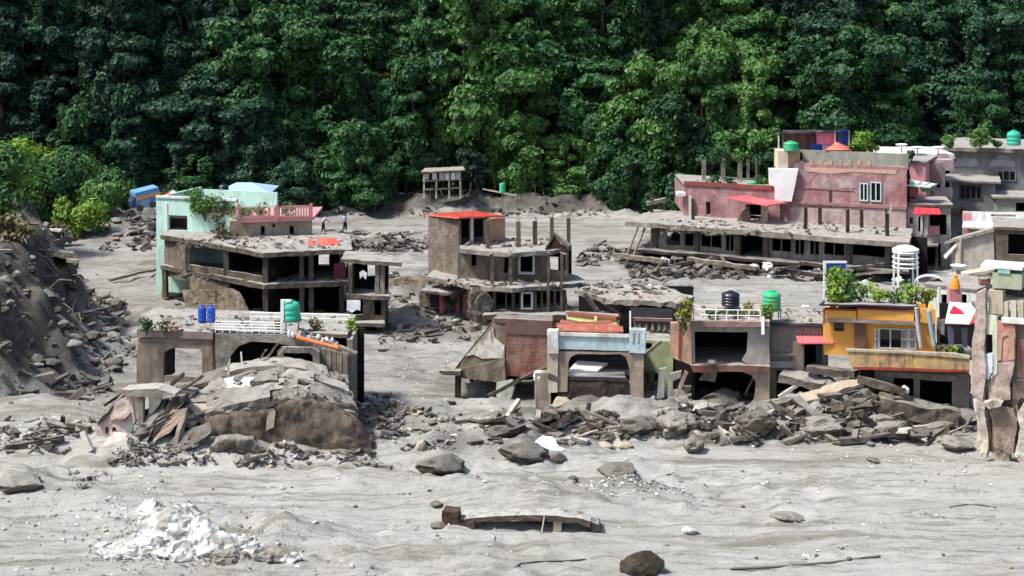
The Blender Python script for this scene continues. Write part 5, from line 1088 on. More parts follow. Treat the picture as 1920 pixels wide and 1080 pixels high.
# ---------- grey block room with awning
t = thing('grey_block_room', R(1495, 695, 98), 'grey block room with a coral awning over its door', 'house')
P, Q = W(1443, 98), W(1553, 97.6)
shell(t, P, Q, 4.5, ZR(694, 98), ZR(611, 98), .22, [(1508, 645, 1542, 690)], mat('grey_block_render', (.235, .215, .20), (.17, .155, .14), .9, stain=(.33, .31, .29), courses=.5), .02, roof=None)
MB().prism([P+Vector((-.1, -.3)), Q+Vector((.1, -.3)), Q+Vector((.1, 5)), P+Vector((-.1, 5))], ZR(611, 98)+.01, ZR(611, 98)+.1).build('roof_sheet', TANKK, t); MB().prism([P+Vector((0, .2)), Q+Vector((0, .2)), Q+Vector((0, 4.8)), P+Vector((0, 4.8))], ZR(611, 98)+.11, ZR(611, 98)+.18).build('roof_cover', CONCL, t, .02)
sheet([R(1497, 643, 96.4), R(1563, 643, 96.3), R(1552, 629, 97.7), R(1493, 629, 97.8)], 'awning', ROOFRED, t, .06, 8)
rbox(1443, 664, 1488, 668, 97.6, .2, 'ledge', CONCL, t, .01); rbox(1443, 677, 1487, 690, 97.7, .15, 'vent_block', mat('pale_block', (.36, .36, .34), (.27, .27, .26)), t, .02)
rbox(1530, 648, 1541, 690, 98.6, .1, 'door_leaf', plain('slate_door', (.12, .15, .17)), t); rbox(1487, 640, 1507, 694, 97.7, .12, 'door_pier', FRM, t, .02)
MB().wall(W(1443, 98.3), W(1560, 97.8), 0, ZR(752, 98), .2).build('base_wall', CONCD, t, .05); MB().wall(*back(P, Q, 4.6), 0, ZR(695, 98), .2).build('rear_base_wall', INT, t); rbox(1443, 694, 1456, 752, 98, .4, 'pier', FRM, t, .03)

# ---------- yellow house
t = thing('yellow_house', R(1680, 780, 95), 'ochre yellow house with white shuttered window and stained balcony parapet', 'house')
P, Q = W(1545, 96.5), W(1754, 95.2); zt = ZR(602, 96); z0 = ZR(672, 95.5)
MB().wall(P, Q, z0, zt, .25, [pr(P, Q, 1565, 607, 1581, 619), pr(P, Q, 1649, 617, 1690, 652)]).build('front_wall', YELLOW, t, .01)
MB().wall(*back(P, Q, 1.5), z0, zt-.01, .2).build('inner_wall', INT, t); MB().wall(*back(P, Q, 6), z0-.3, zt, .2).build('rear_wall', YELLOW, t)
d = (Q-P).normalized()
for a in (P, Q-d*.25): p1 = a+Vector((.0, .26)); v_ = Vector((-d.y, d.x))*5.7; MB().hexa([V3(p1, z0), V3(p1+d*.25, z0), V3(p1+d*.25+v_, z0), V3(p1+v_, z0), V3(p1, zt-.01), V3(p1+d*.25, zt-.01), V3(p1+d*.25+v_, zt-.01), V3(p1+v_, zt-.01)]).build('side_wall', YELLOW, t)
for (x0, x1) in ((1548, 1606), (1608, 1713)):
    MB().fbox(P, Q, pr(P, Q, x0, 579, x1, 597), -.5, -.3).build('parapet_panel', YELLOW, t)
    MB().fbox(P, Q, pr(P, Q, x0-1, 597, x1+1, 601.5), -.56, -.25).build('parapet_trim', REDTRIM, t, .01); MB().fbox(P, Q, pr(P, Q, x0-1, 575.5, x1+1, 579), -.56, -.25).build('parapet_trim', REDTRIM, t)
MB().fbox(P, Q, pr(P, Q, 1544, 577, 1547.5, 604), -.52, -.28).build('parapet_post', REDTRIM, t); MB().fbox(P, Q, pr(P, Q, 1725, 577, 1754, 603), -.35, -.15).build('parapet_panel', YELLOW, t)
a, b = back(P, Q, -.6); nr_ = Vector((-d.y, d.x)); MB().prism([a+d*.1, b-d*1.0, b-d*1.0+nr_*6.6, a+d*1.3+nr_*6.6], zt+.0, zt+.18).build('roof_slab', CONCL, t); zg = ZR(575, 95.8)
mb = MB()
MB().plate([R(1536, 570, 95.6), R(1640, 573, 95.2), R(1720, 577, 94.9), R(1718, 566, 98), R(1545, 564, 98.5)], .09).build('roof_edge_sheet', TANKK, t, .03); MB().plate([R(1545, 569, 95.8), R(1718, 574, 95.2), R(1718, 562, 99.5), R(1550, 560, 100)], .02).build('garden_bed', CONCL, t, .03)
MB().fbox(P, Q, pr(P, Q, 1602, 602, 1623, 658), -.25, -.003).build('brown_pillar', mat('brown_pillar', (.17, .085, .06), (.12, .07, .055)), t, .01)
# window with shutters
w = window(t, P, Q, (1647, 615, 1692, 654), WHITE, .07, 2, off=-.02); pane(w, P, Q, (1650, 618, 1689, 651), .14)
for i, (x0, x1) in enumerate(((1640, 1650), (1690, 1703), (1704, 1718))):
    s = MB(); r = pr(P, Q, x0, 616, x1, 655); a_, b_, c_, e_ = r; fr = .055
    for rr in ((a_, a_+fr, c_, e_), (b_-fr, b_, c_, e_), (a_+fr, b_-fr, c_, c_+fr), (a_+fr, b_-fr, e_-fr, e_), (a_+fr, b_-fr, (c_+e_)/2-fr/2, (c_+e_)/2+fr/2)): s.fbox(P, Q, rr, -.1, -.04)
    sh_ = s.build('shutter', mat('white_blue_shutter', (.62, .68, .76), (.55, .60, .68), 2, bmp=.05), t)
    n = 8
    for k in range(n):
        zc_ = c_+fr+(e_-c_-2*fr)*(k+.5)/n; MB().fbox(P, Q, (a_+fr, b_-fr, zc_-.035, zc_+.03), -.075, -.055).build('louvre', mat('louvre_grey', (.35, .38, .43), (.3, .33, .38)), sh_)
w = window(t, P, Q, (1564, 606, 1582, 620), mat('brown_frame', (.10, .05, .03)), .05, 1, off=-.02); pane(w, P, Q, (1566, 608, 1580, 618), .1)
MB().tube([R(1718, 577, 94.6), R(1721, 612, 94.7), R(1727, 652, 94.7)], .11, 8).build('down_pipe', mat('pale_pipe', (.5, .52, .52)), t); MB().tube([R(1741, 582, 94.4), R(1746, 615, 94.5), R(1752, 648, 94.6)], .13, 8).build('down_pipe', mat('blue_pipe', (.34, .48, .55)), t)
# balcony parapet, slab and ground floor
Pb, Qb = W(1590, 94.8), W(1818, 93.2)
MB().ppoly(Pb, Qb, [(1588, 659), (1700, 663), (1790, 667), (1818, 673), (1818, 694), (1700, 690), (1596, 688)], .22).build('balcony_parapet', YBALC, t, .02)
MB().ppoly(Pb, Qb, [(1586, 655), (1700, 659), (1790, 663), (1819, 669), (1818, 672.5), (1700, 662.5), (1588, 658.5)], .4, -.08).build('parapet_coping', CREAM, t, .02); MB().ppoly(Pb, Qb, [(1600, 688.5), (1700, 690.5), (1818, 694.5), (1818, 698), (1700, 695), (1610, 693)], 2.2, -.05).build('balcony_slab', REDTRIM, t, .02)
Pg, Qg = W(1640, 95.4), W(1818, 94.2)
MB().wall(Pg, Qg, 0, ZR(700, 95)+.15, .25, [pr(Pg, Qg, *o) for o in ((1676, 709, 1713, 745), (1725, 714, 1785, 800))]).build('ground_wall', mat('ground_floor_render', (.22, .195, .17), (.15, .13, .11), .8, stain=(.30, .27, .24)), t, .02)
MB().fbox(Pg, Qg, pr(Pg, Qg, 1650, 699, 1795, 709), -.12, -.003).build('lintel', CONCL, t, .02); MB().wall(*back(Pg, Qg, 4), 0, ZR(695, 95), .2).build('ground_rear_wall', INT, t)
for s0 in (0, .99): a_ = Pg.lerp(Qg, s0); MB().box((a_.x, a_.y+.3, 0), (a_.x+.2, a_.y+4, ZR(700, 95))).build('ground_side_wall', INT, t)
# garden
for (x, b, Yb, w_, h, m, l, lf) in ((1565, 572, 97, 1.5, 2.0, L_BRT, 'tall bright green leafy plant at the left end of the yellow house roof', .18), (1588, 572, 97.2, 1.1, 1.7, L_LITE, 'tall green plant beside the bright one on the yellow house roof', .16), (1612, 574, 97.4, 1.4, .9, L_LITE, 'medium green plants on the yellow house roof, left of the middle', .12), (1645, 574, 97.2, 1.7, .95, L_BRT, 'bright green herb bed in the middle of the yellow house roof', .12), (1680, 575, 97, 1.7, .8, L_LITE, 'grassy green bed right of the middle on the yellow house roof', .11), (1712, 577, 96.6, 1.6, 1.1, L_BRT, 'bright feathery plant at the right end of the yellow house roof', .12), (1738, 582, 96.6, 1.0, 1.0, L_YEL, 'yellow green plant at the right roof corner beside the pipes', .12)):
    bush('garden_plant', x, b, Yb, w_, h+.15, m, l, 'plant', leaf=lf, zb=zg-.02)
for (x, w_, m, l) in ((1782, .9, L_BRT, 'leafy pot plant on the balcony right of the yellow house'), (1764, .7, L_DRY, 'withered pot plant left of the leafy one on the balcony'), (1800, .5, L_MID, 'small dark pot plant at the right end of the balcony')):
    bush('balcony_plant', x, 668, 94.6, w_, .7, m, l, 'plant', leaf=.1)
# dark annex with washing
t = thing('washing_annex', R(1790, 680, 95.5), 'dark open veranda with washing and a red trimmed awning right of the yellow house', 'annex')
P, Q = W(1757, 96.5), W(1842, 95.8); MB().wall(*back(P, Q, 3), ZR(680, 96), ZR(590, 96), .2).build('rear_wall', INT, t); MB().wall(P, Q, ZR(612, 96), ZR(600, 96), .2).build('beam', mat('dark_red_beam', (.18, .03, .03)), t)
MB().prism([P, Q, Q+Vector((0, 3.3)), P+Vector((0, 3.3))], ZR(668, 96)-.2, ZR(668, 96)).build('floor_slab', CONC, t)
for x in (1760, 1838): post(x, 600, 672, 96.2, 5, 'post', CONCL, t)
MB().plate([R(1772, 604, 95), R(1818, 606, 94.8), R(1836, 570, 97.5), R(1780, 566, 98)], .08).build('awning_sheet', WHITEC, t); MB().plate([R(1780, 586, 96.1), R(1812, 590, 96), R(1820, 576, 97.3), R(1788, 572, 97.5)], .03).build('awning_cover', plain('crimson_cloth', (.6, .02, .05)), t)
MB().plate([R(1818, 606, 94.7), R(1842, 602, 94.7), R(1842, 570, 97.5), R(1836, 570, 97.6)], .1).build('awning_flap', mat('flap_red', (.45, .06, .05)), t)
for (x, y0, y1, w_, m, l) in ((1768, 598, 628, 8, plain('grey_cloth', (.3, .31, .34), .9), 'grey cloth hanging at the left post of the washing annex'), (1784, 612, 648, 12, plain('slate_cloth', (.13, .15, .2), .9), 'slate blue cloth hanging in the middle of the washing annex'), (1808, 614, 652, 12, plain('dusty_blue_cloth', (.2, .23, .3), .9), 'dusty blue cloth hanging at the right of the washing annex')):
    o = MB().ppoly(W(x-20, 95.7), W(x+20, 95.7), [(x-w_/2, y0), (x+w_/2, y0), (x+w_*.35, y1), (x-w_*.4, y1-3)], .04).build('hanging_cloth', m, None, .05); tag(o, l, 'cloth')

# ---------- ruined tower at the right edge
t = thing('ruined_tower', R(1875, 880, 86), 'torn open pink and red painted tower of rooms at the right picture edge', 'building ruin')
P, Q = W(1824, 87.5), W(1960, 86)
TAN = mat('pinkish_mud_render', (.42, .32, .28), (.28, .21, .175), 1.6, stain=(.55, .50, .44), sa=.6, patch=(.20, .15, .12), pa=.7, bmp=.6)
PALEC = mat('pale_peeling_render', (.52, .47, .40), (.36, .30, .24), 1.5, stain=(.24, .19, .15), sa=.7, patch=(.62, .58, .52), pa=.6, bmp=.6)
def pp(pix, t_, off, nm, m, r=.05, sg=.25): return MB().ppoly(P, Q, pix, t_, off).build(nm, m, t, r, seg=sg)
pp([(1832, 548), (1850, 541), (1850, 600), (1847, 650), (1848, 700), (1845, 748), (1829, 742), (1820, 735), (1823, 712), (1822, 690), (1825, 640), (1830, 610)], .5, -.2, 'left_pier', TAN)
pp([(1828, 746), (1836, 742), (1850, 750), (1848, 780), (1853, 810), (1851, 858), (1843, 848), (1838, 856), (1836, 838), (1831, 825), (1833, 790)], .45, -.15, 'left_pier_foot', PALEC, .07)
pp([(1849, 588), (1870, 592), (1869, 700), (1861, 706), (1861, 627), (1849, 626)], .3, 0, 'pale_green_strip', mat('pale_green_strip', (.60, .64, .48), (.48, .50, .38), 1, stain=(.3, .27, .2)), .02)
pp([(1850, 627), (1861, 627), (1861, 661), (1850, 662)], .1, .25, 'dark_pane', INT, 0); pp([(1844, 663), (1861, 662), (1860, 708), (1850, 712), (1845, 690)], .25, -.05, 'pale_blue_strip', mat('light_blue_strip', (.56, .64, .72), (.45, .52, .58), 1.5), .03)
pp([(1870, 600), (1903, 612), (1903, 674), (1884, 678), (1866, 676)], .3, .02, 'red_panel', mat('dusty_coral_wall', (.48, .18, .135), (.36, .15, .12), 1.1, stain=(.34, .24, .19), sa=.7, patch=(.5, .33, .26)), .03)
pp([(1872, 640), (1880, 622), (1893, 620), (1902, 632), (1902, 674), (1897, 674), (1896, 638), (1889, 628), (1880, 632), (1877, 674), (1872, 676)], .05, -.04, 'arch_trim', SALMON, .01)
pp([(1852, 712), (1862, 704), (1868, 679), (1901, 677), (1898, 700), (1893, 722), (1896, 750), (1878, 748), (1856, 752)], .35, .05, 'lower_panel', TAN, .06)
pp([(1848, 752), (1868, 746), (1884, 750), (1880, 758), (1858, 762)], 1.0, -.5, 'broken_ledge', PALEC, .06)
pp([(1904, 608), (1965, 618), (1965, 640), (1904, 637)], .3, .9, 'right_back_wall', INT, 0); pp([(1906, 638), (1965, 642), (1965, 716), (1904, 712)], .3, .3, 'right_red_wall', REDW, .03)
pp([(1898, 714), (1965, 718), (1965, 752), (1912, 748), (1904, 770), (1897, 752)], .4, .2, 'right_lower_wall', CONC, .05)
pp([(1856, 764), (1880, 759), (1898, 766), (1908, 760), (1912, 775), (1903, 815), (1900, 846), (1888, 850), (1880, 842), (1868, 850), (1858, 838), (1862, 800)], .7, -.1, 'core_mass', mat('brown_core', (.21, .155, .12), (.13, .095, .075), 1, patch=(.30, .25, .20), pa=.5, bmp=.9), .08)
pp([(1862, 838), (1876, 846), (1892, 842), (1894, 862), (1886, 882), (1874, 876), (1866, 868)], .6, .0, 'tan_foot', TANR, .08)
pp([(1909, 772), (1920, 756), (1965, 750), (1965, 862), (1916, 868), (1903, 850), (1907, 830), (1913, 800)], .45, -.2, 'foreground_wall', PALEC, .08)
pp([(1870, 874), (1892, 866), (1935, 872), (1935, 886), (1880, 885)], .8, -.6, 'fallen_foot', TANR, .08)
for zz_ in (602, 700): MB().prism([P+Vector((.9, .5)), Q+Vector((0, .6)), Q+Vector((0, 5)), P+Vector((1.3, 5))], ZR(zz_, 87)-.2, ZR(zz_, 87)).build('floor_slab', CONC, t, .04)
pp([(1838, 604), (1965, 612), (1965, 868), (1912, 868), (1904, 852), (1845, 850)], .3, .45, 'backing_wall', mat('shaded_mud_render', (.24, .19, .155), (.14, .11, .09), 1.2, patch=(.32, .26, .21), pa=.6, bmp=.6), .05, .4)
MB().wall(*back(P+Vector((.9, 0)), Q, 4), 0, ZR(600, 87), .2).build('rear_wall', INT, t, .03)
for (a_, b_) in (((1862, 850), (1850, 770)), ((1905, 780), (1899, 752)), ((1846, 745), (1858, 700))): MB().beam(R(*a_, 86.4), R(*b_, 86.6), .06, .06).build('bent_bar', ROCKD, t, .03, seg=.2)
MB().fbox(P, Q, pr(P, Q, 1854, 545, 1881, 588), .05, .8).build('cream_block', CREAM, t, .03)
for (x, m) in ((1885, WOODL), (1900, WOODL), (1913, CREAM)): MB().fbox(P, Q, pr(P, Q, x-5, 566, x+5, 600), .1, .4).build('parapet_post', m, t, .02)
MB().fbox(P, Q, pr(P, Q, 1878, 598, 1965, 608), -.1, .09).build('parapet_sill', WHITE, t, .02)
b = thing('rooftop_box', R(1890, 545, 87.4), 'green grey box with teal cloth on top of the ruined tower', 'box')
MB().fbox(P, Q, pr(P, Q, 1860, 514, 1914, 543), .2, 1.8).build('box_body', mat('sage_box', (.36, .40, .28), (.28, .31, .22), stain=(.2, .22, .15)), b, .02); MB().fbox(P, Q, pr(P, Q, 1838, 500, 1916, 505), .1, 1.9).build('box_board', WHITE, b, .02)
MB().fbox(P, Q, pr(P, Q, 1870, 506, 1893, 514), .12, .19).build('teal_cloth', mat('teal_cloth', (.3, .58, .48)), b, .02)
rbox(1862, 543, 1908, 552, 88, 1.4, 'box_base', mat('dark_box_base', (.05, .05, .05)), b)
o = rbox(1840, 524, 1858, 536, 87.6, .5, 'brick_lump', REDW, None, .05); tag(o, 'dark red brick lump on top of the left tower pier', 'brick')
# ------------------------------------------------------------------ the wrecked house at the left front
t = thing('wrecked_house', R(430, 850, 90), 'wrecked front house with its roof collapsed into a muddy heap, square window frame standing behind', 'building ruin')
P, Q = W(257, 96.4), W(402, 95.6)
FR2 = mat('brown_frame_render', (.245, .205, .165), (.15, .12, .095), .8, stain=(.09, .07, .055), sa=.6, top=.8)
MB().ppoly(P, Q, [(259, 634), (398, 634), (400, 716), (388, 716), (379, 700), (379, 660), (374, 654), (322, 653), (308, 660), (306, 700), (306, 718), (256, 718)], .3).build('window_wall', FR2, t, .03)
MB().fbox(P, Q, pr(P, Q, 306, 706, 388, 717), .02, .28).build('sill', FR2, t, .02); MB().fbox(P, Q, pr(P, Q, 294, 656, 309, 710), .31, 1.6).build('reveal_panel', CONCD, t, .02)
MB().fbox(P, Q, pr(P, Q, 258, 619, 401, 633), -.15, .5).build('roof_band', mat('mauve_band', (.22, .17, .16), (.14, .11, .10), 1, top=.8), t, .03)
MB().fbox(P, Q, pr(P, Q, 400, 619, 404, 716), -.05, .3).build('dark_post', CONCD, t)
za = ZR(619, 96)
P2, Q2 = W(402, 95.4), W(660, 94.5)
MB().prism([P+Vector((0, .52)), Q+Vector((0, .52)), Q2+Vector((-.3, .4)), Q2+Vector((-.3, 6.2)), P+Vector((.4, 6.0))], za-.22, za-.02).build('roof_slab', CONC, t, .05)
MB().ppoly(P2, Q2, [(404, 626), (548, 628), (600, 634), (640, 650), (655, 662), (655, 672), (600, 655), (560, 650), (520, 643), (470, 640), (446, 650), (432, 668), (420, 690), (404, 700)], .25).build('torn_wall', CONCL, t, .03, seg=.4)
# rounded second window frame
MB().ppoly(P2, Q2, [(524, 655), (532, 647), (590, 648), (602, 656), (604, 700), (592, 700), (590, 664), (584, 658), (536, 658), (534, 672), (545, 690), (530, 684)], .3, -.5).build('round_window_frame', CONCL, t, .02)
for k in range(5): MB().ppoly(P2, Q2, [(603+k*10, 652+k*2), (612+k*10, 654+k*2), (611+k*10, 765), (603+k*10, 765)], .12, -.12-.03*(k % 2)).build('wall_panel', CONCL if k % 2 else FR2, t, .03)
p1, q1 = back(P2, Q2, 3.2); MB().wall(p1, q1, 0, za-.25, .2).build('rear_wall', INT, t); MB().wall(P2+Vector((.1, .3)), Q2+Vector((0, .3)), 0, ZR(700, 95), .2).build('inner_wall', INT, t)
MB().box((Q2.x-.3, Q2.y+.2, 0), (Q2.x, Q2.y+3.4, za-.25)).build('side_wall', CONCL, t, .02)
MB().beam(R(485, 690, 94), R(525, 640, 94.2), .16, .1).beam(R(470, 700, 94), R(500, 655, 94.2), .1, .08).beam(R(500, 690, 93.9), R(540, 650, 94.1), .12, .1).build('splintered_timber', WOOD, t, .06, seg=.3); MB().beam(R(452, 660, 94.3), R(454, 690, 94.3), .08, .08).build('bent_bar', WHITE, t)
# draped collapsed roof
def loft(rows, thick, n=60, m=14, amp=.12, seed=3):
    mb = MB(); G_ = []
    def samp(row, u):
        s = u*(len(row)-1); i = min(int(s), len(row)-2); return row[i].lerp(row[i+1], s-i)
    for j in range(m+1):
        v = j/m*(len(rows)-1); a = min(int(v), len(rows)-2); f = v-a; L = []
        for i in range(n+1):
            u = i/n; p = samp(rows[a], u).lerp(samp(rows[a+1], u), f)
            L.append(p+Vector((0, 0, 1))*(noise.fractal(p*.9+Vector((seed, 0, 0)), .8, 2.1, 6)*amp+(noise.noise(p*Vector((.6, .6, .6))[0]+Vector((4, seed, 0)))>.12)*amp*.55)); 
        G_.append(L)
    N = (n+1)*(m+1); vs = [p for L in G_ for p in L]+[p-Vector((0, 0, thick)) for L in G_ for p in L]; fs = []
    for j in range(m):
        for i in range(n):
            a = j*(n+1)+i; fs += [(a, a+1, a+n+2, a+n+1), (N+a+n+1, N+a+n+2, N+a+1, N+a)]
    for i in range(n): fs += [(i+1, i, N+i, N+i+1), (m*(n+1)+i, m*(n+1)+i+1, N+m*(n+1)+i+1, N+m*(n+1)+i)]
    for j in range(m): fs += [(j*(n+1), (j+1)*(n+1), N+(j+1)*(n+1), N+j*(n+1)), ((j+1)*(n+1)+n, j*(n+1)+n, N+j*(n+1)+n, N+(j+1)*(n+1)+n)]
    mb.add(vs, fs); return mb, samp
C0 = [R(*p, 94) for p in ((318, 738), (360, 722), (388, 712), (430, 692), (470, 684), (520, 680), (565, 684), (610, 698), (652, 716))]
C1 = [R(*p, 92) for p in ((296, 752), (335, 742), (390, 728), (430, 712), (480, 700), (530, 698), (575, 706), (620, 722), (658, 742))]
C2 = [R(*p, 90.2) for p in ((300, 772), (335, 760), (380, 752), (430, 742), (480, 730), (530, 722), (580, 728), (622, 742), (662, 758))]
C3 = [R(*p, 88.9) for p in ((330, 792), (350, 778), (385, 780), (430, 776), (480, 766), (540, 750), (590, 748), (630, 758), (672, 782))]
DRAPE = mat('silt_draped_slab', (.15, .13, .108), (.065, .055, .045), 1.1, stain=(.04, .032, .026), sa=.7, top=.45, bmp=1)
mb, samp = loft([C0, C1, C2, C3], .3, n=110, m=40, amp=.34); mb.build('collapsed_roof', DRAPE, t)
rs_ = random.Random(21)
for iu in range(8):
    for iv in range(3):
        if rs_.random() < .2: continue
        u0 = (iu+rs_.uniform(-.3, .2))/8; u1 = u0+rs_.uniform(.12, .24); v0 = max(0, iv+rs_.uniform(-.2, .3)); v1 = v0+rs_.uniform(.5, 1.0); rows_ = [C0, C1, C2, C3]; qd = []
        dz = [rs_.uniform(.05, .65) for _ in range(4)]
        for (uu, vv, z_) in ((u0, v1, dz[0]), (u1, v1+rs_.uniform(-.2, .2), dz[1]), (u1+rs_.uniform(-.05, .05), v0, dz[2]), (u0+.03, v0, dz[3])):
            uu = min(max(uu, 0), 1); vv = min(vv, 2.98); a_ = int(vv); qd.append(samp(rows_[a_], uu).lerp(samp(rows_[min(a_+1, 3)], uu), vv-a_)+Vector((0, 0, z_*.75)))
        MB().plate(qd, rs_.uniform(.14, .3)).build('broken_slab', rs_.choice((DRAPE, DRAPE, RUB1, RUB2, MUDLUMP, CONC)), t, .09, seg=.3)
mb, _ = loft([[p+Vector((0, .3, .25)) for p in C0[3:8]], [p+Vector((0, 0, .38)) for p in C1[3:8]]], .22, 24, 6, .12, 8); mb.build('broken_slab', CONCL, t)
for (pts, th, m) in (([(600, 705, 91.5), (648, 728, 91), (655, 742, 90.4), (598, 722, 90.6)], .3, CONC), ([(540, 700, 91.6), (590, 708, 91.4), (588, 722, 90.6), (530, 712, 90.8)], .28, CONCL), ([(478, 704, 91.8), (540, 716, 91.4), (536, 728, 90.6), (480, 712, 91)], .2, CONC), ([(580, 738, 90.2), (640, 752, 89.9), (668, 780, 88.8), (600, 760, 89)], .3, CONC), ([(396, 742, 90.6), (440, 724, 91.2), (450, 736, 90.4), (400, 764, 89.4)], .15, TANR), ([(350, 770, 89.4), (402, 742, 90.8), (398, 772, 89.2), (352, 790, 88.8)], .15, TANR)):
    MB().plate([R(*p)+Vector((0, 0, .22)) for p in pts], th).build('broken_slab', m, t, .1, seg=.35)
MB().plate([R(*p)+Vector((0, 0, 1.15)) for p in ((420, 750, 91.0), (440, 746, 91.4), (486, 746, 91.5), (484, 765, 90.7), (472, 786, 89.8), (455, 772, 90.3), (438, 790, 89.6), (428, 772, 90.3))], .06).build('white_plaster_patch', mat('fresh_white_plaster', (.82, .81, .78), (.70, .69, .66), 2), t, .07, seg=.3)
Pf, Qf = W(380, 88.9), W(705, 88.4)
WALLF = mat('brown_mud_face', (.135, .105, .08), (.06, .045, .036), .8, stain=(.20, .165, .135), sa=.6, bmp=.9, patch=(.045, .032, .026), pa=.7)
MB().ppoly(Pf, Qf, [(384, 780), (440, 776), (500, 764), (560, 750), (625, 756), (668, 780), (685, 812), (712, 858), (712, 875), (520, 875), (500, 850), (470, 832), (400, 834), (386, 850)], .5).build('mud_caked_wall', WALLF, t, .2, seg=.3, smooth=True)
MB().ppoly(Pf, Qf, [(500, 772), (516, 768), (514, 800), (500, 806)], .05, -.1).build('pale_streak', TANR, t, .04, seg=.3); MB().ppoly(Pf, Qf, [(380, 800), (402, 800), (404, 838), (386, 838)], .3, .35).build('inner_block', CREAM, t, .05)
MB().ppoly(W(260, 90), W(660, 90.2), [(262, 780), (330, 760), (400, 770), (660, 770), (690, 860), (262, 860)], .2, 1.2).build('inner_dark_wall', INT, t)
# left torn sheets and panels
Pl, Ql = W(180, 89.5), W(350, 88.6)
PW = mat('dirty_white_panel', (.60, .56, .50), (.46, .41, .36), 1.6, stain=(.40, .20, .16), sa=.6)
MB().ppoly(Pl, Ql, [(182, 800), (200, 772), (226, 748), (244, 742), (252, 790), (240, 832), (224, 850), (196, 846), (184, 836)], .2).build('torn_white_panel', PW, t, .06, seg=.3)
for (x, y) in ((200, 806), (213, 806)): MB().ppoly(Pl, Ql, [(x-2, y-5), (x+3, y-6), (x+3, y+7), (x-1, y+6)], .05, -.06).build('slot_shade', INT, t)  # near-black plates paint the shade of two small openings
MB().ppoly(Pl, Ql, [(242, 742), (262, 740), (262, 776), (250, 798), (242, 796)], .2, .1).build('white_panel', PW, t, .03); MB().ppoly(Pl, Ql, [(275, 742), (303, 738), (296, 760), (276, 784)], .2, .2).build('white_panel', PW, t, .03)
MB().ppoly(Pl, Ql, [(262, 734), (271, 734), (271, 790), (262, 800)], .25, -.2).build('pier', FR2, t, .02); MB().ppoly(Pl, Ql, [(228, 728), (300, 726), (330, 736), (300, 742), (238, 742)], 1.2, -.3).build('lintel_slab', mat('lintel_mauve', (.26, .23, .20), (.16, .14, .12), 1, top=.9), t, .07, seg=.35)
MB().plate([R(185, 790, 89.2), R(232, 740, 89.4), R(240, 728, 89.6), R(228, 733, 90.8), R(196, 776, 90.8)], .2).build('torn_edge', ROCKD, t, .1, seg=.3)
MB().hexa([R(232, 858, 88.1), R(262, 860, 88.1), R(262, 858, 89.4), R(232, 856, 89.4), R(328, 744, 88.6), R(356, 738, 88.6), R(352, 740, 90.4), R(326, 744, 90.4)]).build('tilted_slab', CONCD, t, .12, seg=.35)
MB().hexa([R(272, 836, 88.2), R(318, 812, 88.2), R(316, 808, 89.2), R(272, 832, 89.2), R(322, 768, 88.5), R(350, 766, 88.5), R(350, 764, 89.4), R(322, 766, 89.4)]).build('tan_sheet', mat('tan_sheet', (.38, .29, .22), (.28, .21, .16), 1.2), t, .08, seg=.35)
MB().beam(R(330, 845, 88), R(346, 770, 88.6), .3, .3).build('crooked_column', FR2, t, .06, seg=.3)
for (pts, m, th) in (([(236, 850, 88.0), (262, 800, 88.8), (300, 752, 89.8), (318, 748, 89.6), (292, 800, 88.4), (262, 856, 87.6)], CONCD, .18), ([(262, 812, 88.9), (300, 770, 89.6), (352, 728, 91.0), (372, 732, 90.6), (330, 780, 89.2), (286, 822, 88.3)], DRAPE, .2), ([(330, 790, 89.0), (352, 752, 90.2), (410, 712, 91.6), (440, 716, 91.2), (404, 756, 89.9), (362, 800, 88.7)], RUB2, .22), ([(205, 790, 89.4), (228, 756, 89.9), (262, 742, 90.2), (256, 760, 89.6), (232, 792, 88.8)], REDW, .1), ([(300, 852, 87.8), (330, 818, 88.3), (392, 792, 88.6), (400, 812, 88.2), (350, 846, 87.6)], RUB1, .2), ([(190, 846, 88.2), (214, 812, 88.7), (236, 818, 88.3), (226, 858, 87.7)], PW, .12)): MB().plate([R(*p)+Vector((0, 0, .1)) for p in pts], th).build('torn_slab', m, t, .09, seg=.3)
MB().beam(R(172, 845, 87.8), R(155, 808, 88), .2, .3).build('fallen_board', PW, t, .03)
for (a, b, w) in (((195, 760), (250, 722), .14), ((208, 772), (236, 730), .1), ((345, 700), (300, 742), .15), ((380, 705), (330, 740), .12)): MB().beam(R(*a, 90), R(*b, 91), w, w).build('broken_rod', ROCKD, t, .04, seg=.3)
MB().ppoly(W(400, 87.6), W(540, 87.5), [(398, 835), (420, 826), (470, 828), (520, 850), (548, 872), (400, 872)], 1.0).build('mud_toe', MUDLUMP, t, .25, seg=.3, smooth=True)
# on its roof
zr3 = za-.0
for i, (x, l) in enumerate(((379, 'left one of the two small blue tanks on the wrecked house roof'), (396, 'right one of the two small blue tanks on the wrecked house roof'))): tank('water_tank', x, 0, 98.3, 16, 30, TANKB, l, 'blue twin tanks', ribs=3, zb=zr3+.02)
tk = tank('water_tank', 548, 597, 95.4, 34, 36, TANKT, 'teal water tank leaning beside a white post on the wrecked house', ribs=3, tilt=-.10, zb=ZR(600, 95.4))
o = thing('white_post', R(530, 625, 95), 'white upright post beside the teal tank on the wrecked house', 'post'); rbox(526, 566, 532, 626, 95.0, .12, 'shaft', WHITEC, o); rbox(526, 562, 545, 566, 95.0, .12, 'arm', WHITEC, o)
o = thing('tank_pedestal', R(548, 620, 95.6), 'low metal frame under the teal tank', 'stand')
for dx in (-.35, .35): MB().beam(R(548, 600, 95.4)+Vector((dx, 0, 0)), R(548, 622, 95.4)+Vector((dx, 0, 0)), .07, .07).build('leg', METAL, o)
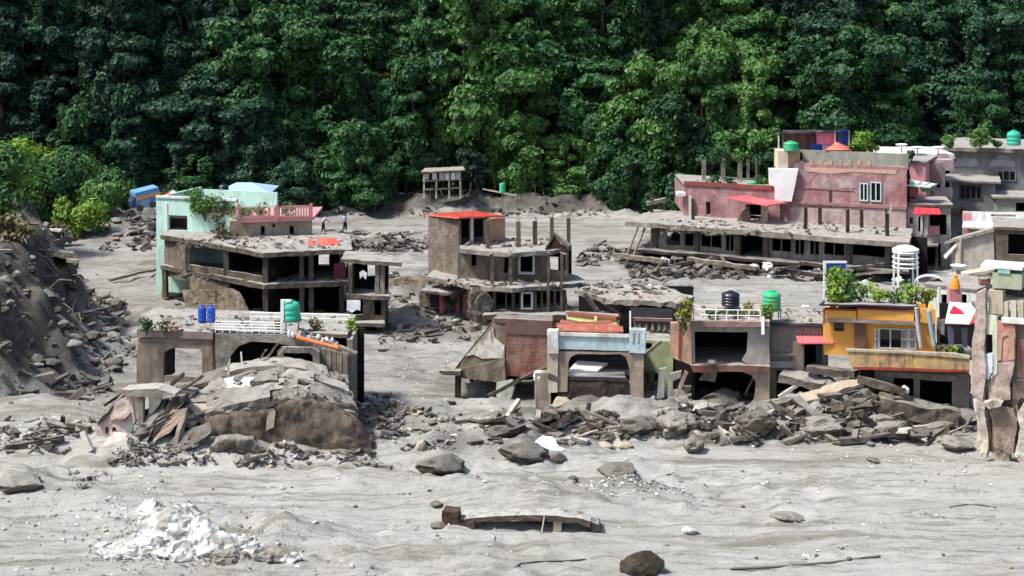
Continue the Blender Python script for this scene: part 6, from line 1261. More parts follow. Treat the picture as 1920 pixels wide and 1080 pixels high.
MB().box(tuple(R(548, 601, 95.4)+Vector((-.5, -.4, -.03))), tuple(R(548, 600, 95.4)+Vector((.5, .45, 0)))).build('platform', METAL, o)
for (pts, nb, l, h) in (([(404, 624, 95.4), (528, 627, 95.0)], 9, 'white horizontal rail fence along the front of the wrecked house roof', .62), ([(470, 604, 98.6), (656, 608, 97.8)], 8, 'white rail fence along the back of the wrecked house roof', .5)):
    a = [R(*p) for p in pts]; a = [Vector((p.x, p.y, zr3)) for p in a]; g = thing('roof_railing', a[0], l, 'railing'); railing(g, a, h, .028, 4 if h > .55 else 2, nb)
for (x, w_, h, m, l, dy) in ((275, 1.1, .75, L_MID, 'bushy plants at the left corner of the wrecked house roof', .6), (308, 1.2, .6, L_DRY, 'drying plants on the wrecked house roof between corner and blue tanks', .8), (592, .8, .7, L_DRY, 'small olive plant right of the teal tank', 1.0), (658, .6, .8, L_BRT, 'yellow green sprig at the right end of the wrecked house roof', .6), (520, .5, .6, L_YEL, 'thin yellowish plant left of the white post', 1.0)): bush('roof_plant', x, 0, 95+dy, w_, h, m, l, 'plant', leaf=.1, zb=zr3-.02)
for (x, m, l) in ((330, SALMON, 'salmon clay pot on the wrecked house roof, left of the blue tanks'), (318, CREAM, 'cream pot next to the salmon one on the wrecked house roof')):
    o = MB().lathe((R(x, 0, 95.8).x, 95.8, zr3), [(.12, 0), (.2, .28), (.22, .3), (.18, .3)], 10).build('flower_pot', m, None); tag(o, l, 'pot')
o = MB().tube([R(556, 632, 94.1), R(640, 654, 93.6)], [.11, .10], 10).build('orange_pipe', ORANGE, None); tag(o, 'orange pipe lying slanted off the edge of the wrecked house roof', 'pipe')
o = MB().tube([R(636, 650, 93.5), R(670, 664, 93.2)], [.12, .13], 8).build('broken_log', WOOD, None, .03, seg=.3); tag(o, 'short dark log at the lower end of the orange pipe', 'log')
for i in range(26):
    x = rnd.uniform(540, 640); y = 622+(x-540)*.22+rnd.uniform(-6, 4); s = rnd.uniform(.08, .2); c = R(x, y+4, 94.4+rnd.uniform(0, .8)); m, col = rnd.choice(((CLOTHW, 'white'), (PINK, 'pink'), (TANR, 'tan'), (WHITE, 'off white'), (TANKB, 'blue'), (CREAM, 'cream')))
    o = MB().lathe(c, [(s*.6, -.1), (s, .05), (s*.5, .22)], 7).build('household_item', m, None, .07, seg=.2); tag(o, 'small %s household scrap spilled on the wrecked roof near the orange pipe' % col, 'debris', '%s scraps on the wrecked roof' % col)

# ------------------------------------------------------------------ boulders, slabs, timbers
def rockmesh(seed, flatz=.75, sub=3):
    bm = bmesh.new(); bmesh.ops.create_icosphere(bm, subdivisions=sub, radius=1); off = Vector((seed*7.3, seed*3.1, 0))
    for v in bm.verts:
        d = v.co.normalized(); r = 1+.38*noise.noise(d*1.1+off)+.22*noise.noise(d*2.3+off)+.10*noise.noise(d*5+off)
        c = d*r; 
        for k in range(3):                            # a few flat fracture faces
            nn = Vector((math.sin(seed*2.1+k*2.3), math.cos(seed*1.3+k*1.9), math.sin(seed+k))).normalized(); q = c.dot(nn)
            if q > .72: c -= nn*(q-.72)*.85
        v.co = Vector((c.x, c.y, c.z*flatz))
    me = bpy.data.meshes.new('boulder'); bm.to_mesh(me); bm.free(); me.polygons.foreach_set('use_smooth', [False]*len(me.polygons)); return me
RM = {}
def rm(seed, m, sub=3):
    k = (seed, m.name, sub)
    if k not in RM: me = rockmesh(seed, sub=sub); me.materials.append(m); RM[k] = me
    return RM[k]
def rock(px, base, w, h, m, label, group=None, name='boulder', Y=None, seed=None, sub=3, sink=.25, cat='rock'):
    g = ongr(px, base) if Y is None else R(px, base, Y); Y = g.y; W_ = w/F*Y; H_ = h/F*Y
    o = bpy.data.objects.new(name, rm(rnd.randrange(7) if seed is None else seed, m, sub)); COL.objects.link(o)
    o.scale = (W_/2, W_/2*rnd.uniform(.7, 1), H_/1.45); o.location = (g.x, g.y+W_*.2, g.z+H_*(.5-sink*.5)); o.rotation_euler = (rnd.uniform(-.15, .15), rnd.uniform(-.15, .15), rnd.uniform(0, 6.28) if w < h*1.6 else rnd.uniform(-.3, .3))
    tag(o, label, cat, group); return o
def stick(a, b, Ya, Yb, w, h, m, label, group=None, name='timber', cat='beam', rough=.06, tw=0.0, taper=1.0):
    o = MB().beam(R(*a, Ya), R(*b, Yb), w, h, tw, taper).build(name, m, None, rough, seg=.4); tag(o, label, cat, group); return o
# named ones
rock(1482, 838, 100, 78, ROCKD, 'largest dark muddy boulder in the rubble before the yellow house', Y=93.2, seed=2)
rock(1340, 820, 66, 42, TANR, 'pale tan angular block below the salmon pier house', Y=93.5, seed=4)
rock(1612, 812, 62, 38, mat('red_brown_stone', (.15, .10, .08), (.09, .06, .05), 1.5, bmp=.7), 'rounded red brown boulder below the yellow house', Y=92.8, seed=1)
rock(1060, 790, 50, 48, TANR, 'tan boulder lodged in the blue parapet house opening', Y=97.2, seed=3)
rock(1110, 795, 90, 50, ROCKD, 'dark wet boulder in front of the blue parapet house', Y=97, seed=5)
rock(828, 893, 96, 38, ROCKD, 'dark flat boulder standing alone in the mud left of centre', seed=6)
rock(1158, 893, 72, 20, ROCKD, 'dark capping stone on the gravel heap in the mud', seed=0); rock(1073, 908, 24, 16, ROCKD, 'small dark stone left of the gravel heap', seed=3)
rock(1300, 850, 42, 30, ROCK, 'grey brown cubic stone alone on the mud below the tan block', seed=4)
rock(1205, 1078, 84, 40, mat('dark_brown_stone', (.055, .044, .033), (.02, .016, .012), 2.6, bmp=1), 'rough dark boulder at the bottom edge of the picture', seed=2)
rock(1295, 1002, 30, 14, ROCKW, 'flat white stone on the mud at the lower right of centre', seed=5, name='white_stone')
rock(1137, 842, 34, 12, CREAM, 'left one of two pale sacks on the mud before the blue parapet house', seed=1, name='sack', cat='sack'); rock(1170, 842, 34, 12, CREAM, 'right one of two pale sacks on the mud before the blue parapet house', seed=3, name='sack', cat='sack')
rock(1480, 975, 60, 12, MUDLUMP, 'low muddy hump of stone on the open flow at lower right', seed=2)
rock(35, 922, 80, 30, MUDLUMP, 'mud covered slab like boulder at the left picture edge', seed=4); rock(1640, 866, 26, 6, ROCKD, 'little dark stone on the open mud below the yellow house', seed=0)
rock(1862, 893, 60, 10, CREAM, 'pale stone at the foot of the ruined tower', Y=85.5, seed=1)
rock(985, 868, 90, 36, ROCKD, 'dark tangled boulder with white cloth over it, left of the pale sacks', seed=6); rock(1045, 866, 34, 16, ROCKD, 'small dark lump right of the tangled boulder', seed=2)
for k in range(16): x = rnd.uniform(938, 1050); stick((x, 864+rnd.uniform(-3, 6)), (x+rnd.uniform(-24, 24), 838+rnd.uniform(-6, 14)), 88.2, 88.6, .07, .07, WOOD if k % 2 else ROCKD, 'thin broken stick around the dark tangled boulder', 'sticks around the tangled boulder', 'broken_stick', 'stick')
o = MB().plate([R(*p) for p in ((1000, 832, 88.6), (1018, 818, 88.6), (1042, 824, 88.4), (1048, 838, 88), (1066, 842, 87.8), (1040, 846, 88), (1015, 840, 88.2))], .08).build('white_cloth', CLOTHW, None, .12, seg=.25); tag(o, 'crumpled white cloth on the dark tangled boulder', 'cloth')
def near(px): return [p for (a, p) in ((-9e9, 'by the wrecked house'), (700, 'left of the stilts'), (905, 'below the red wall ruin'), (1005, 'before the blue parapet house'), (1230, 'before the salmon pier house'), (1440, 'below the grey block room'), (1560, 'below the yellow house'), (1700, 'before the dark doorway of the yellow house')) if px >= a][-1]
# rubble in front of the right houses
SL = 'broken concrete slab'
for (a, b, Ya, Yb, w, h, m, l, tw) in (
    ((1465, 704), (1552, 722), 97, 95.6, 1.0, .5, RUB2, 'thick pale slab sticking out under the grey block room', .2),
    ((1516, 690), (1606, 702), 96.6, 95.4, 1.3, .35, RUB1, 'flat mud covered slab lying highest on the rubble below the coral awning', -.1),
    ((1500, 752), (1612, 716), 94.2, 94.8, 1.0, .25, TANR, 'long pale slab rising to the right in the middle of the rubble', .15),
    ((1492, 748), (1534, 782), 93.0, 92.2, .55, .3, RUB2, 'short pale slab leaning on the largest dark boulder', .3),
    ((1610, 712), (1700, 736), 95, 94, 1.4, .4, RUB1, 'mud covered slab sloping down in front of the ground floor of the yellow house', -.2),
    ((1590, 772), (1700, 742), 93.6, 94, .9, .45, RUB2, 'grey slab rising right above the red brown boulder', .2),
    ((1650, 758), (1790, 782), 93.6, 93.4, 2.2, .9, MUDLUMP, 'broad mud slab before the dark doorway of the yellow house', -.05),
    ((1562, 745), (1640, 726), 94.4, 94.6, .8, .3, ROCKD, 'dark slab wedged in the rubble left of the yellow house doorway', .1),
    ((1540, 800), (1590, 770), 93.4, 94, .7, .4, RUB1, 'short slab between the dark boulder and the red brown boulder', .4),
    ((1250, 756), (1404, 778), 95.6, 94.6, 1.5, .4, RUB2, 'long slab lying under the arch of the salmon pier house', .1),
    ((1235, 790), (1262, 748), 95, 95.6, .5, .4, RUB1, 'tilted slab left of the long slab under the arch', .2),
    ((1275, 808), (1300, 770), 94.2, 95, .6, .3, CONCD, 'dark upright slab left of the pale tan block', .3),
    ((1036, 812), (1142, 822), 94.2, 93.0, 1.1, .4, RUB2, 'long low slab in the mud before the blue parapet house', .1),
    ((1060, 830), (1200, 832), 92.3, 91.6, .9, .35, MUDLUMP, 'mud covered beam before the long low slab', -.1),
    ((700, 778), (762, 776), 98.6, 98.4, .8, .35, RUB2, 'pale slab end in the mud left of the stilts', .1),
    ((815, 782), (892, 786), 97.4, 97, 1.1, .4, RUB2, 'pale slab half sunk in the mud below the stilts', .05),
    ((835, 806), (905, 812), 95, 94.8, .6, .3, RUB1, 'narrow slab in the mud in front of the stilts', .1)):
    stick(a, b, Ya, Yb, w, h, m, l, None, 'broken_slab', 'slab', .12, tw)
stick((1376, 786), (1428, 758), 93.4, 94.2, .34, .34, WOOD, 'dark tree trunk rising from the rubble to the grey slab', name='tree_log', cat='log'); stick((1428, 757), (1492, 752), 94.2, 93.8, .32, .3, WOOD, 'tree trunk lying level against the short pale slab', name='tree_log', cat='log')
stick((1460, 745), (1530, 700), 96, 96.4, .2, .2, WOODL, 'thin pole leaning under the grey block room', name='pole', cat='pole')
rock(1698, 738, 16, 15, WHITEC, 'small white block on the slabs before the yellow house', Y=93.6, name='white_block', cat='block', seed=4); rock(1588, 806, 14, 10, WHITEC, 'small white stone left of the red brown boulder', Y=92.6, name='white_stone', seed=3); rock(1728, 790, 34, 20, CREAM, 'cream knobbly stone on the broad mud slab', Y=92.9, seed=6)
rock(1760, 812, 90, 26, MUDLUMP, 'low mud covered boulder right of the broad slab', Y=92.4, seed=1); rock(1800, 845, 60, 22, MUDLUMP, 'mud lump left of the ruined tower foot', seed=5)
rock(1225, 782, 30, 40, RUB2, 'knobbly grey lump on end between the lime wall and the salmon house', Y=96.2, seed=6)
for (x, y, w, h, m, l) in ((1270, 812, 74, 40, MUDLUMP, 'broad mud mass at the foot of the salmon pier house'), (1415, 822, 86, 50, ROCKD, 'dark mud mass left of the largest dark boulder'), (1545, 822, 80, 36, MUDLUMP, 'mud mass right of the largest dark boulder'), (1668, 815, 90, 34, MUDLUMP, 'long mud mass right of the red brown boulder'), (1720, 826, 70, 22, ROCKD, 'low dark mass below the broad mud slab'), (1200, 818, 70, 34, ROCKD, 'dark mass right below the blue parapet house'), (1000, 822, 80, 26, MUDLUMP, 'mud mass below the low fence wall'), (935, 824, 60, 22, ROCKD, 'dark mass left below the low fence wall'), (1620, 772, 70, 40, ROCKD, 'dark mass high in the rubble under the sloping slab'), (1350, 770, 90, 36, ROCKD, 'dark mass inside the arch of the salmon pier house')): rock(x, y, w, h, m, l, seed=rnd.randrange(7), name='mud_mass', sub=4)
rb = random.Random(77)
for k in range(30):
    x = rb.uniform(1235, 1800) if k % 5 else rb.uniform(1010, 1200); y = (rb.uniform(735, 812) if x > 1440 else rb.uniform(768, 815)) if x > 1230 else rb.uniform(785, 822); Yb = 97.0-(y-700)*.040; L = rb.uniform(28, 75); dy = rb.uniform(-26, 22)
    m = rb.choice((RUB1, RUB1, ROCKD, RUB2, MUDLUMP, WOOD)); o = MB().beam(R(x-L/2, y-dy/2, Yb+rb.uniform(-.5, .5)), R(x+L/2, y+dy/2, Yb+rb.uniform(-.8, .5)), rb.uniform(.5, 1.3), rb.uniform(.16, .42), rb.uniform(-.35, .35)).build('large_slab', m, None, .10, seg=.3); tag(o, 'large mud coated slab in the rubble '+near(x), 'slab', 'large slabs in the rubble '+near(x))
# low fence wall
t = thing('low_fence_wall', R(965, 806, 96), 'low muddy fence wall with bars between the stilts and the white column', 'wall')
P, Q = W(925, 96), W(1003, 95.4)
MB().fbox(P, Q, pr(P, Q, 925, 772, 1003, 779), -.1, .4).build('top_rail', RUB1, t, .05); MB().fbox(P, Q, pr(P, Q, 925, 801, 1003, 812), -.1, .4).build('base', RUB1, t, .05)
for k in range(9): x = 931+k*8.6; MB().fbox(P, Q, pr(P, Q, x-2.2, 779, x+2.2, 801), 0, .2).build('bar', FRM, t, .02)
MB().fbox(P, Q, pr(P, Q, 925, 777, 1003, 803), .3, .4).build('backing', INT, t)
# buried roof
t = thing('buried_building', R(970, 995, 76.9), 'edge of a buried roof rising from the mud with a long dark slit under it', 'building ruin')
P, Q = W(850, 77.2), W(1125, 76.6)
MB().ppoly(P, Q, [(852, 985), (862, 974), (880, 971), (930, 968), (980, 966), (1050, 967), (1090, 972), (1108, 978), (1106, 990), (1080, 979), (1036, 978), (905, 978), (880, 984), (870, 998)], 1.1).build('curved_roof_edge', mat('roof_edge_mud', (.11, .088, .068), (.05, .04, .032), 1, top=1, bmp=.6), t, .05, seg=.3)
MB().ppoly(P, Q, [(888, 976), (1060, 974), (1060, 979), (888, 981)], .8, .12).build('soffit', mat('purple_soffit', (.15, .10, .10), (.09, .06, .065)), t, .02); MB().ppoly(P, Q, [(888, 974), (1060, 974), (1060, 1010), (888, 1010)], .1, .9).build('inner_wall', INT, t)
MB().ppoly(P, Q, [(888, 978), (903, 978), (903, 1000), (888, 1000)], .4, .1).build('pier', CONC, t, .03); MB().ppoly(P, Q, [(1036, 976), (1054, 974), (1052, 998), (1036, 998)], .5, .1).build('pier', CREAM, t, .04)
MB().ppoly(P, Q, [(832, 952), (858, 956), (862, 975), (874, 980), (886, 976), (892, 1000), (834, 998)], .7, -.15).build('broken_pier', mat('rust_brown_pier', (.07, .046, .032), (.03, .02, .016), 2), t, .14, seg=.25)
MB().beam(R(1016, 997, 76.6), R(1021, 968, 76.8), .05, .05).build('bent_rod', WOODL, t)
rock(820, 952, 26, 12, ROCKD, 'small dark stone left above the buried roof', name='boulder', seed=1); rock(822, 990, 30, 10, ROCKD, 'small dark stone at the left foot of the buried roof', seed=2)
o = MB().ppoly(W(1080, 76.8), W(1130, 76.6), [(1084, 984), (1100, 978), (1122, 982), (1124, 994), (1112, 1000), (1106, 990)], .9).build('slab_stub', CONCD, None, .08, seg=.25); tag(o, 'small dark slab end poking from the mud right of the buried roof', 'slab')
# white heap
t = thing('white_heap', ongr(330, 1035), 'large heap of bright white crumpled sheeting and lime rubble in the foreground mud', 'heap')
for (x, y, w, h, sd) in ((320, 1000, 120, 62, 2), (400, 1035, 110, 50, 5), (250, 1038, 110, 44, 3), (345, 1046, 100, 50, 6), (290, 970, 70, 40, 1), (205, 1036, 60, 24, 4), (430, 1050, 70, 24, 0), (510, 1044, 90, 20, 3), (470, 1036, 60, 22, 6), (545, 1048, 50, 14, 1), (455, 1018, 50, 18, 2), (350, 965, 50, 24, 2), (380, 1000, 80, 40, 1)):
    g = ongr(x, y); bm_ = MB(); me_ = rockmesh(sd, .8, 4); wv = w/F*g.y/2; hv = h/F*g.y/1.5
    vs = [Vector((g.x+v.co.x*wv, g.y+v.co.y*wv*.8, g.z+hv*.25+v.co.z*hv)) for v in me_.vertices]
    vs = [p+noise.noise_vector(p*3.1)*.16+noise.noise_vector(p*7)*.09 for p in vs]
    MB().add(vs, [tuple(f.vertices) for f in me_.polygons]).build('crumpled_lump', MUDLUMP if (x, y) in ((510, 1044), (430, 1050)) else ROCKW, t)
mb = MB()
for k in range(900):
    x = rnd.gauss(330, 75); y = rnd.gauss(1015, 24); g = ongr(x, y); s = rnd.uniform(.04, .13); p = g+Vector((0, 0, rnd.uniform(0, .45)*math.exp(-((x-330)/80)**2)))
    d1 = Vector((rnd.uniform(-1, 1), rnd.uniform(-1, 1), rnd.uniform(-.5, 1)))*s*1.6; d2 = Vector((rnd.uniform(-1, 1), rnd.uniform(-1, 1), rnd.uniform(-.5, 1)))*s
    mb.add([p-d1, p+d2, p+d1, p+Vector((0, 0, s))], [(0, 1, 2), (0, 2, 3), (1, 2, 3), (0, 1, 3)])
mb.build('white_flakes', ROCKW, t, kind='stuff')
# left front debris
for (a, b, w, m, l) in (((0, 812), (70, 800), .3, RUB2, 'muddy plank at the left edge in front of the bank'), ((40, 824), (150, 800), .22, WOODL, 'pale slanting plank left of the wrecked house'), ((90, 796), (170, 812), .25, RUB1, 'grey beam just left of the torn white panel'), ((10, 845), (120, 838), .3, RUB1, 'low muddy beam at the left below the pale plank'), ((60, 800), (128, 818), .14, WOOD, 'thin dark pole across the pale plank')): 
    pa, pb = ongr(*a), ongr(*b); o = MB().beam(pa+Vector((0, 0, .15)), pb+Vector((0, 0, .25)), w, w).build('plank', m, None, .05, seg=.4); tag(o, l, 'plank')
pa, pb = ongr(205, 512+18), ongr(300, 512); o = MB().tube([pa+Vector((0, 0, .2)), (pa+pb)/2+Vector((0, 0, .35)), pb+Vector((0, 0, .4))], .14, 7).build('long_pole', WOOD, None, .03); tag(o, 'long thin pole lying on the mud left of the terrace ruin', 'pole')
t = thing('overhanging_block', R(115, 500, 119), 'mud capped broken block overhanging a dark hollow on the left bank', 'debris')
MB().plate([R(92, 466, 117.4), R(140, 474, 116.8), R(146, 484, 116.8), R(130, 470, 119.5), R(95, 462, 120)], .5).build('cap_slab', RUB2, t, .12, seg=.4); MB().hexa([R(95, 470, 118), R(118, 476, 117.8), R(140, 545, 116.5), R(112, 520, 117), R(100, 470, 120), R(118, 474, 120), R(140, 530, 119), R(112, 510, 119)]).build('void_shade_block', INT, t, .12, seg=.4)  # solid near-black block paints the shade of the hollow under the cap
MB().beam(R(125, 488, 116.6), R(147, 490, 116.6), .3, .25).build('stub', TANR, t, .05)
# red brown rubble heap at the back left, people area debris
for k in range(26):
    x = rnd.uniform(205, 292); y = rnd.uniform(398, 470); rock(x, y, rnd.uniform(7, 22), rnd.uniform(4, 10), rnd.choice((ROCKD, MUDLUMP, REDW if k % 5 == 0 else ROCK)), 'brown rubble stone on the heap below the tipped truck', 'rubble below the tipped truck', sub=2)
for k in range(22):
    x = rnd.uniform(590, 805); y = 462+rnd.gauss(0, 9); rock(x, y, rnd.uniform(6, 22), rnd.uniform(4, 9), rnd.choice((ROCKD, MUDLUMP, ROCKD, CREAM)), 'stone in the dark rubble band on the flat behind the ruins', 'stones of the far rubble band', sub=2)
o = MB().hexa([R(742, 468, 158), R(797, 470, 157), R(799, 466, 160), R(745, 463, 161), R(745, 455, 158.2), R(795, 450, 157.3), R(797, 449, 160), R(748, 450, 161)]).build('fallen_block', ROCKD, None, .25, seg=.5); tag(o, 'big dark fallen block left of the centre ruin on the far mud', 'block')
o = MB().beam(R(665, 468, 156), R(672, 448, 156), .1, .1).build('bent_stake', WOODL, None, .03); tag(o, 'pale bent stake in the far rubble band', 'stake')
for k in range(12):
    x = rnd.uniform(1075, 1190); y = rnd.uniform(476, 492); rock(x, y, rnd.uniform(6, 18), rnd.uniform(3, 7), rnd.choice((ROCKD, ROCKD, CREAM)), 'dark debris lump on the mud right of the centre ruin', 'debris right of the centre ruin', sub=2)
# scattered rubble: individuals in zones, shared meshes
ZN = [((1225, 1830), (752, 838), 50, 6, 30, 'stone in the rubble belt below the salmon and yellow houses', 'stones of the right rubble belt', (ROCKD, ROCK, MUDLUMP, ROCKD, TANR)),
      ((905, 1230), (770, 838), 25, 6, 24, 'stone in the rubble around the white column', 'stones around the white column', (ROCKD, ROCK, MUDLUMP, CREAM)),
      ((660, 900), (765, 845), 22, 6, 22, 'stone in the mud between the wrecked house and the stilts', 'stones between wreck and stilts', (ROCKD, MUDLUMP, CREAM, ROCK)),
      ((720, 880), (548, 640), 20, 5, 16, 'light stone in the gravel left of the centre ruin', 'stones left of the centre ruin', (CREAM, ROCK, MUDLUMP, ROCKD)),
      ((180, 700), (845, 880), 22, 5, 18, 'stone along the foot of the wrecked house', 'stones at the wreck foot', (ROCKD, MUDLUMP, CREAM, TANR)),
      ((10, 230), (560, 745), 44, 10, 44, 'muddy boulder on the left bank', 'boulders of the left bank', (ROCKD, MUDLUMP, ROCK, ROCKD)),
      ((0, 150), (450, 560), 20, 10, 30, 'dark boulder high on the left bank', 'boulders high on the left bank', (ROCKD, ROCK)),
      ((330, 470), (560, 640), 12, 5, 16, 'rubble stone at the foot of the terrace ruin', 'stones at the terrace ruin foot', (ROCKD, MUDLUMP, CREAM)),
      ((1230, 1700), (498, 522), 16, 5, 15, 'stone at the wet foot of the long ruin', 'stones at the long ruin foot', (ROCKD, ROCKD, CREAM)),
      ((0, 700), (880, 1075), 34, 4, 13, 'small pale stone on the front mud', 'pale stones on the front mud', (CREAM, ROCKW, ROCK)),
      ((700, 1920), (850, 1075), 26, 4, 12, 'small stone on the open flow', 'small stones on the open flow', (CREAM, ROCKW, ROCKD, ROCK))]
for (xr, yr, n_, s0, s1, lab, grp, ms) in ZN:
    for k in range(n_):
        s = s0+(s1-s0)*rnd.random()**2.2; rock(rnd.uniform(*xr), rnd.uniform(*yr), s, s*rnd.uniform(.35, .75), rnd.choice(ms), lab, grp, 'stone' if s < 20 else 'boulder', sub=2)
for k in range(46):                                   # timbers and broken beams in the rubble belts
    x, y = (rnd.uniform(1230, 1800), rnd.uniform(768, 822)) if k % 3 else (rnd.uniform(905, 1230), rnd.uniform(785, 830)); g = ongr(x, y); a = rnd.uniform(0, 3.14); L = rnd.uniform(.6, 2.0); d = Vector((math.cos(a), math.sin(a)*.6, rnd.uniform(-.1, .45)))*L
    w = rnd.uniform(.08, .26); o = MB().beam(g+Vector((0, 0, .1)), g+d+Vector((0, 0, .15)), w, w*rnd.uniform(.4, 1)).build('broken_timber', rnd.choice((WOOD, WOODL, RUB1, CONCD, ROCKD)), None, .04, seg=.35); tag(o, 'broken timber in the rubble '+near(x), 'timber', 'timbers in the rubble '+near(x))
for k in range(44):
    x, y = (rnd.uniform(1240, 1800), rnd.uniform(765, 815)) if k % 4 else (rnd.uniform(905, 1220), rnd.uniform(790, 822)); g = ongr(x, y); a = rnd.uniform(0, 6.28); r = rnd.uniform(.35, 1.0); tl = Vector((rnd.uniform(-.5, .5), rnd.uniform(-.5, .1), 0))
    n_ = rnd.randint(4, 6); pts = []
    for j in range(n_):
        th = a+j*6.283/n_; p = Vector((math.cos(th)*r*rnd.uniform(.8, 1.4), math.sin(th)*r*.7, 0)); p.z = p.x*tl.x+p.y*tl.y; pts.append(g+p+Vector((0, 0, .25+r*.25)))
    o = MB().plate(pts, rnd.uniform(.15, .35)).build('slab_chunk', rnd.choice((RUB1, RUB2, CONCD, MUDLUMP, BROWNW)), None, .08, seg=.35); tag(o, 'broken slab chunk lying in the rubble '+near(x), 'slab', 'slab chunks in the rubble '+near(x))
# fine rubble: uncountable shards heaped round the foot of the ruins
def shards(name, label, zones, extra=(), pal=((.022, .017, .014), (.24, .21, .175)), hi=.9):
    g = np.random.default_rng(len(name)*7+3); P_ = []; S_ = []
    for (x0, x1, y0, y1, n, s0, s1, hp) in zones:
        for k in range(n):
            px = g.uniform(x0, x1); py = g.uniform(y0, y1); e = 1-abs((px-(x0+x1)/2)/((x1-x0)/2))**4
            if vn(px/38.0, py/14.0, 8) < -.15: continue
            q = ongr(px, py); s = s0+(s1-s0)*g.random()**4.5; P_.append((q.x, q.y, q.z+hp*g.random()*e*(1+float(vn(q.x/1.6, q.y/1.6, 4)))*.5)); S_.append(s)
    for (p, s) in extra: P_.append(tuple(p)); S_.append(s)
    P_ = np.array(P_); S_ = np.array(S_); n = len(P_); c = np.array([(-1, -1, -1), (1, -1, -1), (1, 1, -1), (-1, 1, -1), (-1, -1, 1), (1, -1, 1), (1, 1, 1), (-1, 1, 1)])*.5
    c = c[None]*np.stack([g.uniform(.8, 3.2, n), g.uniform(.6, 1.2, n), g.uniform(.2, .8, n)], 1)[:, None, :]+g.normal(size=(n, 8, 3))*.12
    a = g.uniform(-.6, .6, n)+(g.random(n) < .35)*g.uniform(0, 6, n); t = g.normal(size=n)*.38; ca, sa = np.cos(a)[:, None], np.sin(a)[:, None]; ct, st = np.cos(t)[:, None], np.sin(t)[:, None]
    x, y, z = c[..., 0], c[..., 1], c[..., 2]; x, z = x*ct-z*st, x*st+z*ct; x, y = x*ca-y*sa, x*sa+y*ca
    V = (np.stack([x, y, z], 2)*S_[:, None, None]+P_[:, None, :]).reshape(-1, 3).astype(np.float32)
    q = np.array([(3, 2, 1, 0), (4, 5, 6, 7), (0, 1, 5, 4), (1, 2, 6, 5), (2, 3, 7, 6), (3, 0, 4, 7)]); Fq = (np.arange(n)[:, None, None]*8+q[None]).reshape(-1, 4).astype(np.int32)
    me = bpy.data.meshes.new(name); me.vertices.add(len(V)); me.vertices.foreach_set('co', V.ravel()); me.loops.add(Fq.size); me.loops.foreach_set('vertex_index', Fq.ravel()); me.polygons.add(len(Fq)); me.polygons.foreach_set('loop_start', np.arange(0, Fq.size, 4, dtype=np.int32)); me.update(calc_edges=True); me.polygons.foreach_set('use_smooth', [False]*len(Fq))
    pm, n_, b_ = mk(name+'_mix'); gg = n_.nodes.new('ShaderNodeNewGeometry'); pos = gg.outputs['Position']; r_ = gg.outputs['Random Per Island']
    col = mix(n_, ramp(n_, r_, .15, 1.0), pal[0], pal[1]); col = mix(n_, ramp(n_, r_, hi, hi+.02), col, (.50, .48, .44)); col = mix(n_, mth(n_, 'MULTIPLY', ramp(n_, nz(n_, pos, 2.5, 5, .7), .45, .6), .6), col, (.07, .058, .048))
    sp3 = n_.nodes.new('ShaderNodeSeparateXYZ'); n_.links.new(gg.outputs['Normal'], sp3.inputs[0]); col = mix(n_, mth(n_, 'MULTIPLY', ramp(n_, sp3.outputs[2], .6, .95), .18), col, MUD)
    n_.links.new(col, b_.inputs['Base Color']); b_.inputs['Roughness'].default_value = .85; me.materials.append(pm)
    o = bpy.data.objects.new(name, me); COL.objects.link(o); o['kind'] = 'stuff'; o['label'] = label; return o
shards('fine_rubble', 'fine dark rubble and splintered wood heaped in front of the right hand houses', [(1225, 1830, 768, 832, 1500, .05, .6, .8), (1240, 1560, 745, 800, 450, .06, .5, .9), (905, 1230, 778, 834, 800, .05, .5, .6)])
ex = []
for k in range(130):
    u, v = rnd.random(), rnd.random()*2.9; rows = [C0, C1, C2, C3]; a = int(v); p = samp(rows[a], u).lerp(samp(rows[min(a+1, 3)], u), v-a); ex.append((p+Vector((0, 0, rnd.uniform(.0, .25))), rnd.uniform(.05, .28)*(1 if k % 6 else 1.7)))
shards('wreck_rubble', 'fine rubble, splinters and mud crumbs over and around the wrecked house', [(170, 720, 835, 876, 900, .05, .3, .5), (160, 330, 800, 856, 300, .05, .3, .6), (0, 180, 785, 850, 500, .05, .35, .4), (655, 760, 740, 850, 500, .05, .28, .4), (100, 200, 880, 925, 60, .05, .2, .2)], ex)
shards('middle_rubble', 'broken bits strewn over the mud between the middle ruins', [(705, 905, 540, 645, 520, .06, .45, .6), (655, 905, 750, 845, 420, .05, .4, .4), (330, 480, 560, 618, 250, .07, .4, .6), (560, 740, 596, 660, 160, .06, .3, .3), (730, 810, 498, 530, 200, .1, .4, .4)], hi=.75)
shards('far_rubble', 'dark flood debris banked along the far ruins and the forest foot', [(570, 810, 440, 474, 480, .1, .55, .7), (1080, 1240, 470, 498, 350, .1, .6, .6), (1180, 1720, 490, 522, 1500, .1, .6, .9), (190, 300, 385, 472, 700, .1, .55, .6), (600, 1250, 392, 404, 400, .1, .4, .4), (1085, 1300, 536, 566, 500, .06, .3, .3)], pal=((.022, .018, .018), (.17, .145, .13)), hi=.93)
ex = []
def on_roof(px0, px1, Y0, Y1, z, n, s1):
    for k in range(n): Y = rnd.uniform(Y0, Y1); ex.append((Vector((R(rnd.uniform(px0, px1), 0, Y).x, Y, z+.03)), .03+s1*rnd.random()**3))
on_roof(330, 640, 124.5, 130, 5.09, 260, .22); on_roof(870, 1030, 122, 127, ZR(468, 121.5), 160, .25); on_roof(830, 1060, 119.5, 122, ZR(530, 121), 140, .25); on_roof(1240, 1690, 142, 151, 3.5, 420, .28); on_roof(265, 640, 95.6, 100, za, 160, .16)
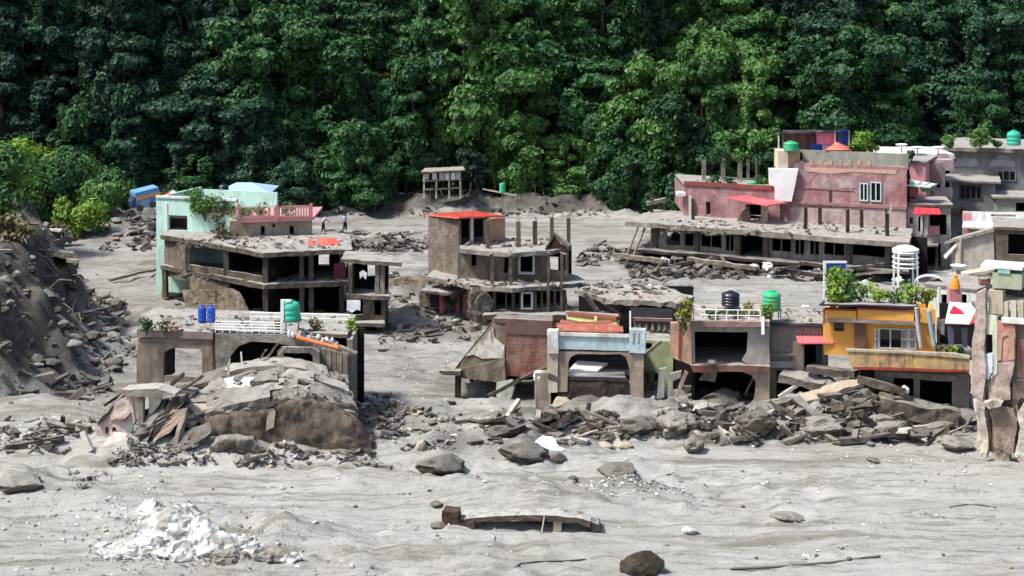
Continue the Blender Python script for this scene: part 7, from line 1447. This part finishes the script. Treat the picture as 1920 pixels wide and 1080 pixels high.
on_roof(350, 640, 124, 127, 2.75, 120, .3); on_roof(1090, 1260, 113, 119, zcave, 160, .35); on_roof(1300, 1440, 98, 102, zr2, 60, .12); on_roof(1460, 1550, 98, 102, ZR(611, 98)+.18, 50, .12); on_roof(1600, 1730, 103, 113, 3.3, 120, .25); on_roof(1300, 1430, 152, 158, ZR(350, 153), 70, .2)
shards('roof_crumbs', 'mud crumbs and small rubble lying on the flat roofs and slabs', [(1460, 1500, 840, 850, 2, .03, .05, .0)], ex, pal=((.05, .04, .033), (.24, .21, .18)), hi=.93)
ex = []
for k in range(1500):
    Y = rnd.uniform(99, 150); fx = float(np.interp(Y, FOOT_Y, FOOT_X)); x = fx+.5-abs(rnd.gauss(0, 4)); ex.append((Vector((x, Y, gz1(x, Y)+.05)), .06+.6*rnd.random()**5))
shards('bank_rubble', 'dark clods and stones over the face of the left mud bank', [(140, 230, 560, 760, 150, .08, .3, .2)], ex, pal=((.03, .025, .024), (.15, .13, .12)), hi=.96)
# pebbles: uncountable
g = np.random.default_rng(5); V = []; T = []; n = 0
base = np.array([(1, 0, 0), (-.4, .9, 0), (-.7, -.7, 0), (0, 0, .8), (.2, .1, -.6)]); tri = [(0, 1, 3), (1, 2, 3), (2, 0, 3), (1, 0, 4), (2, 1, 4), (0, 2, 4)]
N = 12000; y = 66+g.random(N)**1.3*90; x = (g.random(N)-.5)*.72*y; dens = fbm(x/7, y/3.5, 91, 3)+.35*(x < 0)-.1*(x > 6)
heap = np.array([R(1180, 0, 83).x, 82.6]); 
k_ = dens > g.random(N)*.9; x, y = x[k_], y[k_]
hx = heap[0]+g.normal(size=500)*1.6; hy = heap[1]+g.normal(size=500)*.6; x = np.concatenate([x, hx]); y = np.concatenate([y, hy])
z = gz(x, y); s = .035+.10*g.random(len(x))**2.5; th = g.random(len(x))*6.28
bx = base[None, :, 0]*np.cos(th)[:, None]-base[None, :, 1]*np.sin(th)[:, None]; by = base[None, :, 0]*np.sin(th)[:, None]+base[None, :, 1]*np.cos(th)[:, None]
V = np.stack([x[:, None]+bx*s[:, None]*1.3, y[:, None]+by*s[:, None], z[:, None]+base[None, :, 2]*s[:, None]+.02+bx*0], 2).reshape(-1, 3)
T = (np.arange(len(x))[:, None, None]*5+np.array(tri)[None]).reshape(-1, 3)
me = bpy.data.meshes.new('pebbles'); me.from_pydata(V.tolist(), [], T.tolist())
pm, n_, b_ = mk('pebble_stone'); gg = n_.nodes.new('ShaderNodeNewGeometry'); n_.links.new(mix(n_, gg.outputs['Random Per Island'], (.10, .09, .078), (.58, .57, .54)), b_.inputs['Base Color']); b_.inputs['Roughness'].default_value = .8
me.materials.append(pm); o = bpy.data.objects.new('gravel', me); COL.objects.link(o); o['kind'] = 'stuff'; o['label'] = 'small pale pebbles strewn over the mud'
# cables in the mud
for (pts, l) in (([(965, 1066), (975, 1058), (1010, 1054), (1060, 1053), (1098, 1050)], 'thin dark cable lying in the foreground mud'), ([(1780, 952), (1810, 947), (1840, 948), (1868, 953)], 'thin dark cable on the open mud at the right'), ([(1370, 1068), (1460, 1064), (1560, 1056), (1650, 1044)], 'long thin root on the mud near the lower right')):
    q = [ongr(*p)+Vector((0, 0, .03)) for p in pts]; o = MB().tube(q, .03 if 'cable' in l else .06, 6).build('cable' if 'cable' in l else 'root', ROCKD, None); tag(o, l, 'cable' if 'cable' in l else 'root')
bush('weed_tuft', 800, 850, 90.5, .6, .9, L_DRY, 'upright tuft of olive weeds in the mud left of the dark flat boulder', 'plant', leaf=.1)
rock(788, 846, 20, 22, CREAM, 'pale upright stone beside the weed tuft', name='boulder', seed=3)

# ------------------------------------------------------------------ two people on the far mud
def skin(name, verts, edges, rad, m, parent, root=0, sub=1):
    me = bpy.data.meshes.new(name); L = rootloc(parent); me.from_pydata([tuple(Vector(v)-L) for v in verts], edges, []); o = bpy.data.objects.new(name, me); COL.objects.link(o)
    md = o.modifiers.new('s', 'SKIN'); md.use_smooth_shade = True; o.modifiers.new('u', 'SUBSURF').levels = sub
    for i, r in enumerate(rad): me.skin_vertices[0].data[i].radius = (r, r); me.skin_vertices[0].data[i].use_root = (i == root)
    bpy.context.view_layer.update(); dg = bpy.context.evaluated_depsgraph_get(); nm = bpy.data.meshes.new_from_object(o.evaluated_get(dg)); o.modifiers.clear(); o.data = nm
    nm.materials.clear(); nm.materials.append(m); o.parent = parent; return o
def person(px, base, shirt, label, face, bend, pose):
    g = ongr(px, base); t = thing('person', g, label, 'person'); ca, sa = math.cos(face), math.sin(face)
    def X(f, s, z): return Vector((g.x+ca*f-sa*s, g.y+sa*f+ca*s, g.z+z-.02))     # f forward, s to the left
    hp = .93; b = bend; sh = hp+.50*math.cos(b); sf = .50*math.sin(b); hd = sh+.20*math.cos(b*1.2); hf = sf+.16*math.sin(b)+.03
    V = [X(0, 0, hp), X(sf*.5, 0, hp+.26*math.cos(b)), X(sf, 0, sh), X(sf+.04, 0, sh+.09), X(hf, 0, hd), X(hf, 0, hd+.14)]; E = [(0, 1), (1, 2), (2, 3), (3, 4), (4, 5)]; Rr = [.13, .13, .135, .055, .085, .07]
    for s in (1, -1):
        k = len(V); st = pose.get('step', .12)*s; V += [X(0, .09*s, hp-.05), X(st*.6, .10*s, .50), X(st, .10*s, .09), X(st+.16, .12*s, .04)]; E += [(0, k), (k, k+1), (k+1, k+2), (k+2, k+3)]; Rr += [.095, .065, .045, .04]
        k = len(V); ef, eh = pose['elbow'][0 if s > 0 else 1]; wf, wh = pose['wrist'][0 if s > 0 else 1]; V += [X(sf, .19*s, sh-.04), X(sf+ef, .25*s, sh-.28+eh), X(sf+wf, .20*s, sh-.5+wh), X(sf+wf*1.08, .19*s, sh-.57+wh)]; E += [(2, k), (k, k+1), (k+1, k+2), (k+2, k+3)]; Rr += [.06, .042, .03, .032]
        w = len(V)-1; pd = (V[w]-V[w-1]).normalized()
        for j in range(4): q = len(V); o_ = X(0, 0, 0)-X(0, .018*(j-1.5), 0); V += [V[w]+pd*.055+o_, V[w]+pd*(.10-.01*abs(j-1.2))+o_+Vector((0, 0, -.012))]; E += [(w, q), (q, q+1)]; Rr += [.009, .008]
        q = len(V); V += [V[w]+X(.04, 0, 0)-X(0, 0, 0)]; E += [(w-0, q)]; Rr += [.011]
    skin('body', V, E, Rr, SKIN, t)
    MB().lathe(X(hf-.015, 0, hd+.04), [(.09, -.02), (.104, .05), (.098, .11), (.06, .16)], 12).build('hair', HAIR, t)
    V2 = [X(0, 0, hp-.03), X(sf*.5, 0, hp+.27*math.cos(b)), X(sf, 0, sh-.02)]; E2 = [(0, 1), (1, 2)]; R2 = [.20, .20, .20]
    for s in (1, -1):
        k = len(V2); ef, eh = pose['elbow'][0 if s > 0 else 1]; V2 += [X(sf, .19*s, sh-.04), X(sf+ef, .25*s, sh-.28+eh)]; E2 += [(2, k), (k, k+1)]; R2 += [.10, .08]
    skin('shirt', V2, E2, R2, shirt, t)
    V3_ = [X(0, 0, hp+.04), X(0, 0, hp-.04)]; E3 = [(0, 1)]; R3 = [.165, .165]
    for s in (1, -1): k = len(V3_); st = pose.get('step', .12)*s; V3_ += [X(.01, .09*s, hp-.12), X(st*.6, .10*s, .50), X(st, .10*s, .12)]; E3 += [(1, k), (k, k+1), (k+1, k+2)]; R3 += [.135, .105, .09]
    skin('trousers', V3_, E3, R3, TROUS, t)
    for s in (1, -1): st = pose.get('step', .12)*s; MB().beam(X(st-.07, .10*s, .045), X(st+.20, .115*s, .04), .10, .085).build('shoe', ROCKD, t)
    # face
    MB().beam(X(hf+.085, 0, hd+.08), X(hf+.115, 0, hd+.045), .025, .03).build('nose', SKIN, t)
    for s in (1, -1): MB().lathe(X(hf+.085, .035*s, hd+.085), [(.006, 0), (.014, .008), (.006, .016)], 7).build('eye', HAIR, t); MB().lathe(X(hf, .088*s, hd+.05), [(.01, 0), (.02, .03), (.01, .055)], 7).build('ear', SKIN, t)
    MB().beam(X(hf+.088, .02, hd+.01), X(hf+.088, -.02, hd+.01), .01, .012).build('mouth', plain('lips', (.18, .06, .05)), t)
    return t
person(606, 433, PINKSH, 'person in a pink shirt and dark trousers bending slightly, hands forward', .25, .42, dict(elbow=((.16, .06), (.14, .04)), wrist=((.34, .10), (.36, .06)), step=.14))
person(647, 433, BLUESH, 'person in a pale blue shirt and dark trousers with one hand raised to the head', math.pi-.6, .08, dict(elbow=((.14, .30), (.05, 0)), wrist=((.16, .66), (.10, .02)), step=.08))
